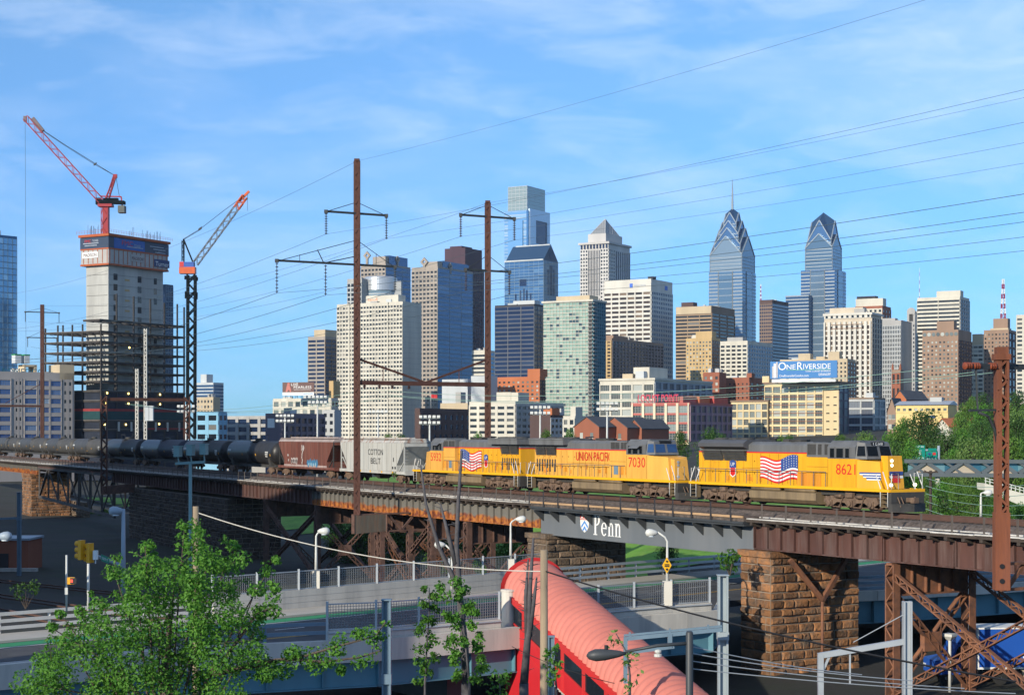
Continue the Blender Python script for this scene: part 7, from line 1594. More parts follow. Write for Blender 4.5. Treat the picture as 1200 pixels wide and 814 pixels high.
# right hillside houses
t = T('yellow_workshop', 'long yellow stucco workshop with a pale metal roof among the trees', 'building', 1050, 1111, 1121, 474, 480, w_yellow, zb=8, ylow=492); t.facade('L', 9, 14, g_day, w_yellow, .45, .55, .2, 2, z0=t.zy(483), rows=1); b = MB(); P = lambda a, d, z: t.u*a+t.v*d+UP*z; b.prism([P(-.4, -.6, t.H), P(-.4, t.wr+.6, t.H), P(-.4, t.wr*.55, t.zy(469))], t.u*(t.wl+.8)); b.build('roof', mat('pale_metal_roof', (.42, .44, .46), .5, metal=.3, var=.08), t.root); b = MB(); fbox(b, V3(0, 0, 0), t.u, t.nu, t.ul(1096), t.ul(1086), t.zy(489), t.zy(486.5), .05, .4); b.build('blue_awning', m_cbl, t.root); t.done()
for i, (a, b2, ye, ya, rf, lb) in enumerate([(1097, 1112, 500, 491, w_orange, 'house with an orange tiled roof among the right trees'), (1112, 1124, 500, 490, w_brick, 'house with a red tiled roof among the right trees'), (1123, 1137, 500, 490.5, w_lgrey, 'brick house with a grey metal roof among the right trees')]):
    gable_house('hill_house', lb, a, b2, ye, ya, 432+i*5, 11, w_bbrown if i == 2 else w_white, rf, th=52, group='small houses among the right trees')
gable_house('brick_hall', 'red brick gabled hall with slate roof below the finned office', 1047, 1062, 468, 458, 560, 16, w_orange, m_slate, th=40)
gable_house('brick_chapel', 'brown gabled brick house at the edge of the right trees', 1040, 1050, 482, 467, 520, 9, w_bbrown, m_slate, th=30)
t = T('brick_bell_tower', 'old dark brick tower with arched openings below the grey towers', 'tower', 1045, 1055.5, 1059, 433, 700, w_bbrown); t.facade('L', 2, 16, g_warm, w_brick, .5, .3, .4, 3); b = MB()
for a in (.3, t.wl-.3): b.lathe([(.6, 0), (.45, 1.6), (.05, 2.8)], t.u*a+t.v*.4+UP*t.H, UP, 6)
b.build('pinnacle', w_brick, t.root); t.done()
low('beige_shed', 'beige flat building behind the orange rusty pole at the right edge', 1176, 1196, 1206, 473, 470, w_ltan, [], zb=8).done()
low('small_white_house', 'small white and brick house between tree crowns right of the workshop', 1122, 1133, 1146, 481, 470, w_white, [('L', 2, 8, g_dark, dict(pier=.5, span=.5, proud=.1))], zb=8).box(1128, 1133, 476, 481, .2, 4, w_brick, 'chimney')
low('flat_roof_house', 'low cream flat roofed house right of the grey metal roof', 1136, 1156, 1166, 496, 420, w_ltan, [], zb=8).done()
# ------------------------------------------------------------------ unseen buildings added off frame, sized to throw the long evening shadows
SD = V3(-SUN_AZ.x, -SUN_AZ.y, 0).normalized(); SP = V3(SD.y, -SD.x, 0)
def hall(name, label, p0, p1, a0, a1, zt, wall):
    c = SP*((p0+p1)/2)+SD*a1; t = thing(name, label, 'building', V3(c.x, c.y, 3)); W = (p1-p0)/2; D = a1-a0
    b = MB(); fbox(b, V3(0, 0, 0), SP, -SD, -W, W, 0, zt-3, 0, D); b.build('wall', wall, t)
    n = int(W*2/4.5); zz = 3.0
    b = MB(); me = None
    while zz < zt-7:
        for i in range(n):
            o_ = SP*(-W+4.5*(i+.5))+SD*.04+UP*zz
            if me is None: m1 = MB(); m1.face([SP*-1.1, SP*1.1, SP*1.1+UP*2.2, SP*-1.1+UP*2.2]); o = m1.build('window', g_dark, t); me = o.data
            else: o = bpy.data.objects.new('window', me); COL.objects.link(o); o.parent = t
            o.location = o_
        zz += 7.6
    return t
hall('brick_hall', 'tall unseen block added behind the viewer to shade the street', -75.5, -62.4, -8, 10, 41, w_brick)
hall('brick_hall', 'unseen block added left of the frame to shade the grey girder', -156, -130, 46, 62, 41.0, w_orange)
hall('shade_block', 'long unseen block added left of the frame to shade the dark tank cars', -232, -156.2, 70, 90, 51.0, w_stone)
hall('brick_hall', 'unseen block added farthest left of the frame to shade the truss span', -272, -232.2, 82, 100, 48.5, w_brick)

# ------------------------------------------------------------------ trees
m_bark = mat('bark', (.09, .07, .055), .95, var=.3, scale=4, bump=.5); m_deadbark = mat('grey_dead_bark', (.085, .08, .085), .95, var=.3, scale=4)
l_near = leaf('leaf_fresh', (.045, .15, .018), (.11, .25, .034), .32); l_dark = leaf('leaf_dark', (.035, .09, .018), (.07, .15, .03), .3); l_mid = leaf('leaf_mid', (.075, .165, .024), (.135, .25, .042), .34); l_oliv = leaf('leaf_olive', (.105, .19, .045), (.17, .27, .07), .34)
def leaves(b, c, r, n, sz, rnd, flat=.8, shell=.55):
    for _ in range(n):
        d = Vector((rnd.gauss(0, 1), rnd.gauss(0, 1), rnd.gauss(0, 1))).normalized(); p = c+Vector((d.x*r, d.y*r, d.z*r*flat))*(shell+(1-shell)*rnd.random()**.5 if shell else rnd.random()**.4)
        n_ = (d*.7+Vector((rnd.gauss(0, .6), rnd.gauss(0, .6), rnd.gauss(0, .6)+.5))).normalized(); a = n_.cross(Vector((rnd.gauss(0, 1), rnd.gauss(0, 1), rnd.gauss(0, 1)))).normalized(); e = n_.cross(a); s = sz*rnd.uniform(.6, 1.25)
        b.face([p-a*s, p+e*s*.55+n_*s*.12, p+a*s*.95, p-e*s*.55+n_*s*.12])
def proto(seed, mt, n_cl, leaf_n, sz, shape):
    """unit tree: crown about 1 wide and 1 high, origin at the crown's foot"""
    rnd = random.Random(seed); b = MB(); tr = MB(); tr.tube([(0, 0, -.5), (.01, 0, 0), (-.01, .01, .35), (0, 0, .7)], [.04, .032, .022, .008], 7)
    for i in range(n_cl):
        t = (i+.5)/n_cl; ang = i*2.4+rnd.random(); hh = .12+.80*t; rr = shape(hh)*rnd.uniform(.55, 1.0)*(.28 if i % 4 else .42); c = Vector((math.cos(ang)*rr, math.sin(ang)*rr, hh)); cr = rnd.uniform(.14, .23)
        leaves(b, c, cr, leaf_n, sz, rnd); tr.tube([(0, 0, max(0, hh-.25)), tuple(c*.5+Vector((0, 0, (hh-.1)*.5))), tuple(c)], [.018, .01, .004], 4)
    return b, tr, mt
PROTO = [proto(1, l_mid, 34, 105, .026, lambda h: math.sin(math.pi*min(1, h*.9+.12))), proto(2, l_dark, 36, 105, .026, lambda h: math.sin(math.pi*min(1, h*.85+.1))), proto(3, l_oliv, 34, 105, .026, lambda h: 1.0 if h < .75 else .6), proto(4, l_near, 34, 105, .026, lambda h: math.sin(math.pi*min(1, h*.95+.1))), proto(5, l_dark, 26, 80, .028, lambda h: 1.05-h)]
PM = {}
def tree(px, yt, Z, wpx, k, label, group=None, name='tree', hk=1.0, zb=None):
    s_ = Z/F; c = at(px, yt, Z); wd = wpx*s_; h = wd*hk; zb = height(c.x, c.y) if zb is None else zb
    h = max(h, min(c.z-zb, h*1.6)); base = V3(c.x, c.y, c.z-h); t = thing(name, label, 'tree', V3(c.x, c.y, min(zb, base.z)), 0, group); off = base-t.location
    for i, nm in ((0, 'crown'), (1, 'trunk')):
        if (k, i) not in PM:
            o = PROTO[k][i].build(nm, PROTO[k][2] if i == 0 else m_bark, t); PM[(k, i)] = o.data
        else: o = bpy.data.objects.new(nm, PM[(k, i)]); COL.objects.link(o); o.parent = t
        o.location = off; o.scale = (wd, wd, h); o.rotation_euler = (0, 0, (px*7+Z) % 6.28)
    if off.z > h*.3: PMt = MB(); PMt.tube([(0, 0, -.3), tuple(off)], wd*.035, 6); PMt.build('bole', m_bark, t)
    return t
LB = ['mid green tree in the wood behind the lead locomotive\'s nose', 'dark green tree in the wood on the right hillside', 'olive green tree in the wood above the truss footbridge', 'bright green tree in the wood on the right hillside', 'dark conical tree on the right hillside']
rnd = random.Random(9)
WOOD = [(1082, 481, 330, 58, 1), (1052, 500, 290, 52, 0), (1020, 512, 250, 46, 0), (1012, 506, 330, 40, 2), (1110, 508, 260, 50, 1), (1068, 516, 240, 40, 3), (1036, 520, 235, 44, 0), (1140, 512, 235, 60, 2), (1170, 506, 250, 52, 2), (1192, 488, 280, 46, 1), (1198, 520, 245, 50, 3), (1155, 527, 250, 46, 0), (1118, 527, 245, 44, 3), (1092, 534, 250, 34, 0), (1150, 474, 400, 40, 3), (1132, 472, 420, 34, 0), (1172, 466, 430, 44, 1), (1192, 459, 440, 42, 1),
        (1163, 488, 380, 44, 1), (1185, 476, 390, 40, 0), (1125, 482, 385, 30, 0), (1092, 500, 320, 40, 1), (1060, 490, 350, 40, 3), (995, 516, 300, 34, 0), (1160, 503, 300, 46, 1), (1128, 503, 330, 36, 3), (1205, 505, 260, 40, 1), (1150, 461, 520, 30, 1), (1110, 470, 640, 26, 1), (1040, 508, 310, 34, 3), (1180, 526, 248, 44, 1), (1206, 534, 242, 40, 0), (1100, 545, 236, 30, 0), (1075, 536, 262, 30, 0), (1206, 470, 400, 44, 0), (1139, 465, 470, 26, 0), (1045, 516, 270, 46, 1), (1075, 522, 280, 44, 0), (1000, 522, 240, 36, 3), (1100, 520, 290, 50, 2), (1130, 516, 270, 50, 1), (1160, 516, 260, 54, 3), (1185, 510, 240, 50, 0), (1150, 492, 340, 40, 1), (1178, 494, 330, 50, 0), (1200, 480, 330, 50, 2), (1120, 532, 244, 44, 2), (1178, 532, 246, 46, 0), (1058, 508, 320, 44, 1)]
for px, yt, Z, wp, k in WOOD: tree(px, yt, Z, wp, k, LB[k], 'trees of the right hillside')
LOW = [(1102, 566, 176, 40, 3), (1138, 568, 172, 42, 0), (1172, 576, 166, 40, 3), (1122, 570, 164, 34, 0), (1196, 590, 170, 38, 3), (1086, 578, 160, 30, 2), (1150, 563, 190, 40, 1), (1120, 562, 200, 40, 0), (1090, 562, 205, 36, 1)]
for px, yt, Z, wp, k in LOW: tree(px, yt, Z, wp, k, 'leafy shrub on the bank below the truss footbridge', 'shrubs on the bank right of the locomotive', 'shrub', hk=.75)
for px, yt, Z, wp, k in [(833, 502, 300, 40, 1), (797, 505, 320, 26, 1), (668, 503, 330, 24, 3), (640, 503, 350, 22, 0), (925, 509, 300, 22, 1), (985, 508, 290, 26, 0), (560, 508, 340, 30, 3), (470, 509, 360, 24, 1), (845, 508, 310, 24, 1), (915, 510, 280, 20, 0), (455, 508, 380, 20, 0)]:
    tree(px, yt, Z, wp, k, 'green street tree peeping over the train roofs', 'trees peeping over the train')
for px, yt, Z, wp, k in [(420, 600, 215, 60, 1), (468, 604, 205, 62, 1), (520, 606, 200, 60, 1), (572, 612, 190, 56, 0), (600, 616, 186, 44, 3), (396, 606, 225, 40, 1), (545, 600, 215, 60, 1), (490, 596, 230, 60, 1)]:
    tree(px, yt, Z, wp, k, 'shaded dark tree behind the steel towers of the viaduct', 'trees behind the steel towers', hk=1.3)
for px, yt, Z, wp, k in [(104, 594, 345, 24, 0), (122, 596, 340, 26, 0), (134, 592, 350, 22, 3)]:
    tree(px, yt, Z, wp, k, 'small green tree seen through the opening under the truss span', 'trees behind the truss span')
tree(783, 631, 172, 32, 1, 'dark round bush tree on the grass below the painted span', name='bush', hk=1.0)
def bush(px, py, Z, rpx, mt, label, seed, n=420, sz=.13, cat='bush', fl=.9, stems=True):
    rnd = random.Random(seed); c = at(px, py, Z); r = rpx*Z/F; t = thing('bush', label, cat, c-UP*r); b = MB()
    for k in range(7): leaves(b, c+Vector((rnd.uniform(-.7, .7)*r, rnd.uniform(-.5, .5)*r, rnd.uniform(-.8, .8)*r)), r*.45, n//7, sz, rnd, fl)
    b.build('foliage', mt, t, off=t.location); b = MB()
    for k in range(5): b.tube([c-UP*r*1.0, c+Vector((rnd.uniform(-.6, .6)*r, rnd.uniform(-.4, .4)*r, rnd.uniform(0, .8)*r))], [.05, .01], 5)
    b.build('stem', m_bark, t, off=t.location); return t
bush(855, 659, 113.5, 15, l_near, 'bright green bush growing from the corner of the large stone pier', 3)
for i, (px, py, Z, r, lb) in enumerate([(30, 697, 140, 16, 'low dark bush behind the left guard rail'), (462, 556, 170, 4, 'small weed on the viaduct deck beside the pale hopper'), (1110, 585, 132, 14, 'dark round shrub beside the viaduct right of the locomotive')]): bush(px, py, Z, r, l_dark if i != 1 else l_oliv, lb, i+20, n=200 if i != 1 else 60, sz=.16 if i != 1 else .1)
# the big leafy tree in the lower left corner
rnd = random.Random(5); Zt = 46.0; t = thing('tree', 'big leafy green tree filling the lower left corner in front of the street', 'tree', V3(at(190, 700, Zt).x, Zt, 3.2)); b = MB(); off = t.location.copy(); st = MB(); trunk = [V3(off.x, Zt, 3.2), V3(off.x-.1, Zt, 8), V3(off.x+.1, Zt, 12.5), V3(off.x+.2, Zt, 15.0)]
st.tube(trunk, [.24, .2, .13, .05], 9)
CLP = [(60, 775, 26), (82, 752, 24), (108, 735, 24), (112, 770, 30), (150, 745, 34), (150, 785, 36), (152, 705, 26), (133, 668, 14), (160, 680, 22), (185, 700, 30), (190, 740, 34), (200, 780, 36), (178, 660, 20), (205, 668, 24), (222, 640, 18), (232, 622, 10), (216, 618, 6), (245, 655, 22), (236, 690, 30), (240, 730, 34), (250, 775, 36), (268, 690, 22), (282, 655, 14), (275, 725, 26), (290, 765, 26), (300, 690, 14), (312, 672, 10), (306, 715, 12), (298, 740, 14), (270, 640, 10), (322, 690, 8), (262, 668, 14), (120, 705, 14), (95, 715, 9), (170, 640, 12), (70, 800, 30), (40, 800, 26), (130, 815, 36), (200, 822, 36), (260, 815, 34), (310, 790, 16), (72, 720, 8), (324, 655, 7), (60, 735, 9), (228, 680, 16), (226, 705, 18), (230, 735, 20), (228, 765, 20), (232, 795, 22)]
for px, py, r in CLP:
    for q in range(3 if r > 15 else 2):
        dz = rnd.uniform(-1.9, 1.9); c = at(px+rnd.uniform(-.35, .35)*r, py+rnd.uniform(-.3, .3)*r, Zt+dz); rr = r*Zt/F*.82
        leaves(b, c, rr, int(44+760*rr*rr), .060, rnd, .85, .35)
    if (px+py) % 3: continue
    c = at(px, py, Zt); a_ = trunk[2].lerp(trunk[1], rnd.random()); st.tube([a_, a_.lerp(c, .55)+UP*rnd.uniform(0, .4), c], [.055, .035, .012], 5)
for k in range(70):
    px, py, r = rnd.choice(CLP[:36]); an = rnd.uniform(0, 6.283); c = at(px+math.cos(an)*r*1.15, py+math.sin(an)*r*1.05, Zt+rnd.uniform(-1.5, 1.5)); leaves(b, c, rnd.uniform(.10, .22), rnd.randint(10, 34), .06, rnd, .8, .1)
    st.tube([at(px, py, Zt), c], [.012, .005], 4)
BR = [[(300, 775), (350, 770), (395, 757), (440, 745), (452, 728)], [(340, 772), (380, 775), (420, 770), (446, 762)], [(300, 720), (318, 712), (326, 708)]]
for br in BR:
    P = [at(x, y, Zt-.6) for x, y in br]; st.tube([at(250, 790, Zt)]+P, [.06]+[.045-.035*i/len(P) for i in range(len(P))], 5)
    for p, q in zip(P, P[1:]):
        for k in range(5): leaves(b, p.lerp(q, rnd.random())+Vector((rnd.uniform(-.12, .12), rnd.uniform(-.3, .3), rnd.uniform(-.22, .25))), .22, 26, .065, rnd, .8, .2)
for px, py, r in ((345, 765, 16), (368, 778, 18), (395, 760, 14), (330, 785, 18), (420, 742, 10), (400, 785, 8)): leaves(b, at(px, py, Zt-.5), r*Zt/F*.9, 150, .065, rnd, .8, .2)
b.build('crown', l_near, t, off=off); st.build('trunk', m_bark, t, off=off)
# young leafy stems and dead trunks in the centre foreground
def sapling(label, pts, Z, wid, n, mt, seed, name='sapling'):
    rnd = random.Random(seed); P = [at(x, y, Z) for x, y in pts]; P.append(V3(P[-1].x, Z, 3.2)); t = thing(name, label, 'sapling', P[-1]); st = MB(); st.tube(P, [.015+.05*i/len(P) for i in range(len(P))], 6); st.build('stem', m_deadbark, t, off=t.location); b = MB()
    for p, q in zip(P[:-2], P[1:-1]):
        m = max(1, int((q-p).length/.11))
        for k in range(m): leaves(b, p.lerp(q, k/m)+Vector((rnd.uniform(-wid, wid), rnd.uniform(-wid, wid), rnd.uniform(-.15, .15)))*1, rnd.uniform(.12, .30), max(5, int(n*.6)), .085, rnd, .9, .1)
    b.build('foliage', mt, t, off=t.location)
sapling('slim leafy sapling left of the vine covered trunk', [(503, 688), (503, 720), (500, 760), (498, 800)], 60, .36, 60, l_near, 4); sapling('dense vine covered young trunk in front of the near parapet', [(530, 685), (540, 710), (545, 750), (550, 800)], 59, .55, 120, l_near, 5); sapling('small leafy sapling by the wooden pole\'s foot', [(646, 760), (650, 785), (652, 805)], 52, .20, 32, l_near, 6); sapling('thin sapling in front of the pink roof\'s lower end', [(722, 742), (735, 765), (738, 790), (738, 815)], 45, .26, 12, l_oliv, 7); sapling('low sapling at the bottom edge left of the red stair', [(584, 788), (586, 805), (586, 820)], 58, .35, 36, l_near, 8)
def dead(label, stems, Z, r0):
    P0 = at(*stems[0][-1], Z); t = thing('dead_tree', label, 'dead tree', V3(P0.x, Z, 3.2)); rnd = random.Random(int(P0.x*10)); b = MB(); b.tube([P0, V3(P0.x, Z, 3.2)], r0*1.1, 7)
    for i, s_ in enumerate(stems):
        P = [at(x, y, Z) for x, y in s_]; b.tube(P, [r0*(.28+.72*k/(len(P)-1))*(1 if i == 0 else .7) for k in range(len(P))], 7)
        for p, q in zip(P, P[1:]):
            for k in range(6): c = p.lerp(q, rnd.random()); b.tube([c, c+Vector((rnd.choice((-1, 1))*rnd.uniform(.12, .35), rnd.uniform(-.1, .1), rnd.uniform(.02, .15)))], [.018, .006], 4)
    b.build('trunk', m_deadbark, t, off=t.location)
dead('tall bare dead trunk with a leaning side stem in front of the steel towers', [[(541, 528), (537, 590), (535, 640), (539, 700), (545, 760), (546, 800)], [(493, 545), (499, 590), (514, 640), (532, 678), (538, 700)], [(516, 590), (525, 625), (534, 660)]], 60, .16)
dead('dark multi stemmed dead tree beside the pink roof', [[(625, 630), (621, 690), (619, 740), (614, 800)], [(619, 655), (616, 700), (618, 740)], [(629, 676), (626, 700), (620, 745)], [(615, 690), (617, 720), (618, 750)]], 57, .15)

# ------------------------------------------------------------------ red covered stairway
A = V3(1.4, 104, 0); D = V3(.385, -.923, 0).normalized(); Nn = V3(D.y, -D.x, 0); KS = .265; HWd = 1.86; LEN = 26
m_pink = mat('faded_red_roof', (.58, .19, .145), .6, var=.05, scale=.3, col2=(.50, .16, .125), streak=False, spec=.3); m_redw = mat('red_wall_panel', (.55, .022, .03), .45, var=.08, scale=.5)
t = thing('covered_stairway', 'red walled stairway under a faded pink ribbed barrel roof', 'stairway', A+UP*3.2); off = t.location
def SP_(l, x, z): return A+D*l+Nn*x+UP*(z-KS*l)
rib = MB(); nseg = 16; nl = int(LEN/.54); rib.smooth = True; rows_ = []
for i in range(nl*8+1):
    l = LEN*i/(nl*8); r = HWd+.15+.12*abs(math.sin(i/8*math.pi)); rows_.append([SP_(l, r*math.cos(math.pi*k/nseg), 10.25+r*.86*math.sin(math.pi*k/nseg)) for k in range(nseg+1)])
vs = [p for row in rows_ for p in row]; m = nseg+1; rib.raw(vs, [(i*m+k, i*m+k+1, (i+1)*m+k+1, (i+1)*m+k) for i in range(len(rows_)-1) for k in range(nseg)]); rib.build('ribbed_roof', m_pink, t, off=off)
b = MB()
for sg in (-1, 1): b.hexa([SP_(l, sg*x, z) for l, x, z in ((0, 1.95, 10.0), (0, 2.22, 10.0), (LEN, 2.22, 10.0), (LEN, 1.95, 10.0), (0, 1.95, 10.34), (0, 2.22, 10.34), (LEN, 2.22, 10.34), (LEN, 1.95, 10.34))])
for k in range(nseg): 
    q = [SP_(-.05, r*math.cos(math.pi*kk/nseg), 10.25+r*.86*math.sin(math.pi*kk/nseg)) for r, kk in ((2.28, k), (2.28, k+1), (1.92, k+1), (1.92, k))]; b.face(q)
b.build('fascia', m_red, t, off=off); b = MB()
for sg in (-1, 1): b.hexa([SP_(l, sg*x, z) for l, x, z in ((.1, 1.95, 7.5), (.1, 2.05, 7.5), (LEN, 2.05, 7.5), (LEN, 1.95, 7.5), (.1, 1.95, 8.75), (.1, 2.05, 8.75), (LEN, 2.05, 8.75), (LEN, 1.95, 8.75))])
b.hexa([A+D*l+Nn*x+UP*z for l, x, z in ((.1, 1.97, 3.2), (.1, 2.03, 3.2), (5.5, 2.03, 3.2), (5.5, 1.97, 3.2), (.1, 1.97, 7.6), (.1, 2.03, 7.6), (5.5, 2.03, 6.2), (5.5, 1.97, 6.2))]); b.hexa([SP_(.0, x, z) if 0 else A+D*l+Nn*x+UP*z for l, x, z in ((.1, -2.0, 3.2), (.2, -2.0, 3.2), (.2, 2.0, 3.2), (.1, 2.0, 3.2), (.1, -2.0, 7.6), (.2, -2.0, 7.6), (.2, 2.0, 7.6), (.1, 2.0, 7.6))]); b.build('wall_panel', m_redw, t, off=off)
for sg in (-1, 1):
    for i in range(9):
        l0 = .3+i*2.85; b = MB()
        b.hexa([SP_(l, sg*x, z) for l, x, z in ((l0, 1.98, 8.76), (l0, 2.02, 8.76), (l0+2.6, 2.02, 8.76), (l0+2.6, 1.98, 8.76), (l0, 1.98, 10.0), (l0, 2.02, 10.0), (l0+2.6, 2.02, 10.0), (l0+2.6, 1.98, 10.0))]); w_ = b.build('window', g_dark, t, off=off); b = MB()
        for l1 in (l0, l0+2.6): b.bar(SP_(l1, sg*2.03, 7.5), SP_(l1, sg*2.03, 10.1), .1, .1)
        for z in (8.76, 7.6): b.bar(SP_(l0, sg*2.04, z), SP_(l0+2.6, sg*2.04, z), .08, .08)
        b.build('window_frame', m_red, w_, off=off)
b = MB()
for i in range(70): b.hexa([A+D*l+Nn*x+UP*z for l, x, z in ((i*.36, -1.9, 7.2-KS*i*.36), (i*.36+.36, -1.9, 7.2-KS*i*.36), (i*.36+.36, 1.9, 7.2-KS*i*.36), (i*.36, 1.9, 7.2-KS*i*.36), (i*.36, -1.9, 7.42-KS*i*.36), (i*.36+.36, -1.9, 7.42-KS*i*.36), (i*.36+.36, 1.9, 7.42-KS*i*.36), (i*.36, 1.9, 7.42-KS*i*.36))])
b.build('steps', m_conc, t, off=off); b = MB()
for l in (.3, 5, 10, 15, 20):
    for x in (-1.8, 1.8): c = A+D*l+Nn*x; b.box(c.x-.12, c.x+.12, c.y-.12, c.y+.12, 3.0, 7.4-KS*l)
b.build('leg', m_bluesteel, t, off=off)
b = MB(); c = on(591, 741, RZ); c = V3(-.2, 102.2, 7.4); b.lathe([(.45, 0), (.45, 2.9), (.5, 2.9), (.5, 3.0)], c, UP, 16); solo(b, 'concrete_column', m_conc2, 'round pale column at the head of the red stairway', 'column', c)

# ------------------------------------------------------------------ lamps, poles, signals
m_lampw = mat('pale_lamp_paint', (.58, .58, .54), .45, var=.05); m_lampb = mat('blue_grey_lamp_paint', (.30, .36, .42), .45, var=.06); m_lens = mat('frosted_lens', (.62, .68, .72), .3, var=.03)
def cobra(t, off, p, q, mt, r=.05, size=.62):
    """arm end p to head centre q"""
    d = (q-p); d.z = 0; d.normalize(); sd = V3(-d.y, d.x, 0); b = MB(); b.smooth = True
    b.lathe([(.05, -size*.75), (.16, -size*.5), (.25, -size*.1), (.27, size*.25), (.2, size*.5), (.02, size*.62)], q, d, 12); b.build('lamp_head', mt, t, off=off); b = MB(); b.lathe([(.2, -.05), (.2, 0)], q-UP*.2, UP, 12); b.build('lens', m_lens, t, off=off)
def lamp_post(label, px, yb, yt, Z, armx, army, rad=.09, mt=None, ped=None, extra=None, group='street lamps of the road bridge'):
    mt = mt or m_lampw; P = lambda x, y: at(x, y, Z); c = P(px, yb); t = thing('street_lamp', label, 'street lamp', c, 0, group); b = MB()
    b.tube([c, P(px, (yb+yt)/2), P(px, yt), P(px+(armx-px)*.15, yt+(army-yt)*.5), P(px+(armx-px)*.6, army-1)], [rad*1.25, rad, rad*.8, rad*.7, rad*.6], 10); b.build('pole', mt, t, off=c); cobra(t, c, P(px, yt), P(armx, army), mt)
    if ped: w_, h_ = ped; b = MB(); b.box(c.x-w_, c.x+w_, c.y-w_, c.y+w_, c.z-h_, c.z+.1); b.build('pedestal', m_conc2, t, off=c)
    return t, c
lamp_post('white street lamp on the far parapet left of the tall portal pole', 370.5, 670, 628, 115, 380, 622, ped=(.27, 2.3))
lamp_post('white street lamp with its head leaning left in front of the steel towers', 529.5, 690, 648, 122, 515, 638, mt=m_lampw)
lamp_post('white street lamp with its head to the right, left of the brown stone pier', 598.5, 656, 613, 128, 611, 608, ped=(.28, 1.0))
t, c = lamp_post('white street lamp carrying a yellow diamond sign on the near parapet', 782, 682, 634, 109, 763, 624, ped=(.3, 1.5))
P = lambda x, y: at(x, y, 108.8); b = MB(); b.prism([P(781.5, 652.5), P(776, 662), P(781.5, 671.5), P(787, 662)], (0, .04, 0)); s_ = b.build('warning_sign', mat('sign_yellow', (.80, .42, .01), .45, var=.04), t, off=c); b = MB(); q = at(781.5, 662, 108.75); 
for dz in (.26, -.26): b.lathe([(.07, 0), (.07, .01)], q+UP*dz, (0, -1, 0), 10)
for dz in (.05, -.06): b.obox(q+UP*dz, (1, 0, 0), (0, 1, 0), UP, .15, .004, .035)
b.build('symbol', m_black, s_, off=c)
lamp_post('small white street lamp on the right bank beside the orange pole', 1149.5, 607, 578, 150, 1158, 577, .1, group=None)
t, c = lamp_post('thick pale street lamp with traffic signal arm behind the big tree', 144.5, 700, 596, 92, 135.5, 598.5, .12, mt=m_lampb, group=None)
P = lambda x, y, z=92: at(x, y, z); b = MB(); b.tube([P(144.5, 664), P(128, 656.5), P(110, 650), P(92, 645)], [.13, .11, .08, .06], 9); b.build('mast_arm', m_lampb, t, off=c)
m_sig = mat('signal_yellow', (.75, .36, .015), .45, var=.05)
def signal(px, py, Z, par, off, hh=.54):
    c = at(px, py, Z); ax = V3(.88, -.47, 0); sd = V3(.47, .88, 0); b = MB(); b.obox(c, sd, ax, UP, .18, .11, hh)
    for k in (-1, 0, 1):
        q = c-ax*.11+UP*k*.34; b.lathe([(.15, 0), (.15, .26), (.13, .26), (.13, .02)], q, -ax, 12)
    h = b.build('signal_head', m_sig, par, off=off)
    for k, mm in ((1, 'red_lens'), (0, 'amber_lens'), (-1, 'green_lens')):
        b = MB(); b.lathe([(.125, 0), (.125, .02)], c-ax*.125+UP*k*.34, -ax, 10); b.build('lens', globals().setdefault('m_'+mm, mat(mm, {'red_lens': (.2, .01, .01), 'amber_lens': (.2, .08, .01), 'green_lens': (.01, .12, .05)}[mm], .3)), h, off=off)
signal(95.5, 644, 91.6, t, c); signal(105.5, 647.5, 91.6, t, c)
b = MB(); b.obox(P(112, 650, 91.5), (1, 0, 0), (0, 1, 0), UP, .12, .12, .25); b.bar(P(112, 646, 91.5), P(112, 660, 91.5), .05); b.build('camera_box', m_white, t, off=c)
b = MB(); n_ = V3(-.3, -.95, 0); x_ = V3(.9, -.28, -.32).normalized(); o = P(118.5, 649, 91.2); b.hexa([o, o+x_*.52, o+x_*.52+V3(0, .03, 0), o+V3(0, .03, 0)]+[p-UP*.36 for p in (o, o+x_*.52, o+x_*.52+V3(0, .03, 0), o+V3(0, .03, 0))]); s_ = b.build('street_sign', mat('sign_green', (.02, .20, .12), .5), t, off=c); b = MB(); b.text('SOUTH ST', o+x_*.05-UP*.25+V3(0, -.006, 0), x_, UP, .14, width=.42); b.build('lettering', m_white, s_, off=c)
def post(name, label, cat, px, yb, yt, Z, r, mt, n=10, parts=None):
    c = at(px, yb, Z); b = MB(); b.tube([c, at(px, yt, Z)], [r*1.1, r], n); return solo(b, name, mt, label, cat, c)
post('sign_post', 'tall thin white post right of the pedestrian signal', 'post', 103.5, 716, 660, 98, .075, m_lampw)
c = at(78, 716, 97); t = thing('pedestrian_signal', 'white post with a small pedestrian signal showing a red hand left of the traffic lights', 'signal', c); b = MB(); b.tube([c, at(78, 650, 97)], .06, 8); b.build('post', m_lampw, t, off=c); b = MB(); q = at(83.5, 680, 97); b.box(q.x-.2, q.x+.2, q.y-.12, q.y+.12, q.z-.2, q.z+.2); h = b.build('signal_box', m_sig, t, off=c); b = MB(); b.box(q.x-.02, q.x+.34, q.y-.17, q.y-.12, q.z-.17, q.z+.17); b.build('visor', m_black, h, off=c); b = MB(); b.box(q.x+.0, q.x+.13, q.y-.175, q.y-.17, q.z-.08, q.z+.08); b.build('lit_hand', lamp('red_signal', (1, .05, .03), 1.2), h, off=c); b = MB(); q = at(78, 692, 96.9); b.box(q.x-.09, q.x+.09, q.y-.1, q.y+.02, q.z-.2, q.z+.2); b.build('button_box', m_lampw, t, off=c)
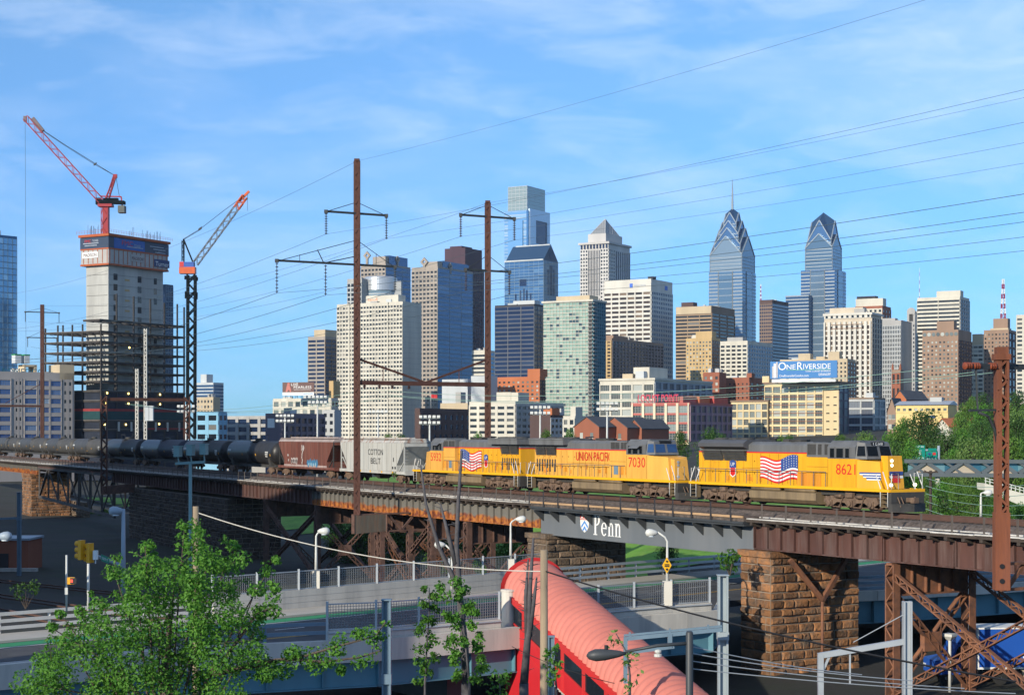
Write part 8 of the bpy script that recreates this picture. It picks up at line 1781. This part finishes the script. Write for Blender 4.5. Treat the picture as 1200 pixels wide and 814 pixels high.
# floodlight boxes on a teal pole
Zf = 88; P = lambda x, y: at(x, y, Zf); c = V3(P(223, 541).x, Zf, 3.2); t = thing('floodlight_pole', 'teal pole with three green floodlight boxes in front of the tank cars', 'floodlight', c); m_tealp = mat('teal_pole_paint', (.16, .27, .27), .5, var=.06); b = MB(); b.tube([c, P(223, 541)], [.12, .085], 10); b.build('pole', m_tealp, t, off=c); b = MB(); b.bar(P(205.5, 543), P(240, 541), .14, .14); b.build('cross_arm', m_tealp, t, off=c)
for x, y in ((208.5, 529), (223.5, 527.5), (239, 526.5)):
    b = MB(); q = P(x, y); b.obox(q, (.94, -.34, 0), (.34, .94, 0), UP, .17, .17, .27); b.obox(q+UP*.29, (.94, -.34, 0), (.34, .94, 0), UP, .2, .2, .02); b.bar(q-UP*.27, P(x+1, 542), .06); b.build('lamp_box', m_tealp, t, off=c)
def wood_pole(label, px, yt, Z, r, tilt=0):
    b = MB(); top = at(px, yt, Z); c = V3(top.x+tilt, Z, 3.2); b.tube([c, top], [r*1.2, r], 10); return solo(b, 'wooden_pole', mat('wood_pole', (.30, .23, .15), .9, var=.25, scale=2, col2=(.22, .17, .12), streak=True), label, 'utility pole', c), top
_, wp1 = wood_pole('pale wooden utility pole beside the teal floodlight pole', 229.5, 593, 58, .105); _, wp2 = wood_pole('wooden utility pole in front of the pink ribbed roof', 637.5, 644, 56, .13)
def h_pole(name, label, px, yt, Z, wd, mt, cat='steel pole'):
    top = at(px, yt, Z); c = V3(top.x, Z, 3.2); b = MB(); 
    for x in (-1, 1): b.box(c.x+x*wd*.42-wd*.1, c.x+x*wd*.42+wd*.1, Z-wd*.5, Z+wd*.5, 3.2, top.z)
    b.box(c.x-wd*.4, c.x+wd*.4, Z-.03, Z+.03, 3.2, top.z); b.box(c.x-wd*.6, c.x+wd*.6, Z-wd*.6, Z+wd*.6, top.z, top.z+.05); b.box(c.x-wd*.58, c.x+wd*.58, Z-wd*.58, Z+wd*.58, top.z-3.3, top.z-2.9); return solo(b, name, mt, label, cat, c)
h_pole('steel_pole', 'blue grey steel pole in the foreground left of the leafy stems', 453, 703, 66, .34, m_bluesteel); h_pole('steel_pole', 'tall grey steel column left of the large stone pier', 847, 674, 86, .50, mat('column_grey', (.30, .35, .37), .5, var=.1)); h_pole('steel_pole', 'short steel pole below the pink roof eave', 646, 746, 60, .22, m_bluesteel)
Zg = 72; P = lambda x, y: at(x, y, Zg); c = V3(P(1063, 795).x, Zg, 3.2); t = thing('steel_gantry', 'pale steel gantry frame in front of the large stone pier', 'gantry', c); b = MB(); q = P(1063, 704)
for x in (-1, 1): b.box(q.x+x*.15-.04, q.x+x*.15+.04, Zg-.18, Zg+.18, 3.2, q.z)
b.box(q.x-.15, q.x+.15, Zg-.03, Zg+.03, 3.2, q.z); b.build('column', m_steel, t, off=c); b = MB(); b.bar(P(958.5, 768), P(1060, 751), .2, .24); b.bar(P(962, 790), P(972, 768), .1); b.build('beam', m_steel, t, off=c)
for x, y in ((961.5, 767),):
    b = MB(); q = P(x, y); b.box(q.x-.12, q.x+.12, Zg-.12, Zg+.12, 3.2, q.z); b.build('leg', m_steel, t, off=c)
b = MB(); b.bar(P(996, 762), P(996, 800), .07); b.tube([P(1062, 718), P(1000, 752)], .02, 5); b.build('hanger', m_steel, t, off=c)
c = at(1060, 740, 74); Zh = 84; P = lambda x, y: at(x, y, Zh); t = thing('steel_gantry', 'horizontal double beam running left from the grey column under the street bridge', 'gantry', P(846, 740)); b = MB(); b.bar(P(731, 748), P(846, 737), .16, .2); b.bar(P(731, 744), P(846, 733), .08, .1); b.bar(P(735, 764), P(790, 757), .14, .18)
for x in (738, 785, 830): b.bar(P(x, 748-(x-731)*.096), P(x, 741-(x-731)*.096), .1)
b.bar(P(785, 742), P(785, 758), .22); b.bar(P(733, 748), P(733, 800), .2); b.build('beam', m_bluesteel, t, off=t.location); b = MB(); b.lathe([(.05, 0), (.18, -.05), (.18, -.15), (.06, -.2), (.2, -.25), (.2, -.38), (.05, -.42)], P(771, 760), UP, 10); b.build('insulator', m_lampw, t, off=t.location)
# near dark lamp
Zn = 43; P = lambda x, y: at(x, y, Zn); c = V3(P(808, 745).x, Zn, 3.2); t = thing('street_lamp', 'near dark grey street lamp with its cobra head pointing left', 'street lamp', c); m_dk = mat('shadowed_lamp_paint', (.045, .05, .055), .5, var=.1); b = MB(); b.tube([c, P(808, 741), P(808, 739)], [.11, .095, .07], 12); b.build('pole', m_dk, t, off=c); b = MB(); b.tube([P(808, 753), P(770, 756), P(733, 763)], [.05, .045, .035], 8); b.build('arm', m_dk, t, off=c); b = MB(); b.smooth = True; b.lathe([(.03, -.55), (.09, -.35), (.15, 0), (.16, .25), (.10, .42), (.02, .48)], P(709, 766.5), V3(-1, 0, -.06), 12); b.build('lamp_head', m_dk, t, off=c); b = MB(); b.lathe([(.05, 0), (.05, .1)], P(710.5, 760), UP, 8); b.build('photocell', m_black, t, off=c)  # lamp paint darkened, its shadow put into the colour
# foreground cables
wire(wp2-UP*.7, at(1190, 798, 40), .25, .028, 'heavy black cable sweeping from the wooden pole to the lower right corner', m_black, name='cable', cat='cable'); wire(wp1-UP*.2, wp2-UP*.72, .5, .018, 'thick white cable from the pale wooden pole to the pole by the pink roof', m_conc2, name='cable', cat='cable')
for k, (y0, y1) in enumerate(((757, 790), (765, 797), (774, 806), (783, 812))): wire(at(810, y0, 43.2), at(1010+60*k, y1, 46), .08, .014, ['upper', 'second', 'third', 'lowest'][k]+' of four thin grey cables right of the near dark lamp', m_steel, name='cable', cat='cable')
wire(at(600, 757, 48), at(720, 800, 46), .1, .011, 'thin dark wire crossing the pink roof', m_black, name='cable', cat='cable')
for k in range(5): wire(at(1085, 560+k*9, 140), at(1215, 566+k*12, 120), .5, .022, ['top', 'second', 'middle', 'fourth', 'lowest'][k]+' of five pale green line wires on the bank right of the locomotive', m_wireg)
c = at(1090.5, 586, 140); b = MB(); b.tube([c-UP*3, at(1090.5, 551, 140)], .12, 8); b.bar(at(1082, 553, 139.8), at(1099, 553, 139.8), .12); b.tube([at(1083, 551, 139.8), at(1090, 555, 139.8), at(1098, 551, 139.8)], .05, 5); solo(b, 'line_pole', m_dkw if 'm_dkw' in globals() else m_tie, 'short dark wooden line pole with crossarm right of the locomotive nose', 'utility pole', c-UP*3)
# stadium light masts beyond the train
for px, yt, Z, lb in ((334, 485, 520, 'short sports floodlight mast left of the tall one'), (372, 463, 500, 'tall sports floodlight mast below the brown tower'), (443, 480, 480, 'thin floodlight mast in front of the white apartment tower'), (503.5, 486, 450, 'sports floodlight mast in front of the dark hall'), (633, 475, 470, 'sports floodlight mast in front of the cream office'), (711.5, 470, 440, 'sports floodlight mast in front of the cream loft'), (218, 474, 540, 'sports floodlight mast at the foot of the dark crane')):
    top = at(px, yt, Z); c = V3(top.x, Z, height(top.x, Z)); t = thing('floodlight_mast', lb, 'floodlight', c, 0, 'sports floodlight masts'); b = MB(); b.tube([c, top], [.32, .2], 8); b.build('mast', m_lampw, t, off=c); b = MB()
    for r in range(2 if px != 443 else 1):
        z = top-UP*(1.0+r*1.6); b.bar(z-V3(2.6, 0, 0), z+V3(2.6, 0, 0), .18)
        for k in range(5): b.obox(z+V3(-2.4+k*1.2, -.3, .45), (1, 0, 0), (0, .9, -.4), (0, .4, .9), .42, .25, .4)
    b.build('lamp_array', m_lampw, t, off=c)

# ------------------------------------------------------------------ right side: footbridge, signs, ramp, truck
Zb = 222; P = lambda x, y, z=Zb: at(x, y, z); t = thing('footbridge', 'dark steel truss footbridge with glazed panels and beige triangles above the bank', 'footbridge', P(1140, 557)); off = t.location; m_fb = mat('footbridge_steel', (.10, .115, .13), .5, var=.1); b = MB(); b.bar(P(1060, 540), P(1290, 541), .5, .5); b.bar(P(1060, 555.5), P(1290, 558), .6, .55); b.build('chord', m_fb, t, off=off); m_bei = mat('beige_panel', (.44, .37, .29), .8, var=.05)
for k in range(6):
    x0 = 1064+k*43; b = MB(); b.bar(P(x0, 555), P(x0+21.5, 541), .35, .5); b.bar(P(x0+43, 556), P(x0+21.5, 541), .35, .5); b.bar(P(x0+21.5, 555.5), P(x0, 541), .25, .3); b.build('diagonal', m_fb, t, off=off); b = MB(); b.prism([P(x0+4, 554.5, Zb+.1), P(x0+21.5, 544.5, Zb+.1), P(x0+39, 555, Zb+.1)], (0, .15, 0)); b.build('infill_panel', m_bei, t, off=off); b = MB(); b.prism([P(x0, 541.5, Zb+.5), P(x0+43, 541.5, Zb+.5), P(x0+43, 555, Zb+.5), P(x0, 555, Zb+.5)], (0, .05, 0)); b.build('glass_panel', g_tint, t, off=off); b = MB(); b.bar(P(x0+8, 539.3), P(x0+22, 539.4), .4, .25); b.build('pale_coping', m_conc2, t, off=off)  # pale bar along part of each bay's top chord
b = MB()
for px in (1100, 1180, 1250): q = P(px, 557); b.tube([V3(q.x, Zb+.6, height(q.x, Zb)-1), q+V3(0, .6, 0)], .35, 8)
b.build('support', m_conc, t, off=off)
t = thing('highway_signs', 'pair of green highway signs on one post above the truss footbridge', 'highway sign', V3(P(1082, 530, 246).x, 246, height(P(1082, 530, 246).x, 246))); off = t.location; m_sg = mat('highway_green', (.0, .22, .17), .5, var=.04); b = MB(); b.tube([off, P(1100, 524, 246.4)], .12, 8); b.tube([V3(P(1100, 520, 246.4).x, 246.4, off.z), P(1100, 522, 246.4)], .2, 8); b.bar(P(1066, 527, 246.3), P(1100, 527, 246.3), .25); b.bar(P(1066, 536, 246.3), P(1100, 536, 246.3), .25); b.build('post', m_lampb, t, off=off)
def plate(x0, x1, y0, y1): b = MB(); b.prism([P(x0, y0, 246), P(x1, y0, 246), P(x1, y1, 246), P(x0, y1, 246)], (0, .08, 0)); return b.build('sign_panel', m_sg, t, off=off)
def wr(par, key, x0, x1, yb, hpx, mt=None): b = MB(); b.text(key, P(x0, yb, 245.98), (1, 0, 0), UP, hpx*246/F, width=(x1-x0)*246/F); b.build('lettering', mt or m_white, par, off=off)
def shield(par, x, y, mt, key): b = MB(); b.prism([P(x-1.6, y-1.8, 245.98), P(x+1.6, y-1.8, 245.98), P(x+1.7, y, 245.98), P(x, y+2, 245.98), P(x-1.7, y, 245.98)], (0, .01, 0)); s_ = b.build('route_shield', mt, par, off=off); bb = MB(); bb.text(key, P(x-.9, y+.7, 245.96), (1, 0, 0), UP, 1.5*246/F, width=1.8*246/F); bb.build('number', m_black if mt is m_white else m_white, par, off=off)
p1 = plate(1065, 1084, 525.5, 539.5); wr(p1, 'EAST WEST', 1069, 1080, 528.6, 1.3); shield(p1, 1072, 531.5, m_flagblue, '76'); shield(p1, 1077.5, 531.5, m_white, '8'); wr(p1, 'Central Phila', 1066, 1083, 537, 1.7); p2 = plate(1072, 1084, 521.5, 525); wr(p2, 'EXIT 346', 1073.5, 1082.5, 524, 1.6); p3 = plate(1085, 1098.5, 528.5, 540); wr(p3, 'South St', 1086, 1097, 537.8, 1.9); b = MB(); b.prism([P(1093, 530, 245.97), P(1096.5, 530, 245.97), P(1096.5, 533, 245.97), P(1093, 533, 245.97)], (0, .01, 0)); b.build('red_emblem', m_red, p3, off=off); b = MB(); b.prism([P(1087.5, 530.5, 245.97), P(1091, 530.5, 245.97), P(1091, 532.5, 245.97), P(1087.5, 532.5, 245.97)], (0, .01, 0)); b.build('blue_emblem', m_flagblue, p3, off=off); p4 = plate(1087.5, 1097.5, 525, 528)
Zr = 176; P = lambda x, y, z=Zr: at(x, y, z); t = thing('concrete_ramp', 'pale concrete ramp with a white railing behind the orange pole', 'ramp', P(1180, 590)); off = t.location; b = MB(); b.prism([P(1154, 566), P(1215, 582), P(1215, 600), P(1154, 574)], (0, 3, 0)); b.build('ramp_wall', m_conc2, t, off=off); b = MB()
for k in range(13): x = 1155+k*5; y = 566+(x-1154)*.262; b.bar(P(x, y), P(x, y-6.5), .09)
for d in (6.5, 3.2): b.bar(P(1154, 566-d), P(1215, 582-d), .08)
b.build('railing', m_lampw, t, off=off)
Zs = 112; c = V3(at(1113, 742, Zs-4).x, Zs-4, 3.2); b = MB(); b.tube([c, at(1113, 745, Zs-4)], .1, 8); b.lathe([(.1, -.35), (.5, -.05), (.5, .12)], at(1113, 744, Zs-4), UP, 4); solo(b, 'lamp_bollard', m_lampw, 'white post with a flared cap beside the blue truck', 'post', c)
t = thing('box_truck', 'blue box truck with a white trimmed body passing behind the right steel tower', 'truck', V3(at(1138, 790, Zs).x, Zs, 3.2), R(184)); m_tb = mat('truck_blue', (.015, .09, .42), .45, var=.06, scale=.4); m_tyre = mat('tyre_rubber', (.02, .02, .02), .9)
b = MB(); b.box(-13, 0, -1.25, 1.25, 1.15, 3.75); b.build('box_body', m_tb, t); b = MB(); b.box(-13.02, .04, -1.27, 1.27, 3.74, 3.84); b.box(-13.02, .04, -1.28, 1.28, 1.08, 1.22); b.box(-.1, .05, -1.28, 1.28, 1.2, 3.75); b.build('white_trim', m_white, t)
b = MB(); b.prism([(.55, -1.15, .75), (2.9, -1.15, .75), (2.9, -1.15, 1.65), (1.75, -1.15, 1.85), (1.3, -1.15, 2.75), (.55, -1.15, 2.85)], (0, 2.3, 0)); b.build('cab', m_tb, t); b = MB(); b.prism([(.55, -1.0, 2.86), (1.3, -1.0, 2.8), (.55, -1.0, 3.5)], (0, 2, 0)); b.build('wind_deflector', m_tb, t)
for sg in (-1, 1):
    b = MB(); b.prism([(.8, sg*1.16, 1.85), (1.6, sg*1.16, 1.85), (1.25, sg*1.16, 2.6), (.8, sg*1.16, 2.6)], (0, sg*.02, 0)); b.build('side_window', m_cabglass, t); b = MB(); b.obox((2.92, sg*.85, 1.15), (1, 0, 0), (0, 1, 0), UP, .04, .18, .12); b.build('headlight', m_lens, t); b = MB(); b.obox((.9, sg*1.0, 3.0), (1, 0, 0), (0, 1, 0), UP, .08, .08, .05); b.build('marker_light', lamp('marker_amber', (1, .2, .03), 1), t)
    for x in (2.1, -1.6, -9.6, -10.7):
        b = MB(); b.lathe([(.25, 0), (.5, .02), (.5, .28), (.3, .3)], (x, sg*.85, .5), (0, sg, 0), 16); wh = b.build('wheel', m_tyre, t); b = MB(); b.lathe([(.24, .2), (.24, .27), (.1, .28)], (x, sg*.87, .5), (0, sg, 0), 12); b.build('rim', m_steel, wh)
b = MB(); b.box(-13, 1, -.5, .5, .6, 1.05); b.build('chassis', m_dark, t); b = MB(); b.prism([(-4.2, 1.2, 1.0), (-3.0, 1.2, 1.0), (-3.2, 1.2, .4), (-4.0, 1.2, .4)], (0, .06, 0)); b.build('side_box', m_ltrim if 'm_ltrim' in globals() else w_ltan, t)
b = MB(); b.lathe([(.42, 0), (.42, .01)], (-4.0, 1.255, 2.45), (0, 1, 0), 20); e = b.build('round_emblem', m_white, t); b = MB(); b.text('D', (-3.86, 1.272, 2.25), (-1, 0, 0), UP, .4); b.build('letter', m_tb, e); b = MB(); b.box(-4.9, -3.1, 1.252, 1.262, 1.8, 1.92); b.build('lettering_line', m_white, t)
# lower left: shed, steel pole and yard tracks in the shade
c = on(20, 664, 3.3); c = at(12, 664, 205); t = thing('brick_shed', 'small dark red shed in the shade at the left edge', 'shed', V3(c.x, c.y, 3.0)); b = MB(); b.box(-6, 2.8, -2, 4, 0, 3.9); b.build('wall', w_brick, t); b = MB(); b.box(-6.2, 3.0, -2.2, 4.2, 3.9, 4.15); b.build('roof', m_lampb, t); b = MB(); b.box(-1, .4, -2.06, -2.0, 0, 2.3); b.build('door', m_dark, t); b = MB(); b.box(-6, 4.2, -3.4, -2.6, 0, .6); b.build('plinth', m_conc, t)
h_pole('steel_pole', 'dark blue steel pole at the left edge in front of the sunlit stone pier', 22.5, 577, 196, .42, m_bluesteel); b = MB(); b.bar(at(-10, 608, 196), at(22, 606.5, 196), .2, .25); solo(b, 'pole_arm', m_bluesteel, 'horizontal arm reaching left from the dark blue steel pole', 'steel arm', at(22, 606.5, 196))
t, c = lamp_post('large lamp head reaching in from the left edge', -30, 760, 640, 92, 6, 628, .12, mt=m_lampb, group=None)
b = MB()
for k in range(3):
    p = V3(-75+6*k, 150, 3.45); q = V3(10+6*k, 205, 3.45) if 0 else V3(-20+5*k, 158+4*k, 3.45)
    p = at(-40, 0, 1)*0+on(-40, 676+k*16, 3.5); q = on(330, 716+k*30, 3.5); n = V3(-(q-p).y, (q-p).x, 0).normalized()
    for o_ in (-.75, .75): b.bar(p+n*o_, q+n*o_, .12, .16)
struct(b, 'yard_tracks', m_railst)

# ------------------------------------------------------------------ summer air over the city
b = MB(); b.box(-4400, 4400, -330, 2700, 2.0, 420); o = b.build('haze', []); hm = bpy.data.materials.new('haze_air'); hm.use_nodes = True; ht = hm.node_tree; ht.nodes.remove(ht.nodes['Principled BSDF']); pv = N(ht, 'ShaderNodeVolumePrincipled'); pv.inputs['Color'].default_value = (.80, .90, 1, 1); pv.inputs['Density'].default_value = .00004; pv.inputs['Anisotropy'].default_value = .2; ht.links.new(pv.outputs[0], ht.nodes['Material Output'].inputs['Volume']); o.data.materials.append(hm); tag(o, kind='stuff')
